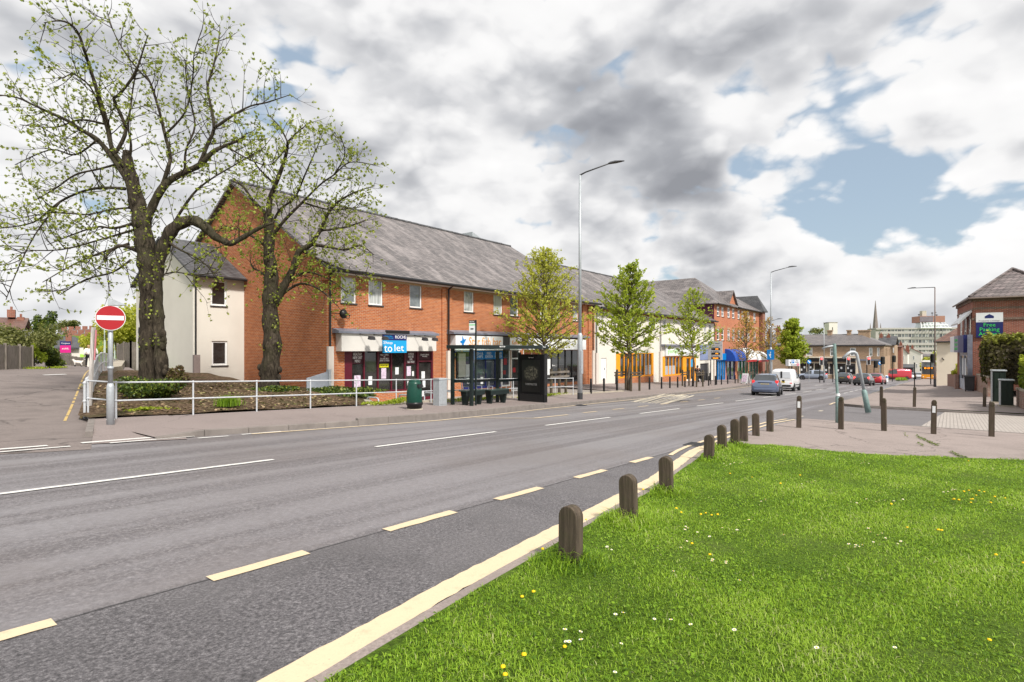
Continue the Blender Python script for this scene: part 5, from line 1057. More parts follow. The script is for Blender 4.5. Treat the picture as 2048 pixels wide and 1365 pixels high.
for (s,n,rf),lb in zip(PL,PLL):
    o=thing('timber_post',lb,'bollard',(s,n,(H(s,n)+.12) if s>30 else gz(s)+.035),R(rnd.uniform(-8,8)),'square timber posts across the footway')
    mb=MB(); w_=.062; mb.box((-w_,-w_,-.2),(w_,w_,.8)); mb.box((-w_*.86,-w_*.86,.8),(w_*.86,w_*.86,.815)); mb.prism([(-w_,-w_,.815),(-w_,w_,.815),(-w_,w_*.9,.88),(-w_,w_*.45,.92),(-w_,-w_*.45,.92),(-w_,-w_*.9,.88)],(2*w_,0,0)); q=mb.build('post',m_wood,o,local=True,bevel=.008); q.rotation_euler=(R(rnd.uniform(-1.5,1.5)),R(rnd.uniform(-1.5,1.5)),0)
    if rf: mb=MB(); mb.box((-w_-.006,-.035,.58),(-w_-.001,.035,.76)); mb.build('reflector',m_signw,q,local=True)
# broken sign poles
p=gnd(1675,845,.05); o=thing('signpost_pole','grey green pole with angled bracket at the access road corner','pole',p)
mb=MB(); mb.tube([(0,0,-.1),(0,0,.8),(0,0,.88)],[.062,.06,.04],10); mb.build('base_post',m_polegreen,o,local=True,smooth=True); mb=MB(); mb.tube([(0,0,.85),(-.02,.09,2.52)],[.04,.055],10); mb.build('post',m_polegreen,o,local=True); mb=MB(); mb.tube([(-.02,.05,2.46),(-.1,.28,2.42),(-.12,.42,2.36)],.03,8); mb.build('bracket',m_galv,o,local=True,smooth=True)
mb=MB(); mb.tube([(0,-.01,.84),(0,0,.92)],.066,10); mb.build('paper_wrap',m_paper,o,local=True)
p=gnd(1736,822,.12); o=thing('swan_neck_pole','leaning grey green swan neck pole without its sign on the far footway','pole',p)
d_=at(1713,705,22.9)-p; mb=MB(); mb.tube([tuple(d_*-.03),tuple(d_*.33),tuple(d_*.36)],[.11,.1,.06],10); mb.build('base_post',m_polegreen,o,local=True,smooth=True)
lf=Vector((-SA,CA,0)); mb=MB(); pts=[d_*.34,d_*.94]+[d_*.94+Vector((0,0,.16*math.sin(R(a)))) +lf*.2*(1-math.cos(R(a))) for a in (35,70,105,140)]; pts.append(pts[-1]+lf*.22-Vector((0,0,.2))); mb.tube([tuple(q) for q in pts],.06,10); mb.build('neck',m_galv,o,local=True,smooth=True)
# parking information sign
p=Vector((53.5,17.4,pav(53.5,17.4))); o=thing('car_park_sign','grey parking information sign with orange digits on black posts','sign',p,0)
for y in (-.05,.5): mb=MB(); mb.rod((.04,y,-.2),(.04,y,2.5 if y<0 else 4.1),.055 if y<0 else .045); mb.build('post',m_black,o,local=True)
B_=lambda y0,y1,z0,z1,x0,x1:MB().box((x0,y0,z0),(x1,y1,z1))
z0=2.35; sg=B_(-.62,.72,z0,z0+1.75,-.1,-.02).build('panel',M('sign_grey',(.42,.43,.46),.5),o,local=True,bevel=.01)
B_(.42,.68,z0+1.42,z0+1.7,-.108,-.1).build('parking_emblem',m_blue,sg,local=True); txt('P',(-.112,.55,z0+1.56),.14,.2,m_txtw,sg,'localx'); txt('City centre',(-.105,.0,z0+1.56),.72,.17,m_txtk,sg,'localx')
for k,(nm,vl) in enumerate((('Chapelfield','144'),('St Andrews','170'),('Castle','SPACES'))):
    zz=z0+1.2-k*.43; txt(nm,(-.105,.05,zz),.78,.12,m_txtk,sg,'localx'); q=B_(-.42,.4,zz-.28,zz-.09,-.108,-.1).build('display',m_black,sg,local=True); txt(vl,(-.114,-.1 if k<2 else 0,zz-.185),.24 if k<2 else .48,.09,m_led,sg,'localx')
B_(-.62,.72,z0+1.36,z0+1.37,-.106,-.1).build('divider',m_txtk,sg,local=True)
# direction sign
p=at(1586,757,74); o=thing('direction_sign','white direction sign with blue parking square on two black posts','sign',(p.x,p.y,gz(p.x)+.1),FACE)
for x in (-.5,.75): mb=MB(); mb.rod((x,.05,-.2),(x,.05,2.2),.06); mb.build('post',m_black,o,local=True)
zz=1.75+.35; pn=MB().box((-.6,-.03,zz),(.9,.03,zz+.85)).build('panel',m_signw,o,local=True); MB().box((-.98,-.025,zz),(-.62,.025,zz+.85)).build('back_panel',m_grey,o,local=True)
MB().box((-.2,-.04,zz+.35),(.15,-.03,zz+.78)).build('parking_emblem',m_blue,pn,local=True); txt('P',(-.02,-.045,zz+.56),.2,.3,m_txtw,pn,'local'); txt('City\nCentre',(.5,-.04,zz+.6),.5,.35,m_txtk,pn,'local'); txt('Riverside',(.05,-.04,zz+.15),.7,.18,m_txtk,pn,'local'); mb=MB(); mb.lathe([(.2,-.045),(.2,-.03)],(.62,0,zz+.18),16,'y'); mb.build('red_disc',M('faded_red_disc',(.55,.22,.28),.6),pn,local=True); mb=MB(); mb.prism([(-.45,-.04,zz+.6),(-.25,-.04,zz+.45),(-.3,-.04,zz+.3),(-.42,-.04,zz+.45)],(0,.01,0)); mb.build('arrow',m_txtk,pn,local=True)
for px,Z,h_,lab in ((1618,82,2.9,'small round blue sign on a thin grey pole before the silver car'),(1760,84,2.9,'small blue sign on a thin dark pole behind the queuing cars')):
    p=at(px,757,Z); o=thing('blue_sign_post',lab,'sign',(p.x,p.y,gz(p.x)+.1),FACE); MB().rod((0,0,-.1),(0,0,h_),.04).build('post',m_galv,o,local=True); mb=MB(); mb.lathe([(.3,-.06),(.3,-.03)],(0,0,h_-.1),20,'y'); q=mb.build('disc',m_blue,o,local=True); mb=MB(); mb.prism([(-.2,-.07,h_),(.1,-.07,h_-.3),(.2,-.07,h_-.2),(-.1,-.07,h_+.1)],(0,.01,0)); mb.build('arrow',m_txtw,q,local=True)
o=thing('pavement_board','white folding pavement board with faded print beside the small tree','sign',(60.3,16.6,pav(60.3,16.6)),R(-15))
for k in (-1,1): mb=MB(); mb.hexa([(k*.3,-.36,.08),(k*.3+.03,-.36,.08),(k*.3+.03,.36,.08),(k*.3,.36,.08),(k*.03,-.32,1.1),(k*.03+.03,-.32,1.1),(k*.03+.03,.32,1.1),(k*.03,.32,1.1)]); mb.build('board',m_signw,o,local=True)
mb=MB(); mb.hexa([(-.27,-.25,.25),(-.262,-.25,.25),(-.262,.25,.25),(-.27,.25,.25),(-.09,-.25,.95),(-.082,-.25,.95),(-.082,.25,.95),(-.09,.25,.95)]); q=mb.build('print',m_paper2,o,local=True)
q.location=(-.035,0,0)
for y in (-.3,.3): MB().box((-.32,y-.04,0),(-.26,y+.04,.1)).build('foot',m_black,o,local=True)
o=thing('thin_black_pole','thin black pole standing on the right footway','pole',gnd(1829,776,.15)); MB().rod((0,0,-.1),(0,0,2.35),.05).build('shaft',m_black,o,local=True); MB().rod((0,0,2.3),(0,0,2.55),.06).build('cap',m_dkgrey,o,local=True)
# traffic lights
def tlight(px,py,Z,label,red=True,base=None):
    p=at(px,760,Z); g_=gz(p.x)+.1; h=CAMZ+(700-py)/F*Z-g_
    o=thing('traffic_light',label,'traffic light',(p.x,p.y,g_),FACE)
    MB().rod((-.1,.25,-.1),(-.1,.25,h+.2),.06).build('pole',m_black,o,local=True)
    if red:
        mb=MB(); mb.box((-.26,.0,h-.62),(.26,.05,h+.5)); mb.build('backing_board',m_signw,o,local=True,bevel=.04)
        mb=MB(); mb.box((-.19,-.05,h-.56),(.19,.1,h+.44)); hd=mb.build('head',m_black,o,local=True,bevel=.03)
        for k,m in enumerate((m_redlamp,m_trim,m_trim)):
            mb=MB(); mb.lathe([(.135,-.07),(.135,-.045)],(0,0,h+.24-k*.32),14,'y'); mb.build('lamp',m,hd,local=True)
    else:
        mb=MB(); mb.box((-.28,.0,h-.62),(.28,.06,h+.5)); mb.build('backing_board',m_black,o,local=True,bevel=.04); mb=MB(); mb.box((-.18,-.22,h-.55),(.18,0,h+.44)); mb.build('head',m_black,o,local=True,bevel=.03)
        for k in range(3): mb=MB(); mb.lathe([(.15,.05),(.16,.25)],(0,0,h+.24-k*.32),12,'y'); mb.build('hood',m_black,o,local=True)
    return o
tlight(1643,721.5,76,'traffic light showing red left of the grey green bracket pole'); tlight(1697,721.5,76,'traffic light showing red above the black hatchback'); tlight(1737.5,721,76,'traffic light showing red right of the swan neck pole')
tlight(1651,726.5,84,'dark backed traffic light beside the left red signal',False); tlight(1751.5,728,84,'dark backed traffic light just right of the rightmost red signal',False); tlight(1765.5,720.5,80,'dark backed traffic light above the blue round sign',False); tlight(1788,717.5,92,'tall dark traffic light on the grass island',False); tlight(1669,721,80,'dark backed traffic light half hidden by the grey green pole',False); tlight(1876-10,716,70,'dark traffic signal box on the brown lamp at the cream house',False)
p=at(1773,761,86); o=thing('keep_left_bollard','white illuminated keep left bollard with blue disc on the island','bollard',(p.x,p.y,gz(p.x)+.1),FACE)
MB().hexa([(-.22,-.1,0),(.22,-.1,0),(.22,.1,0),(-.22,.1,0),(-.2,-.08,1.0),(.2,-.08,1.0),(.2,.08,1.0),(-.2,.08,1.0)]).build('body',m_signw,o,local=True); mb=MB(); mb.lathe([(.17,-.13),(.17,-.1)],(0,0,.72),16,'y'); q=mb.build('disc',m_blue,o,local=True); mb=MB(); mb.prism([(-.1,-.135,.66),(.06,-.135,.82),(.1,-.135,.78),(-.06,-.135,.62)],(0,.004,0)); mb.build('arrow',m_txtw,q,local=True)
# stakes round the young trees
def stakes(label,s,n,w_,m=m_wooda):
    z=pav(s,n); o=thing('tree_guard',label,'tree guard',(s,n,z))
    for dx in (-w_,w_):
        for dy in (-w_*.8,w_*.8): MB().box((dx-.055,dy-.055,-.2),(dx+.055,dy+.055,1.35+rnd.uniform(-.05,.08))).build('stake',m,o,local=True)
    for dy in (-w_*.8-.075,w_*.8+.075):
        for z_ in (1.0,1.18): MB().box((-w_-.2,dy-.02,z_-.05),(w_+.2,dy+.02,z_+.05)).build('rail',m,o,local=True)
    return o
# fences on the left
def paling(label,pts,h,m,name='timber_fence',pw=.14):
    o=thing(name,label,'fence',(pts[0][0],pts[0][1],H(*pts[0])))
    mb=MB()
    for (a,b),(c,d) in zip(pts,pts[1:]):
        n_=max(1,int(math.hypot(c-a,d-b)/(pw+.012))); dx,dy=(c-a)/n_,(d-b)/n_; q=Vector((dx,dy,0)).normalized(); nn=Vector((-q.y,q.x,0))*.012
        for k in range(n_):
            x0,y0=a+dx*k,b+dy*k; x1,y1=x0+dx*.9,y0+dy*.9; z=H(x0,y0); hh=h+rnd.uniform(-.04,.05)
            mb.hexa([(x0-nn.x,y0-nn.y,z-.1),(x1-nn.x,y1-nn.y,z-.1),(x1+nn.x,y1+nn.y,z-.1),(x0+nn.x,y0+nn.y,z-.1),(x0-nn.x,y0-nn.y,z+hh),(x1-nn.x,y1-nn.y,z+hh),(x1+nn.x,y1+nn.y,z+hh),(x0+nn.x,y0+nn.y,z+hh)])
    mb.build('pales',m,o)
    mb=MB()
    for (a,b),(c,d) in zip(pts,pts[1:]):
        n_=max(1,int(math.hypot(c-a,d-b)/2))
        for k in range(n_+1): x,y=a+(c-a)*k/n_,b+(d-b)*k/n_; mb.box((x-.06,y-.06,H(x,y)-.2),(x+.06,y+.06,H(x,y)+h+.12))
    mb.build('posts',m,o); return o
def Lp(px,Z): q=at(px,735,Z); return (q.x,q.y)
paling('weathered grey paling fence at the left edge of the side street',[Lp(-60,27),Lp(64,35)],1.35,m_woodg)
paling('old low paling fence in front of the white bungalow',[Lp(112,56),Lp(172,54)],1.2,m_woodg)
paling('tall grey boarded fence behind the ramp wall',[Lp(235,44),Lp(262,40),Lp(292,40)],1.9,m_woodg)
o=thing('ramp_wall','beige concrete ramp wall behind the no entry sign','wall',(*Lp(228,26),0)); a=at(223,760,25); b=at(243,760,27.5); c=at(251,760,45)
MB().prism([(a.x,a.y,-.6),(b.x,b.y,-.6),(c.x,c.y,-.6),(c.x-1,c.y+1,-.6)],(0,0,1.45)).build('block',m_conc,o)
MB().prism([(b.x,b.y,-.55),(b.x+3.5,b.y-1,-.55),(c.x+4,c.y-1,-.3),(c.x,c.y,-.3)],(0,0,.5)).build('ramp',M('pale_ramp',(.5,.46,.41),.9),o)
p=at(279,745,24); o=thing('finger_sign','small stacked blue and white signs on a dark pole behind the big tree','sign',(p.x,p.y,H(p.x,p.y)),FACE)
MB().rod((0,0,-.1),(0,0,2.4),.04).build('post',m_black,o,local=True)
for k,m in enumerate((m_grey,m_signw,m_lead,m_signw)): MB().box((-.05,-.03,2.15-k*.24),(.4,.0,2.33-k*.24)).build('plate',m,o,local=True)
# retaining wall with sloping coping at the empty shop
A_,B2,C_=(15.2,21.9),(15.0,20.4),(12.7,16.3)
o=thing('retaining_wall','concrete retaining wall with sloping end beside the empty shop','wall',(14,19,-1))
mb=MB()
for (p,z0),(q,z1) in (((A_,-.12),(B2,-.12)),((B2,-.12),(C_,-.36))):
    v=Vector((q[0]-p[0],q[1]-p[1],0)).normalized(); nn=Vector((-v.y,v.x,0))*.2
    mb.hexa([(p[0]-nn.x,p[1]-nn.y,-1.3),(q[0]-nn.x,q[1]-nn.y,-1.3),(q[0]+nn.x,q[1]+nn.y,-1.3),(p[0]+nn.x,p[1]+nn.y,-1.3),(p[0]-nn.x,p[1]-nn.y,z0),(q[0]-nn.x,q[1]-nn.y,z1),(q[0]+nn.x,q[1]+nn.y,z1),(p[0]+nn.x,p[1]+nn.y,z0)])
mb.build('body',m_conc,o)
p=Vector((14.45,20.9,0)); o=thing('grey_side_gate','small grey boarded gate against the brick gable','gate',(13.9,21.6,-.3)); MB().hexa([(13.3,21.4,-.4),(14.6,21.7,-.4),(14.6,21.75,-.4),(13.3,21.45,-.4),(13.3,21.4,.45),(14.6,21.7,.7),(14.6,21.75,.7),(13.3,21.45,.45)]).build('panel',M('blue_grey_board',(.3,.33,.38),.7),o); MB().box((14.5,21.6,-.4),(14.62,21.8,.78)).build('post',m_galv,o)

for (s,n,lb) in ((12.05,4.36,'iron drain grating by the kerb beside the clustered timber bollards'),(20.5,12.35,'iron drain grating against the far kerb past the bus shelter')):
    o=thing('drain_grating',lb,'drain',(s,n,gz(s)+.014)); mb=MB(); mb.box((-.24,-.19,-.01),(.24,-.16,.012)); mb.box((-.24,.16,-.01),(.24,.19,.012)); mb.box((-.24,-.16,-.01),(-.21,.16,.012)); mb.box((.21,-.16,-.01),(.24,.16,.012)); mb.build('frame',m_dkgrey,o,local=True)
    mb=MB(); mb.box((-.21,-.16,-.012),(.21,.16,-.006)); mb.build('dark_gully',m_black,o,local=True); mb=MB()
    for k in range(7): mb.box((-.2+k*.06,-.16,-.004),(-.17+k*.06,.16,.01))
    mb.build('bars',m_dkgrey,o,local=True)
# ------------------------------------------------------------------ vehicles
KIND={
 'hatch':dict(L=4.1,st=[(-2.05,.42,.66,.70,.74,.66),(-2.0,.27,.86,.90,.81,.72),(-1.86,.24,.93,1.0,.83,.66),(-1.42,.23,.94,1.38,.84,.6),(-.9,.22,.93,1.45,.845,.61),(-.1,.22,.92,1.46,.845,.62),(.35,.22,.91,1.38,.845,.61),(.7,.22,.9,1.18,.84,.64),(1.05,.22,.89,.95,.84,.72),(1.5,.23,.82,.87,.82,.72),(1.9,.27,.66,.70,.78,.66),(2.05,.38,.52,.55,.68,.58)],g=(-1.5,.8),b=(-.22,-.12),r=(-1.87,-1.4),f=(.34,1.06),w=.3,wx=(-1.22,1.3)),
 'suv':dict(L=4.7,st=[(-2.32,.5,.8,.84,.76,.68),(-2.27,.36,1.0,1.04,.86,.78),(-2.12,.32,1.05,1.12,.88,.7),(-1.7,.3,1.06,1.55,.89,.62),(-1.0,.3,1.04,1.66,.89,.64),(.0,.3,1.02,1.66,.89,.65),(.45,.3,1.02,1.55,.89,.65),(.85,.3,1.01,1.3,.88,.68),(1.2,.3,1.0,1.06,.88,.76),(1.8,.32,.93,.98,.86,.76),(2.2,.36,.76,.8,.82,.7),(2.35,.46,.58,.61,.72,.62)],g=(-1.9,.95),b=(-.25,-.12),r=(-2.14,-1.68),f=(.44,1.21),w=.36,wx=(-1.4,1.38)),
 'van':dict(L=4.1,st=[(-2.02,.4,.9,.94,.76,.74),(-2.0,.3,1.05,1.6,.82,.68),(-1.9,.27,1.06,1.74,.84,.66),(-1.2,.25,1.06,1.82,.85,.68),(-.2,.25,1.05,1.82,.85,.68),(.3,.25,1.04,1.76,.85,.68),(.7,.25,1.03,1.5,.85,.7),(1.15,.25,1.02,1.12,.84,.76),(1.6,.26,.9,.96,.82,.74),(1.95,.3,.68,.72,.78,.68),(2.08,.4,.54,.57,.7,.6)],g=(-.25,.85),b=(9,9),r=(9,9),f=(.5,1.16),w=.3,wx=(-1.25,1.3)),
 'bigvan':dict(L=5.0,st=[(-2.5,.45,1.1,1.15,.86,.84),(-2.48,.35,1.2,2.0,.92,.8),(-2.3,.32,1.2,2.15,.95,.8),(-1,.3,1.2,2.2,.95,.82),(.6,.3,1.18,2.18,.95,.82),(1.1,.3,1.16,1.9,.95,.82),(1.6,.3,1.14,1.3,.94,.85),(2.1,.3,1.0,1.06,.92,.84),(2.4,.38,.7,.75,.88,.78),(2.5,.48,.6,.64,.78,.68)],g=(.3,1.45),b=(9,9),r=(9,9),f=(1.05,1.62),w=.34,wx=(-1.6,1.6)),
}
def car(name,label,cat,s,n,rz,kind,paint,brake=False,group=None,lift=0,lights=False,reg='AP53 HCJ'):
    K=KIND[kind]; o=thing(name,label,cat,(s,n,gz(s)+lift),rz,group); o.rotation_euler=(0,math.atan(.034)*math.cos(rz),rz)
    st=[]; S=K['st']
    for i,(a,b) in enumerate(zip(S,S[1:])):
        m=3
        for k in range(m): t_=k/m; st.append([a[j]+(b[j]-a[j])*t_ for j in range(6)])
    st.append(list(S[-1])); rings=[]
    for x,zb_,zl,zr,w_,wr in st:
        arch=0
        hp=[(0,zb_),(w_*.82,zb_),(w_*.97,zb_+.07),(w_,zb_+(zl-zb_)*.35),(w_*1.0,zb_+(zl-zb_)*.72),(w_*.965,zl),((w_*.965+wr)/2+.02,(zl+zr-.05)/2),(wr+.02,zr-.055),(wr*.86,zr-.012),(wr*.45,zr+.006),(0,zr+.012)]
        rings.append([(x,y,z) for y,z in hp]+[(x,-y,z) for y,z in hp[9:0:-1]])
    body=MB(); gl=MB()
    for rg in rings: body.v+=rg; gl.v+=rg
    for i in range(len(rings)-1):
        xm=(st[i][0]+st[i+1][0])/2
        for k in range(20):
            f=(i*20+k,i*20+(k+1)%20,(i+1)*20+(k+1)%20,(i+1)*20+k)
            side=k in(5,6,13,14) and K['g'][0]<xm<K['g'][1] and not K['b'][0]<xm<K['b'][1]
            top=(k in(7,8,9,10,11,12)) and (K['r'][0]<xm<K['r'][1] or K['f'][0]<xm<K['f'][1])
            t_=gl if (side or top) else body; t_.f.append(f); t_.m.append(0)
    body.f+= [tuple(range(19,-1,-1)),tuple((len(rings)-1)*20+k for k in range(20))]; body.m+=[0,0]
    bo=body.build('body',paint,o,smooth=True,local=True); gl.build('windows',m_carglass,o,smooth=True,local=True)
    W=S[4][4]; wr=K['w']
    for x in K['wx']:
        for sd in (-1,1):
            y=sd*(W-.1); mb=MB(); mb.lathe([(wr+.06,sd*(W-.12)),(wr+.06,sd*(W+.004))],(x,0,wr+.02),18,'y'); mb.build('wheel_arch',m_trim,bo,local=True)
            mb=MB(); mb.lathe([(wr*.7,-.1),(wr*.96,-.1),(wr,-.06),(wr,.06),(wr*.96,.1),(wr*.7,.1)],(0,0,0),20,'y'); wl=mb.build('wheel',m_tyre,o,local=True,smooth=True); wl.location=(x,sd*(W-.075),wr)
            mb=MB(); mb.lathe([(wr*.66,-.09),(wr*.66,.104),(wr*.55,.09),(wr*.2,.08),(wr*.12,.105)] if sd>0 else [(wr*.12,-.105),(wr*.2,-.08),(wr*.55,-.09),(wr*.66,-.104),(wr*.66,.09)],(0,0,0),12,'y'); mb.build('rim',m_rim,wl,local=True)
    xr=S[1][0]; zl=S[2][2]; wd=S[1][4]
    for sd in (-1,1):
        zt=zl+.1 if kind!='van' and kind!='bigvan' else .98; zo=zt-.36
        mb=MB(); mb.hexa([(xr-.03,sd*(wd-.22),zo),(xr-.03,sd*(wd-.02),zo),(xr+.3,sd*(wd+.012),zo+.08),(xr+.3,sd*(wd-.2),zo+.08),(xr+.02,sd*(wd-.2),zt-.02),(xr+.02,sd*(wd-.035),zt-.02),(xr+.24,sd*(wd+.005),zt),(xr+.24,sd*(wd-.16),zt)]); mb.build('tail_light',m_brake if brake else m_tail,o,local=True,bevel=.02)
        xf=S[-2][0]; mb=MB(); mb.hexa([(xf-.28,sd*(wd-.3),.56),(xf+.06,sd*(wd-.3),.54),(xf-.06,sd*(wd-.04),.56),(xf-.3,sd*(wd-.01),.56),(xf-.34,sd*(wd-.3),.76),(xf,sd*(wd-.3),.68),(xf-.1,sd*(wd-.06),.72),(xf-.34,sd*(wd-.01),.76)]); mb.build('headlight',m_headon if lights else m_headl,o,local=True,bevel=.02)
        mb=MB(); mb.ball((S[8][0]-.28,sd*(W+.1),S[7][2]+.08),.07,.1,.07,8,5); mb.build('mirror',m_trim,o,local=True)
    pz=.74 if kind!='suv' else .82; mb=MB(); mb.box((xr-.035,-.26,pz-.055),(xr-.0,.26,pz+.055)); pl=mb.build('number_plate',m_plate,o,local=True); txt(reg,(xr-.04,0,pz),.46,.075,m_txtk,pl,'localx')
    mb=MB(); xf=S[-1][0]; mb.box((xf-.02,-.26,.4),(xf+.012,.26,.5)); mb.build('front_plate',m_platew,o,local=True)
    mb=MB(); mb.box((xr-.06,-wd*.86,.36),(xr+.16,wd*.86,.52)); mb.build('bumper',paint if kind!='van' else m_trim,o,local=True,bevel=.04)
    mb=MB(); mb.box((K['wx'][0]+wr+.1,-W-.012,.5),(K['wx'][1]-wr-.1,-W+.02,.56)); mb.box((K['wx'][0]+wr+.1,W-.02,.5),(K['wx'][1]-wr-.1,W+.012,.56)); mb.build('rubbing_strip',m_trim,o,local=True)
    mb=MB(); mb.box((xr+.3,-W*.8,.18),(S[-2][0]-.1,W*.8,.3)); mb.build('underbody_shade',m_trim,o,local=True)  # low black box added to deepen the shade under the car
    if kind=='hatch' or kind=='suv':
        mb=MB(); mb.box((xr-.02,-.42,pz+.1),(xr+.08,.42,pz+.15)); mb.build('tailgate_trim',m_trim,o,local=True)
    return o
def paint(name,c,metal=.35,rough=.32): return M(name,c,rough,metal,.03,2,0,40,.5,0,.8)
car('hatchback_car','blue grey hatchback driving away past the street lamp','car',41.2,9.9,R(9),'hatch',paint('blue_grey_paint',(.13,.165,.255)))
v=car('panel_van','white small panel van ahead of the blue grey hatchback','van',51.5,10.9,R(2),'van',paint('white_van_paint',(.76,.77,.79),0,.35))
mb=MB()
for y0,y1 in ((-.66,-.07),(.07,.66)): mb.hexa([(-2.035,y0,1.08),(-2.005,y0,1.08),(-2.005,y1,1.08),(-2.035,y1,1.08),(-2.0,y0*.95,1.58),(-1.96,y0*.95,1.58),(-1.96,y1*.95,1.58),(-2.0,y1*.95,1.58)])
mb.build('rear_window',M('bright_rear_glass',(.55,.58,.62),.06,0,.1,1,spec=.7),v,local=True); MB().box((-2.04,-.06,1.06),(-1.98,.06,1.6)).build('door_pillar',m_trim,v,local=True)
car('parked_suv','silver blue off roader side on at the junction','car',106,18.4,R(95),'suv',paint('silver_blue_paint',(.36,.42,.53)))
car('queuing_hatchback','black hatchback with silver roof waiting leftmost in the traffic queue','car',84.6,10.8,R(-3),'hatch',paint('black_paint_gloss',(.03,.032,.036)),True)
car('queuing_hatchback','dark grey hatchback waiting behind the swan neck pole','car',79,8.1,R(-3),'hatch',paint('charcoal_paint',(.035,.04,.045)),True)
car('red_car','red hatchback waiting rightmost in the traffic queue','car',87,7.55,R(-4),'hatch',paint('red_paint',(.45,.015,.03)),True)
car('red_van','red van turning at the grass island','van',136,8.6,R(115),'bigvan',paint('red_van_paint',(.5,.03,.05)))
car('white_car','white car coming towards the viewer beyond the island','car',153,6.9,R(176),'hatch',paint('white_car_paint',(.75,.76,.77),0),False,None,0,True)
car('pale_car','pale car with lit headlamps left of the bus','car',168,6.0,R(178),'hatch',paint('pale_silver_paint',(.55,.56,.58)),False,None,0,True)
car('distant_car','small red car far down the street','car',190,7.6,R(178),'hatch',paint('dull_red_paint',(.3,.05,.05)))
# bus
o=thing('double_decker_bus','orange and white double decker bus coming along the street','bus',(157,3.7,gz(157)),R(180))
mb=MB(); mb.box((-5.2,-1.25,.35),(5.1,1.25,4.25)); mb.build('body',paint('bus_white',(.75,.73,.7),0),o,local=True,bevel=.18)
mb=MB(); mb.box((5.08,-1.2,.4),(5.2,1.2,1.25)); mb.box((-5.1,-1.27,.4),(5.0,-1.252,1.3)); mb.box((-5.1,1.252,.4),(5.0,1.27,1.3)); mb.build('lower_panel',M('bus_orange',(.8,.33,.02),.4),o,local=True,bevel=.03)
mb=MB(); mb.box((5.09,-1.1,1.3),(5.17,1.1,2.35)); mb.build('windscreen',m_carglass,o,local=True,bevel=.03); mb=MB(); mb.box((5.09,-1.12,2.9),(5.16,1.12,4.0)); mb.build('upper_window',m_glassm,o,local=True,bevel=.03)
mb=MB(); mb.box((5.09,-1.12,2.38),(5.18,1.12,2.88)); q=mb.build('destination_display',m_black,o,local=True); txt('25 CITY',(5.2,0,2.63),1.5,.3,m_led,q,(R(90),0,R(90)))
for sd in (-1,1):
    mb=MB()
    for k in range(6): mb.box((-4.8+k*1.6,sd*1.24,1.45),(-3.4+k*1.6,sd*1.262,2.35)); mb.box((-4.8+k*1.6,sd*1.24,2.95),(-3.4+k*1.6,sd*1.262,3.85))
    mb.build('side_windows',m_carglass,o,local=True)
    mb=MB(); mb.lathe([(.12,0),(.1,.06)],(5.2,sd*.9,.75),12,'x'); mb.build('headlight',m_headl,o,local=True)
    for x in (-3,3.2): mb=MB(); mb.lathe([(.48,-.15),(.48,.15)],(x,sd*1.12,.48),18,'y'); mb.build('wheel',m_tyre,o,local=True)
    mb=MB(); mb.box((5.15,sd*1.25,2.0),(5.35,sd*1.5,2.5)); mb.build('mirror',m_black,o,local=True)
mb=MB(); mb.box((5.19,-.3,.5),(5.215,.3,.62)); mb.build('number_plate',m_platew,o,local=True)
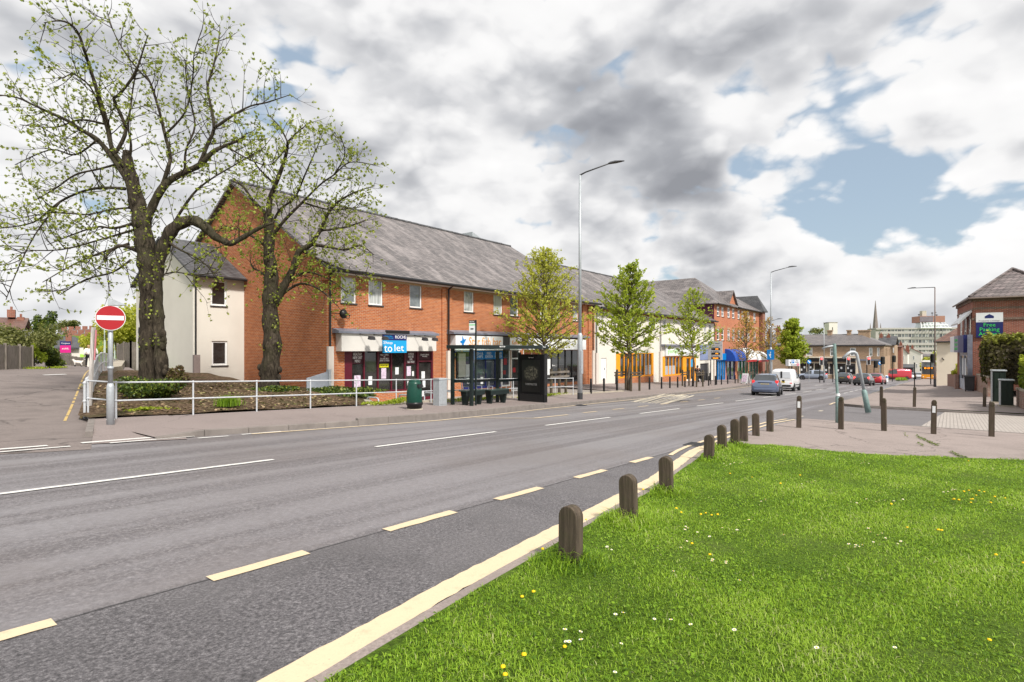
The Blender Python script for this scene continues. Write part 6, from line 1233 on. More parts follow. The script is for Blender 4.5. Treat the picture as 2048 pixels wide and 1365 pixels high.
# ------------------------------------------------------------------ people and dog
def skin(name,V,Ed,mat,parent,root=0,sub_=1):
    me=bpy.data.meshes.new(name); me.from_pydata([v[:3] for v in V],Ed,[]); me.materials.append(mat); o=bpy.data.objects.new(name,me); COL.objects.link(o); o.parent=parent
    m=o.modifiers.new('Skin','SKIN'); m.use_smooth_shade=True; o.modifiers.new('Sub','SUBSURF').levels=sub_; o.modifiers[-1].render_levels=sub_
    for i,v in enumerate(V): sv=me.skin_vertices[0].data[i]; r=v[3]; sv.radius=(r,v[4] if len(v)>4 else r); sv.use_root=(i==root)
    return o
def person(label,loc,rz,top,bottom,hairm,stride=.16,push=False,group=None,hgt=1.7,bag=None):
    o=thing('person',label,'person',loc,rz,group); k=hgt/1.7
    # x forward, y left
    J=dict(pel=(0,0,.93,.13,.15),waist=(0,0,1.08,.12,.14),chest=(.01,0,1.3,.13,.17),neck=(.01,0,1.46,.05),chin=(.03,0,1.53,.06),head=(.02,0,1.61,.095),crown=(.0,0,1.69,.06),
      lh=(.01,.1,.88,.085),lk=(.1*stride/.16,.1,.48,.058),la=(stride*.9,.1,.09,.04),lt=(stride*.9+.14,.11,.03,.03),rh=(.01,-.1,.88,.085),rk=(-.02,-.1,.48,.058),ra=(-stride*1.2,-.1,.11,.04),rt=(-stride*1.2+.13,-.11,.03,.03),
      ls=(.0,.19,1.40,.06),le=(-.06 if not push else .08,.25,1.13,.045),lw=(.06 if not push else .33,.26,.9 if not push else 1.02,.03),rs=(.0,-.19,1.40,.06),re=(-.04 if not push else .08,-.25,1.13,.045),rw=(.1 if not push else .33,-.26,.91 if not push else 1.02,.03))
    names=list(J); V=[tuple(c*k for c in J[n_]) for n_ in names]; ix={n_:i for i,n_ in enumerate(names)}
    E_=[('pel','waist'),('waist','chest'),('chest','neck'),('neck','chin'),('chin','head'),('head','crown'),('pel','lh'),('lh','lk'),('lk','la'),('la','lt'),('pel','rh'),('rh','rk'),('rk','ra'),('ra','rt'),('chest','ls'),('ls','le'),('le','lw'),('chest','rs'),('rs','re'),('re','rw')]
    E_=[(ix[a],ix[b]) for a,b in E_]
    for w_,sd in (('lw',1),('rw',-1)):
        i=ix[w_]; x,y,z=V[i][:3]; pm=len(V); V.append((x+.02,y,z-.07 if not push else z-.02,.028)); E_.append((i,pm))
        for q,(dx,l_) in enumerate(((-.024,.07),(-.008,.085),(.008,.082),(.022,.065))): V.append((x+.03+dx,y-sd*.006,z-.075-l_*.5 if not push else z-.03,.009)); V.append((x+.045+dx,y-sd*.012,z-.075-l_ if not push else z-.06,.008)); E_+= [(pm,len(V)-2),(len(V)-2,len(V)-1)]
        V.append((x+.05,y-sd*.03,z-.09 if not push else z-.01,.01)); E_.append((pm,len(V)-1))
    skin('body',V,E_,m_skin,o)
    def cloth(name,ns,mat,ed,gr): 
        v=[tuple(c*k for c in J[n_][:3])+tuple((r+gr)*k for r in J[n_][3:]) for n_ in ns]; return skin(name,v,[(ns.index(a),ns.index(b)) for a,b in ed],mat,o)
    cloth('jacket',['pel','waist','chest','ls','le','lw','rs','re','rw'],top,[('pel','waist'),('waist','chest'),('chest','ls'),('ls','le'),('le','lw'),('chest','rs'),('rs','re'),('re','rw')],.022)
    cloth('trousers',['pel','lh','lk','la','rh','rk','ra'],bottom,[('pel','lh'),('lh','lk'),('lk','la'),('pel','rh'),('rh','rk'),('rk','ra')],.018)
    mb=MB(); mb.ball((-.015*k,0,1.635*k),.108*k,.1*k,.105*k,12,8); mb.ball((-.05*k,0,1.55*k),.07*k,.085*k,.11*k,10,6); mb.build('hair',hairm,o,smooth=True,local=True)
    mb=MB(); mb.ball((.115*k,0,1.59*k),.018,.014,.024,6,4); mb.ball((.1*k,.035,1.615*k),.01,.012,.008,6,4); mb.ball((.1*k,-.035,1.615*k),.01,.012,.008,6,4); mb.ball((.02,.1*k,1.6*k),.02,.012,.03,6,4); mb.ball((.02,-.1*k,1.6*k),.02,.012,.03,6,4); mb.build('face_features',m_skin,o,local=True)
    for a,b in (('la','lt'),('ra','rt')):
        mb=MB(); p_,q_=Vector(J[a][:3])*k,Vector(J[b][:3])*k; mb.tube([tuple(p_-Vector((.05,0,.04))),tuple((p_+q_)/2-Vector((0,0,.02))),tuple(q_+Vector((.03,0,0)))],[.05,.052,.035],8); mb.build('shoe',m_black,o,local=True)
    return o
g1=Lp(177,44); g2=Lp(187,45)
person('fair haired person in white top and black trousers walking up the side street',(g1[0],g1[1],H(*g1)),R(95),m_wshirt,m_dcloth,m_hair)
person('person in white top walking behind the pale leaning post',(g2[0],g2[1],H(*g2)),R(92),m_wshirt,m_dcloth,m_hair,.2)
bg=thing('shoulder_bag','pale bag held by the fair haired walker','bag',(g1[0]-.1,g1[1]+.32,H(*g1)+.55)); MB().hexa([(-.12,-.06,0),(.12,-.06,0),(.12,.06,0),(-.12,.06,0),(-.1,-.04,.26),(.1,-.04,.26),(.1,.04,.26),(-.1,.04,.26)]).build('pouch',m_wshirt,bg,local=True,bevel=.02); mb=MB(); mb.tube([(-.08,0,.26),(-.05,0,.42),(.05,0,.42),(.08,0,.26)],.012,6); mb.build('handle',m_wshirt,bg,local=True)
g3=Lp(156,45); o=thing('dog','white fluffy dog with dark legs on the side street','dog',(g3[0],g3[1],H(*g3)),R(150))
skin('body',[(0,0,.45,.15),(.18,0,.46,.14),(.32,0,.56,.1),(.4,0,.68,.1),(.52,0,.66,.05),(-.2,0,.46,.14),(-.34,0,.48,.09),(-.46,0,.58,.04),(.24,.08,.3,.05),(.25,.08,.04,.035),(.24,-.08,.3,.05),(.25,-.08,.04,.035),(-.26,.08,.32,.07),(-.32,.08,.18,.035),(-.28,.08,.04,.035),(-.26,-.08,.32,.07),(-.32,-.08,.18,.035),(-.28,-.08,.04,.035)],[(0,1),(1,2),(2,3),(3,4),(0,5),(5,6),(6,7),(1,8),(8,9),(1,10),(10,11),(5,12),(12,13),(13,14),(5,15),(15,16),(16,17)],m_fur,o)
o.scale=(.8,.8,.8); mb=MB(); mb.ball((.38,.09,.7),.03,.02,.07,6,4); mb.ball((.38,-.09,.7),.03,.02,.07,6,4); mb.ball((.58,0,.67),.02); mb.build('ears',m_fur,o,local=True)
for x,y in ((.25,.08),(.25,-.08),(-.28,.08),(-.28,-.08)): mb=MB(); mb.tube([(x,y,.0),(x,y,.2)],.042,8); mb.build('dark_leg',m_dcloth,o,local=True)
s_,n_=56.7,20.3; person('person in black clothes pushing a pushchair before the orange shop',(s_,n_,pav(s_,n_)),R(0),m_dcloth,m_dcloth,m_hairk,.16,True)
o=thing('pushchair','black pushchair pushed along in front of the orange shop','pushchair',(s_+.85,n_,pav(s_+.85,n_)))
mb=MB(); mb.hexa([(-.3,-.24,.35),(.3,-.24,.3),(.3,.24,.3),(-.3,.24,.35),(-.4,-.24,.9),(.1,-.24,.5),(.1,.24,.5),(-.4,.24,.9)]); mb.build('seat',m_dcloth,o,local=True,bevel=.04); mb=MB(); mb.prism([(-.4,-.25,.85),(-.3,-.25,1.05),(-.05,-.25,1.08),(.12,-.25,.9)],(0,.5,0)); mb.build('hood',m_dcloth,o,local=True)
mb=MB()
for y in (-.25,.25): mb.tube([(-.62,y,1.02),(-.4,y,.85),(.3,y,.14)],.014,6); mb.tube([(.05,y,.5),(-.38,y,.14)],.014,6)
mb.rod((-.62,-.25,1.02),(-.62,.25,1.02),.018); mb.build('frame',m_galv,o,local=True)
for x in (-.38,.32):
    for y in (-.27,.27): mb=MB(); mb.lathe([(.13,-.02),(.13,.02)],(x,y,.13),14,'y'); mb.build('wheel',m_tyre,o,local=True)
# ------------------------------------------------------------------ vegetation
NR=np.random.default_rng(11)
def leaves(name,C,size,mat,parent,flat=0.0,aspect=1.5,local0=None,val=None,nrm=None):
    C=np.asarray(C,float); n=len(C); s=np.asarray(size)*NR.uniform(.7,1.3,n) if np.ndim(size)==0 else np.asarray(size)
    if nrm is None:
        N=NR.normal(size=(n,3)); N[:,2]=np.abs(N[:,2])+flat*2
    else: N=nrm+NR.normal(size=(n,3))*.5
    N/=np.linalg.norm(N,axis=1)[:,None]
    A=np.cross(N,NR.normal(size=(n,3))); A/=np.linalg.norm(A,axis=1)[:,None]+1e-9; B=np.cross(N,A)
    l=np.array(parent.location) if local0 is None else np.asarray(local0); C=C-l
    a=(A.T*s*.5*aspect).T; b=(B.T*s*.5).T; fold=(N.T*s*.12).T
    V=np.empty((n,4,3)); V[:,0]=C-a; V[:,1]=C+b+fold; V[:,2]=C+a; V[:,3]=C-b+fold
    me=bpy.data.meshes.new(name); me.vertices.add(n*4); me.vertices.foreach_set('co',V.ravel()); me.loops.add(n*4); me.loops.foreach_set('vertex_index',np.arange(n*4,dtype=np.int32)); me.polygons.add(n); me.polygons.foreach_set('loop_start',np.arange(0,n*4,4,dtype=np.int32))
    at_=me.attributes.new('rnd','FLOAT','POINT'); r=NR.uniform(0,1,n) if val is None else np.clip(val,0,1); at_.data.foreach_set('value',np.repeat(r,4).astype(np.float32))
    me.materials.append(mat); me.update(); me.validate(); o=bpy.data.objects.new(name,me); COL.objects.link(o); o.parent=parent; return o
def rv(): return Vector(NR.normal(size=3)).normalized()
def twig(mb,p,d,L,r,seg=4,up=.12,wob=.22,sides=4):
    pts=[Vector(p)]; d=Vector(d).normalized()
    for k in range(seg): d=(d+rv()*wob+Vector((0,0,up))).normalized(); pts.append(pts[-1]+d*L/seg)
    mb.tube(pts,[r*(1-.8*k/seg) for k in range(seg+1)],sides,False); return pts
def along(pts,t):
    t=max(0,min(.9999,t))*(len(pts)-1); i=int(t); return pts[i].lerp(pts[i+1],t-i),(pts[i+1]-pts[i]).normalized()
def lime(label,Z0,limbs,trunkn,step,tw,leaf,mat,nleaf,loc,rs):
    global NR; NR=np.random.default_rng(rs)
    o=thing('lime_tree',label,'tree',loc); tr=MB(); br=MB(); LP=[]
    for li,(kd,pts) in enumerate(limbs):
        wd=NR.uniform(-1,1)*kd; P=[]; Rr=[]; m=len(pts)
        for i,(x,y,w_) in enumerate(pts):
            t_=i/(m-1); z=Z0+wd*t_*t_*1.0+NR.normal()*.04*(kd>0); q=at(x,y,z); P.append(q); Rr.append(max(.01,w_/2*z/F*(.86 if li<trunkn else .68)))
        # smooth resample
        Q=[];S=[]
        for i in range(m-1):
            a,b,c,d=P[max(i-1,0)],P[i],P[i+1],P[min(i+2,m-1)]
            for k in range(4):
                u=k/4; Q.append(.5*((2*b)+(c-a)*u+(2*a-5*b+4*c-d)*u*u+(3*b-a-3*c+d)*u**3)); S.append(Rr[i]+(Rr[i+1]-Rr[i])*u)
        Q.append(P[-1]); S.append(Rr[-1])
        if li<trunkn: 
            S=[s_*(1+.1*math.sin(i*1.7+li)+NR.uniform(-.04,.04)) for i,s_ in enumerate(S)]; tr.tube(Q,S,14)
            for i in range(3,len(Q)-2,3):
                if NR.uniform()<.5: v=rv(); v.z*=.3; tr.ball(Q[i]+v*S[i]*.75,S[i]*NR.uniform(.3,.5),S[i]*NR.uniform(.3,.5),S[i]*NR.uniform(.35,.7),8,5)
            start=.45
        else: S=[s_*(1+NR.uniform(-.08,.08)) for s_ in S]; br.tube(Q,S,8); start=.12
        Ln=sum((b-a).length for a,b in zip(Q,Q[1:])); n_=int(Ln/step*(1-start)); 
        for k in range(n_):
            t_=start+(1-start)*(k+NR.uniform())/n_; p,d=along(Q,t_); side=rv(); side=(side-d*side.dot(d)).normalized()
            L_=NR.uniform(.5,1.0)*tw*(1.15-.5*t_); a=twig(br,p,side*.9+d*.55+Vector((0,0,.1)),L_,.011+.006*L_,5,.06,.2,3)
            for j in range(int(2+L_*2.6)):
                u=NR.uniform(.2,1); q,dd=along(a,u); s2=rv(); b=twig(br,q,dd*.7+s2*.8,NR.uniform(.25,.8),.0055,3,.03,.25,3)
                for g in range(nleaf):
                    w_,_=along(b,1 if g==0 else NR.uniform(.2,.9)); c=w_+rv()*.015
                    for h in range(NR.integers(3,6)): LP.append(c+rv()*leaf*.6)
            tip=Q[-1]
    # sprouts on the trunk
    for _ in range(60):
        Q0=limbs[0][1]; i=NR.integers(3,len(Q0)-1); x,y,w_=Q0[i]; p=at(x+NR.uniform(-.6,.6)*w_,y+NR.uniform(-15,15),Z0-NR.uniform(0,.4))
        for h in range(5): LP.append(p+rv()*.12)
    for x,y,r_ in BURR: tr.ball(at(x,y,Z0-.12),r_,r_,r_*1.5,10,7)
    tr.build('trunk',m_bark,o,smooth=True); br.build('branches',m_bark,o,smooth=True); leaves('foliage',[tuple(q) for q in LP],leaf,mat,o); return o
BURR=[(326,668,.1),(328,680,.085),(326,692,.1),(329,674,.05),(331,686,.045),(285,762,.09),(283,752,.07),(283,700,.07),(281,520,.12),(278,530,.07),(329,745,.09),(331,735,.06)]
T1=[(0,[(298,815,52),(297,780,40),(296,740,34),(295,680,33),(295,620,33),(295,560,34),(293,520,40),(287,470,40),(280,430,36),(268,380,31),(258,335,24),(252,302,15)]),
 (.3,[(330,815,36),(326,770,30),(322,720,27),(318,672,27),(316,620,23),(314,575,23),(318,525,26),(334,478,28),(352,453,27),(385,441,25),(410,455,21),(428,472,18),(450,484,15),(463,487,13),(490,473,11),(520,456,8),(545,446,5)]),
 (1.6,[(290,450,26),(312,398,24),(335,365,21),(370,345,19),(400,330,16),(425,305,13),(450,292,10),(480,280,7),(494,266,4)]),
 (2,[(398,332,13),(415,290,11),(428,257,10),(422,215,8),(415,175,7),(425,140,6),(436,90,4),(440,55,2)]),
 (2,[(428,257,9),(465,232,7),(500,213,5),(535,205,4),(580,190,2)]),
 (1.6,[(300,430,15),(325,370,13),(338,330,11),(341,312,10),(330,270,9),(322,235,8),(312,200,7),(300,165,6),(285,140,4)]),
 (2,[(262,372,16),(228,320,15),(195,280,13),(165,262,11),(135,242,9),(105,228,8),(70,212,6),(35,196,5),(-5,190,3)]),
 (2.2,[(252,335,15),(225,300,13),(215,250,12),(203,210,11),(192,175,10),(178,130,9),(168,100,8),(158,70,7),(142,50,6),(120,42,5),(88,46,2)]),
 (2,[(228,312,11),(250,270,10),(246,240,9),(228,200,9),(238,190,8),(262,160,7),(275,135,6),(285,105,4),(296,70,2)]),
 (2,[(228,312,7),(190,190,5),(150,150,4),(125,158,2)]),(2,[(258,330,9),(262,290,7),(256,250,6),(262,210,5),(268,165,4),(282,110,2)]),
 (2,[(330,270,7),(370,225,5),(385,160,4),(388,110,3),(400,70,2)]),(2,[(300,165,5),(260,120,4),(230,70,3),(215,25,2)]),
 (2.5,[(248,325,8),(200,338,6),(151,350,5),(110,378,4),(68,402,2)]),(2.5,[(250,378,10),(210,376,8),(169,382,7),(120,404,6),(67,445,5),(0,457,3)]),(2.5,[(268,447,9),(228,457,7),(195,454,6),(150,468,4),(95,490,2)]),
 (2.5,[(270,415,7),(220,420,5),(170,430,4),(110,425,3),(20,440,2)]),(2.2,[(280,505,12),(245,492,9),(224,500,8),(207,520,5)]),(2.4,[(330,480,9),(360,500,6),(400,520,4),(440,560,2)]),
 (2.2,[(345,450,9),(385,390,7),(420,360,5),(470,330,4),(520,300,2)]),(2.2,[(370,345,8),(372,300,6),(390,250,5),(375,180,4),(370,120,2)]),(2.4,[(450,292,6),(500,320,4),(540,330,3),(570,300,2)]),(2,[(300,560,6),(345,545,4),(390,550,3),(440,545,2)]),(2.4,[(215,250,7),(160,240,5),(110,255,4),(40,250,2)]),(2.4,[(258,488,8),(205,505,6),(150,528,4),(85,565,2)]),(2.4,[(262,520,7),(225,545,5),(170,560,4),(120,590,2)]),(2.4,[(120,404,6),(70,470,4),(35,540,3),(12,600,2)]),(2.4,[(268,460,7),(200,480,5),(120,500,4),(30,500,2)]),(2.4,[(195,280,7),(150,310,5),(100,300,4),(30,330,2)])]
lime('tall old lime tree with heavy forked trunk and sparse new leaves',18.0,T1,2,.21,1.5,.056,m_leafy,2,(7.2,20,-.1),5)
BURR=[(519,735,.09),(522,748,.1),(560,740,.09),(558,755,.09),(528,640,.06)]
T2=[(0,[(537,808,56),(538,780,46),(540,740,40),(545,690,38),(541,640,35),(541,590,34),(543,545,29),(538,510,25),(538,470,23),(537,430,19)]),
 (1,[(537,435,18),(540,400,16),(551,370,13),(566,330,11),(574,300,9),(575,282,7)]),(1.5,[(575,284,5),(560,255,4),(537,230,2)]),(1.5,[(575,284,5),(598,262,4),(622,244,2)]),
 (1.2,[(549,610,26),(568,572,23),(588,535,20),(597,505,17),(620,490,14),(640,462,11),(655,430,9),(675,405,7),(710,385,4),(750,372,2)]),(2,[(622,489,11),(660,495,8),(690,500,6),(720,492,4),(748,510,2)]),
 (2,[(537,432,10),(505,400,8),(485,372,7),(463,362,4)]),(2,[(545,472,11),(570,440,9),(605,405,7),(640,370,5),(668,350,4),(700,325,3),(748,330,2)]),(2,[(540,457,9),(560,420,7),(590,395,6),(610,350,5),(632,300,3),(640,282,2)]),
 (2,[(545,565,8),(522,545,6),(505,535,4),(500,520,2)]),(2.2,[(560,592,10),(600,568,7),(640,580,5),(675,612,3)]),(2.2,[(565,575,8),(610,545,6),(660,560,4),(700,590,2)]),(2.2,[(640,462,7),(690,455,5),(735,440,3)]),(2.2,[(538,500,8),(500,470,6),(455,455,4),(420,470,2)]),(2.2,[(605,405,6),(660,420,4),(715,415,2)]),(2.2,[(668,350,5),(690,310,3),(680,270,2)]),(2.2,[(551,370,7),(520,340,5),(500,310,3)]),(2,[(600,500,8),(640,520,6),(690,540,4),(735,545,2)])]
lime('smaller lime tree with dark leaning fork in front of the brick gable',22.7,T2,1,.15,1.25,.064,m_leafy,2,(11.9,21.7,-.3),9)
EL=(.42,.5)
def young(name,label,s,n,h,h0,rad,nbr,leaf,mat,nl,base=None,tr=.07,shape=1.0,taper=.12,group=None,rs=3):
    global NR; NR=np.random.default_rng(rs); z=pav(s,n) if base is None else base
    o=thing(name,label,'tree',(s,n,z),0,group); tk=MB(); br=MB(); LP=[]
    pts=[Vector((s+NR.normal()*.03*k,n+NR.normal()*.03*k,z-.15+(h+.15)*k/8)) for k in range(9)]; tk.tube(pts,[tr*(1.25 if k==0 else 1)*(1-.93*k/8) for k in range(9)],8)
    for i in range(nbr):
        t_=(i+NR.uniform())/nbr; hz=h0+(h-h0)*t_; p,_=along(pts,(hz+.15)/(h+.15)); az=i*2.4+NR.uniform(-.5,.5)
        prof=(min(1,(t_+taper)/(taper+.13)) if shape>0 else 1)*(1-t_)**(.75*abs(shape)); L_=rad*prof*NR.uniform(.75,1.15)+.2
        el=EL[0]+EL[1]*t_; d=Vector((math.cos(az)*math.cos(el),math.sin(az)*math.cos(el),math.sin(el))); a=twig(br,p,d,L_,.008+.016*L_/2*(tr/.07),5,.06,.12,4)
        for j in range(max(2,int(L_*4.5))):
            u=NR.uniform(.15,1); q,dd=along(a,u); b=twig(br,q,dd*.8+rv()*.7,NR.uniform(.2,.55)*min(1,.4+L_*.4),.005,3,.06,.2,3)
            for g in range(nl): w_,_=along(b,NR.uniform(.1,1)); LP.append(w_+rv()*leaf*.7)
    tk.build('trunk',m_bark2,o,smooth=True); br.build('branches',m_bark2,o); leaves('foliage',[tuple(q) for q in LP],leaf,mat,o); return o
young('street_tree','young yellow green street tree behind the bus shelter',26.3,18.3,8.2,2.0,3.4,150,.088,m_leafy2,7,-1.0,.09,.85,.16,None,21)
EL=(.2,.75)
young('street_tree','young conical green street tree beside the big lamp post, staked',33.6,16.6,8.0,2.1,3.3,140,.105,m_leafg,8,None,.1,.95,.06,None,22)
young('street_tree','young airy green street tree in front of the second orange shop',46.9,17.2,8.0,2.3,3.0,85,.11,m_leafg,6,None,.09,.9,.12,None,23)
EL=(.42,.5)
young('street_tree','bare bronze budded street tree in front of the blue awning',62.8,17.3,7.4,2.2,2.6,75,.1,m_leafo,4,None,.1,.9,.3,None,24)
young('street_tree','thin reddish budded street tree at the end of the brick block',71.5,17.0,7.6,2.4,2.4,70,.1,m_leafo,4,None,.1,.9,.3,None,25)
p=at(1583,757,76); young('street_tree','dense bright green street tree before the brick terrace',p.x,p.y,8.2,2.0,2.7,150,.16,m_leafg,12,gz(p.x)+.1,.11,.8,.3,None,26)
stakes('weathered four stake guard round the conical green street tree',33.6,16.6,.62); stakes('weathered four stake guard round the airy street tree',46.9,17.2,.75); stakes('weathered stake guard round the bronze budded street tree',62.8,17.3,.7); stakes('weathered stake guard round the reddish budded street tree',71.5,17.0,.7)
o=thing('tree_stake_pair','pale timber stakes and crossbars behind the railing at the bus shelter','tree guard',(27.6,18.2,-1.0))
for s in (26.75,27.6,28.3): MB().box((s-.06,18.0,-1.1),(s+.06,18.12,.55)).build('stake',m_wooda,o)
for z_ in (.35,.08): MB().box((26.5,17.93,z_-.06),(28.5,17.98,z_+.06)).build('rail',m_woodg,o)
def bush(name,label,cat,c,r,n,leaf,mat,lumps=9,stems=True,flat=.6,group=None):
    o=thing(name,label,cat,(c[0],c[1],c[2]-r[2]),0,group); L_=[]
    cs=[(np.array(c)+np.array(r)*NR.normal(size=3)*np.array((.42,.42,.32)),NR.uniform(.28,.55)) for _ in range(lumps)]
    for q,k in cs:
        m=n//lumps; v=NR.normal(size=(m,3)); v/=np.linalg.norm(v,axis=1)[:,None]; v*=NR.uniform(.55,1.05,(m,1)); L_.append(q+v*np.array(r)*k)
    P_=np.vstack(L_); P_=P_[P_[:,2]>c[2]-r[2]]; leaves('foliage',P_,leaf,mat,o)
    if stems:
        mb=MB()
        for _ in range(7): twig(mb,Vector((c[0]+NR.normal()*r[0]*.2,c[1]+NR.normal()*r[1]*.2,c[2]-r[2])),rv()*.6+Vector((0,0,1)),r[2]*1.3,.02,4,.1,.2,4)
        mb.build('stems',m_bark,o)
    return o
def onbed(px,py,dz,Z): q=at(px,py,Z); return (q.x,q.y,q.z+dz)
bush('ivy_bush','ivy and suckers round the foot of the big lime tree','shrub',onbed(305,776,0,17.4),(1.0,.9,.42),5200,.06,m_leafi,16)
bush('dead_leaf_bush','brown leafy mound against the right side of the big lime trunk','shrub',onbed(352,757,0,17.6),(.4,.5,.5),1900,.055,m_leafbr,9)
bush('ivy_bush','low ivy round the foot of the smaller lime tree','shrub',onbed(556,779,0,22.0),(1.0,.7,.24),3200,.07,m_leafi,12)
bush('ground_ivy','dark ivy creeping along the concrete retaining wall','shrub',(13.6,19.4,-.02),(.9,1.9,.17),4200,.075,m_leafi,18,False)
bush('low_weeds','small patch of green weeds behind the front railing','weeds',onbed(285,822,0,15.2),(.7,.5,.1),1200,.05,m_leafg,8,False)
bush('low_weeds','weeds growing at the kerb beside the litter bin','weeds',(12.9,15.95,-.22),(1.2,.18,.1),900,.05,m_leafg,10,False)
bush('low_weeds','weeds growing behind the shelter seats','weeds',(17.4,15.9,-.45),(1.9,.15,.09),800,.05,m_leafg,12,False)
bush('low_weeds','weeds along the railing foot right of the shelter','weeds',(22.6,16.0,-.62),(2.0,.15,.1),800,.05,m_leafg,12,False)
m=2600; P=np.stack([NR.uniform(4.9,12.4,m),NR.uniform(16.4,24,m),np.zeros(m)],1); P=P[P[:,1]<16.4+(P[:,0]-4.4)*4.5]; P[:,2]=[bedH(x,y)+.015 for x,y in P[:,:2]]
o=leaves('leaf_litter',P,.075,m_litter,None,1.5,1.4,(0,0,0)); tag(o,'dry brown leaf litter strewn over the soil bed','leaf litter',None,'stuff')
# tuft of long grass in the bed
def blades(name,P,h,w_,lean,parent,mat,val,rs=1):
    g=np.random.default_rng(rs); n=len(P); az=g.uniform(0,2*np.pi,n); d=np.stack([np.cos(az),np.sin(az),np.zeros(n)],1); t_=np.stack([-np.sin(az),np.cos(az),np.zeros(n)],1)
    up=np.array((0,0,1.)); hh=h[:,None]; ww=w_[:,None]; le=lean[:,None]
    V=np.empty((n,5,3)); V[:,0]=P-t_*ww; V[:,1]=P+t_*ww; m=P+up*hh*.55+d*le*hh*.3; V[:,2]=m+t_*ww*.8; V[:,3]=m-t_*ww*.8; V[:,4]=P+up*hh*(1-.35*le)+d*le*hh
    me=bpy.data.meshes.new(name); me.vertices.add(n*5); me.vertices.foreach_set('co',(V-np.array(parent.location if parent else (0,0,0))).ravel())
    base_=np.arange(n,dtype=np.int32)[:,None]*5; idx=np.concatenate([base_+np.array([0,1,2,3]),base_+np.array([3,2,4])],1).ravel(); me.loops.add(n*7); me.loops.foreach_set('vertex_index',idx.astype(np.int32))
    ls=(np.arange(n,dtype=np.int32)[:,None]*7+np.array([0,4],dtype=np.int32)).ravel(); me.polygons.add(n*2); me.polygons.foreach_set('loop_start',ls.astype(np.int32))
    a=me.attributes.new('rnd','FLOAT','POINT'); a.data.foreach_set('value',np.repeat(np.clip(val,0,1),5).astype(np.float32)); me.materials.append(mat); me.update(); me.validate()
    o=bpy.data.objects.new(name,me); COL.objects.link(o); o.parent=parent; return o
q=onbed(456,812,0,16.9); o=thing('grass_tuft','tall green grass tuft in the soil bed','plant',q); m=700; P=np.array(q)+NR.normal(size=(m,3))*np.array((.14,.14,0)); blades('grass_leaves',P,NR.uniform(.2,.42,m),np.full(m,.006),NR.uniform(.2,.9,m),o,m_grass,NR.uniform(.1,.6,m))
# left side shrubs and trees
def Lb(px,py,Z): q=at(px,py,Z); return (q.x,q.y,q.z)
bush('bare_shrub','large olive brown shrub over the paling fence at the left edge','shrub',Lb(12,684,36),(1.8,2.2,1.3),5200,.12,m_leafolive,20)
bush('bare_shrub','spreading olive shrub between the cottage and the ivy bank','shrub',Lb(74,690,42),(.8,1.0,1.0),2400,.11,m_leafolive,14)
bush('ivy_bank','dense dark ivy mound at the side street verge','shrub',Lb(97,715,38),(.9,1.0,.85),4200,.09,m_leafi,14)
bush('pointed_conifer','dark conifer rising behind the olive shrubs','tree',Lb(92,655,52),(1.0,1.0,1.7),2600,.16,m_leafi,12)
bush('green_tree','bright yellow green tree behind the no entry sign','tree',Lb(245,660,52),(2.3,2.4,2.3),9000,.17,m_leafy2,26)
bush('green_tree','low yellow green tree left of the no entry sign','tree',Lb(236,694,64),(1.3,2,1.2),4500,.18,m_leafy2,18)
bush('green_tree','round green tree beyond the bungalow chimney','tree',Lb(166,690,84),(2.0,2,.8),1800,.2,m_leafy2,12)
bush('bare_tree','grey green tree on the hilltop skyline','tree',Lb(134,647,240),(5,3,3),1500,.5,m_leafolive,16)
bush('low_shrub','leafy green shrub at the end of the paling fence','shrub',Lb(68,712,35.5),(.45,.45,.65),1300,.09,m_leafg,8)
bush('verge_weeds','green weeds on the side street verge','weeds',Lb(58,738,34),(1.3,.6,.15),1200,.07,m_leafg,10,False)
# trees in the distance
p=Lb(1888-25,728,150); bush('green_tree','small green tree above the orange bus','tree',(p[0],p[1],p[2]),(3.2,2.5,2.6),2600,.3,m_leafy2,14)
p=Lb(1777,748,118); bush('green_shrub','green shrubs by the junction island','shrub',p,(1.8,1.2,.9),1800,.16,m_leafg,10)
p=Lb(1634,664,170); bush('bare_tree','thin treetop showing over the terrace roof','tree',p,(4.2,3,1.1),500,.35,m_leafolive,14)
m=2600; P=np.stack([NR.uniform(118,151,m),NR.uniform(6.2,8.0,m),np.zeros(m)],1); P[:,1]=5.9+(P[:,0]-118)*.04+NR.uniform(.2,1.6,m); P[:,2]=[gz(x)+.18 for x in P[:,0]]; g_=blades('island_grass',P,NR.uniform(.15,.5,m),np.full(m,.04),NR.uniform(.1,.8,m),None,m_grass,NR.uniform(0,.8,m)); tag(g_,'rough grass on the traffic island','grass',None,'stuff')
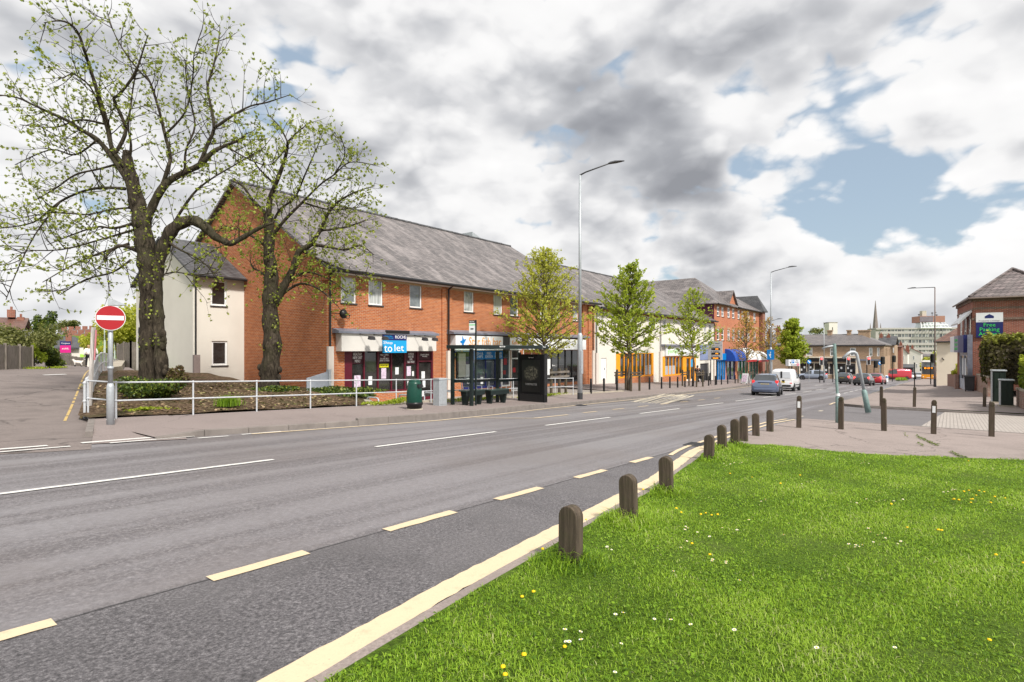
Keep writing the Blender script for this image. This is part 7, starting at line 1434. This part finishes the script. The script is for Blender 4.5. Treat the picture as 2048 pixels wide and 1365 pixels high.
# planter shrub and hedges on the right
bush('planter_shrub','bright green shrub in the planter below the cream wall','shrub',(63,-.9,H(63,-.9)+1.75),(2.2,.7,.65),3600,.11,m_leafy2,14)
def hedge(label,s0,s1,n0,n1,z0,z1,nleaf,leaf,mat,topmat_shift=.45,bul=.34,per=1.5):
    o=thing('hedge',label,'hedge',((s0+s1)/2,(n0+n1)/2,z0)); 
    ds,dn,dz=s1-s0,n1-n0,z1-z0; area=np.array([ds*dz,ds*dz,dn*dz,dn*dz,ds*dn]); pr=area/area.sum(); f=NR.choice(5,nleaf,p=pr); u,v=NR.uniform(0,1,nleaf),NR.uniform(0,1,nleaf)
    P=np.zeros((nleaf,3)); Nn=np.zeros((nleaf,3))
    for k in range(5):
        i=f==k
        if k<2: P[i]=np.stack([s0+u[i]*ds,np.full(i.sum(),n0 if k==0 else n1),z0+v[i]*dz],1); Nn[i]=(0,-1 if k==0 else 1,0)
        elif k<4: P[i]=np.stack([np.full(i.sum(),s0 if k==2 else s1),n0+u[i]*dn,z0+v[i]*dz],1); Nn[i]=(-1 if k==2 else 1,0,0)
        else: P[i]=np.stack([s0+u[i]*ds,n0+v[i]*dn,np.full(i.sum(),z1)],1); Nn[i]=(0,0,1)
    w_=np.sin(P[:,0]*2*np.pi/per+1)*np.sin(P[:,1]*2*np.pi/(per*.9)+.5)+.6*np.sin(P[:,0]*4.1+P[:,2]*.7)+.5*np.sin(P[:,1]*5.3+P[:,2]*1.1)
    hf=np.clip((P[:,2]-z0)/dz,0,1); c=np.array([(s0+s1)/2,(n0+n1)/2,0]); side=(f<4)
    P+=Nn*(w_*bul+NR.normal(size=nleaf)*.07)[:,None]
    rd=np.where(side,(hf**3)*.35,0); P[side]-=Nn[side]*rd[side][:,None]; P[side]-=Nn[side]*((1-hf[side])*.25)[:,None]
    P[:,2]+=np.where(f==4,-.0+.12*np.sin(P[:,0]*3)*np.sin(P[:,1]*2.7),0)
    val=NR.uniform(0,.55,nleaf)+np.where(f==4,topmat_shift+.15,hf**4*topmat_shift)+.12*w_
    leaves('foliage',P,leaf,mat,o,0,1.7,None,val,Nn)
    core=MB(); core.box((s0+.3,n0+.3,z0),(s1-.3,n1-.3,z1-.25)); core.build('inner_core',M('hedge_core',(.02,.018,.01),.95,0,.4,8),o)  # solid dark box filling the hedge behind its leaf shell
    tk=MB()
    for k in range(6): tk.rod((s0+.5+k*(ds-1)/5,n0+.4,z0-1.2),(s0+.5+k*(ds-1)/5,n0+.5,z0+1),.06)
    tk.build('stems',m_bark,o); return o
hedge('tall dark clipped conifer hedge above the garden wall',41.6,49.7,-7.5,-1.75,-.25,2.15,34000,.13,m_leafd)
hedge('smaller golden green hedge at the right edge',30.5,35.4,-6,-2.55,-.35,1.15,16000,.09,m_leafgold,.45,.1,1.1)
# ------------------------------------------------------------------ lawn: blades, daisies, dandelions
def lawnz(s,n): return -.0352*s+.055+.02*np.sin(1.7*s+n)*np.sin(1.3*n)
def inlawn(s,n):
    se=np.interp(s,[a for a,b in NEARK],[b for a,b in NEARK])-.17; st_=np.interp(n,[a for a,b in LT],[b for a,b in LT]); return (n<se+.05*np.sin(s*7)*np.sin(s*2.3))&(s<st_+.1*np.sin(n*5)+.06*np.sin(n*13))
g=np.random.default_rng(5); PS_=[];HS=[];WS=[];VS=[]
for zlo,zhi,dens,wd in ((1.2,4.2,7500,.0024),(4.2,6.5,5000,.0032),(6.5,9.5,3000,.0045),(9.5,15.5,1600,.0065)):
    xr=zhi*1.02+1.5; A_=(xr+3.5)*(zhi-zlo); m=int(A_*dens); Z=g.uniform(zlo,zhi,m); X=g.uniform(-3.5,xr,m); s=SA*X+CA*Z; n=-CA*X+SA*Z; k=inlawn(s,n); s,n=s[k],n[k]; m=len(s)
    pat=np.sin(s*1.9+1.3*np.sin(n*1.1))*np.sin(n*2.3+np.sin(s*.9))+.5*np.sin(s*5.1+n*3.7)*np.sin(n*6.1-s*2.2)
    clump=g.uniform(0,1,m)
    hh=(.02+.011*pat+.024*clump**4)*g.uniform(.7,1.3,m)
    for bs,bn,_,_ in BL[:6]: dd=np.hypot(s-bs,n-bn); hh+=np.where(dd<.4,(.4-dd)*.62*g.uniform(.15,1,m)**1.5,0)
    PS_.append(np.stack([s,n,lawnz(s,n)-.004],1)); HS.append(np.clip(hh,.015,.25)); WS.append(np.full(m,wd)); VS.append(np.clip(g.normal(.45,.22,m)+.2*pat+np.where(g.uniform(0,1,m)<.04,.5,0),0,1))
o=blades('lawn_grass',np.vstack(PS_),np.concatenate(HS),np.concatenate(WS),g.uniform(.3,1.5,sum(len(x) for x in HS)),None,m_grass,np.concatenate(VS),6); tag(o,'mown green lawn grass with longer tufts round the timber bollards','grass',None,'stuff')
# broad clover and plantain leaves among the blades
m=60000; Z=g.uniform(1.5,12,m); X=g.uniform(-3,13,m); s=SA*X+CA*Z; n=-CA*X+SA*Z; k=inlawn(s,n)&(np.sin(s*2.3+n)*np.sin(n*1.7-s*.6)>-.1); s,n=s[k],n[k]
rt=thing('clover','','',(0,0,0)); bpy.data.objects.remove(rt)
class _O: location=Vector((0,0,0))
o=leaves('clover_leaves',np.stack([s,n,lawnz(s,n)+g.uniform(.008,.036,len(s))],1),.018,m_grass,None,1.2,1.3,(0,0,0),g.uniform(.05,.55,len(s))); tag(o,'clover and broad weed leaves spread through the lawn','weeds',None,'stuff')
for i_,(px_,py_) in enumerate(((1425,800),(1395,815))): pass
for (s0,n0,L_,w_) in ((16.4,-.1,2.0,.1),(14.6,.55,1.0,.08)):
    pass
P_=[]
for (x0,y0),(x1,y1),k in (((1808,866),(1815,876),40),((1832,872),(1852,882),260),((1850,882),(1876,892),300),((1836,886),(1848,893),90),((1902,905),(1922,914),200),((1925,915),(1945,921),160)):
    for _ in range(k): u=g.uniform(); q=gnd(x0+(x1-x0)*u+g.normal()*2,y0+(y1-y0)*u+g.normal()*1.0,.04); P_.append((q.x,q.y,q.z+g.uniform(0,.03)))
o=leaves('crack_weeds',P_[::2],.026,m_leafi,None,1,1.3,(0,0,0),NR.uniform(.3,1,len(P_[::2]))); tag(o,'green weeds growing along a crack in the footway','weeds',None,'stuff')
fm=MB(); 
def flower(name,label,cat,group,pts,build):
    first=None
    for px,py in pts:
        q=gnd(px,py,.10); z=lawnz(q.x,q.y)
        if first is None:
            first=o=thing(name,label,cat,(q.x,q.y,z),0,group); build(o)
        else: 
            c=first.copy(); COL.objects.link(c); c.location=(q.x,q.y,z); c.rotation_euler=(g.uniform(-.25,.25),g.uniform(-.25,.25),g.uniform(0,6)); sc_=g.uniform(.8,1.2); c.scale=(sc_,sc_,sc_)
            for ch in FK: d=ch.copy(); COL.objects.link(d); d.parent=c
FK=[]
m_dand=M('dandelion_yellow',(.85,.55,.005),.7,0,.15,60); m_daisy=M('daisy_white',(.82,.8,.8),.7,0,.05); m_stem=M('flower_stem',(.1,.2,.03),.7)
def dand(o):
    global FK
    mb=MB(); mb.lathe([(.004,.055),(.013,.059),(.011,.066),(.004,.069)],(0,0,0),12); a=mb.build('flower_head',m_dand,o,local=True); mb=MB(); mb.tube([(0,0,0),(.004,0,.03),(0,0,.058)],.002,5); b=mb.build('stem',m_stem,o,local=True); FK=[a,b]
def dais(o):
    global FK
    mb=MB()
    for k in range(11):
        a=2*math.pi*k/11; c,s_=math.cos(a),math.sin(a); mb.face([(c*.003,s_*.003,.05),(c*.009-s_*.0026,s_*.009+c*.0026,.053),(c*.0125,s_*.0125,.051),(c*.009+s_*.0026,s_*.009-c*.0026,.053)])
    a=mb.build('petals',m_daisy,o,local=True); mb=MB(); mb.ball((0,0,.051),.005,None,.004,8,4); b=mb.build('flower_centre',m_dand,o,local=True); mb=MB(); mb.tube([(0,0,0),(0,0,.05)],.0013,4); c=mb.build('stem',m_stem,o,local=True); FK=[a,b,c]
DD=[(1006,1336),(1010,1352),(1049,1315),(1044,1200),(1069,1190),(1131,1294),(1084,1100),(1175,1042),(1288,981),(1351,1021),(1360,1027),(1385,1088),(1404,1031),(1412,1028),(1424,1032),(1437,1032),(1563,970),(1600,950),(1460,951),(1505,955),(1780,1013),(1925,986),(1938,984),(1960,985),(1969,987),(1951,992),(1944,999),(1948,1000),(1942,1007),(1918,1004),(1904,1001),(1909,1002),(1979,1007),(1988,996),(2008,996),(1879,1066),(1887,1065),(1814,1056),(1421,1112),(1995,1115),(2044,1131),(1977,1282),(1938,924)]
flower('dandelion','yellow dandelion flower in the lawn','flower','dandelions scattered over the lawn',DD,dand)
DA=[(1448,928),(1462,930),(1470,927),(1478,926),(1455,933),(1485,925),(1724,930),(1730,929),(1736,930),(1603,966),(1614,962),(1622,963),(1630,960),(1595,975),(1750,1006),(1758,1003),(1769,1003),(1787,1006),(1805,1001),(1735,1003),(1888,985),(1897,984),(1906,982),(1912,980),(1700,1087),(1710,1088),(1716,1089),(1723,1088),(1712,1091),(1740,1062),(1738,1058),(1757,1070),(1764,1066),(1768,1073),(1745,1080),(1793,1084),(1803,1082),(1567,1068),(1445,1054),(1474,1059),(1497,1041),(1453,1126),(1424,1122),(1478,1168),(1129,1266),(1157,1266),(1133,1280),(1139,1286),(1165,1285),(1230,1235),(1245,1234),(1307,1241),(1228,1340),(1239,1287),(1343,1247),(1385,1256),(1362,1096),(1372,1078),(1425,1122),(1452,1128),(1368,1060),(1376,1056),(1395,1062),(1420,1072),(1345,1146),(1215,1095),(1222,1098),(1370,1052),(1470,1265),(1790,1297),(1636,1301),(1712,1010),(1524,1005),(1531,1003)]
flower('daisy','small white daisy in the lawn','flower','daisies scattered over the lawn',DA,dais)
fit_texts()
print('objects',len(bpy.data.objects))
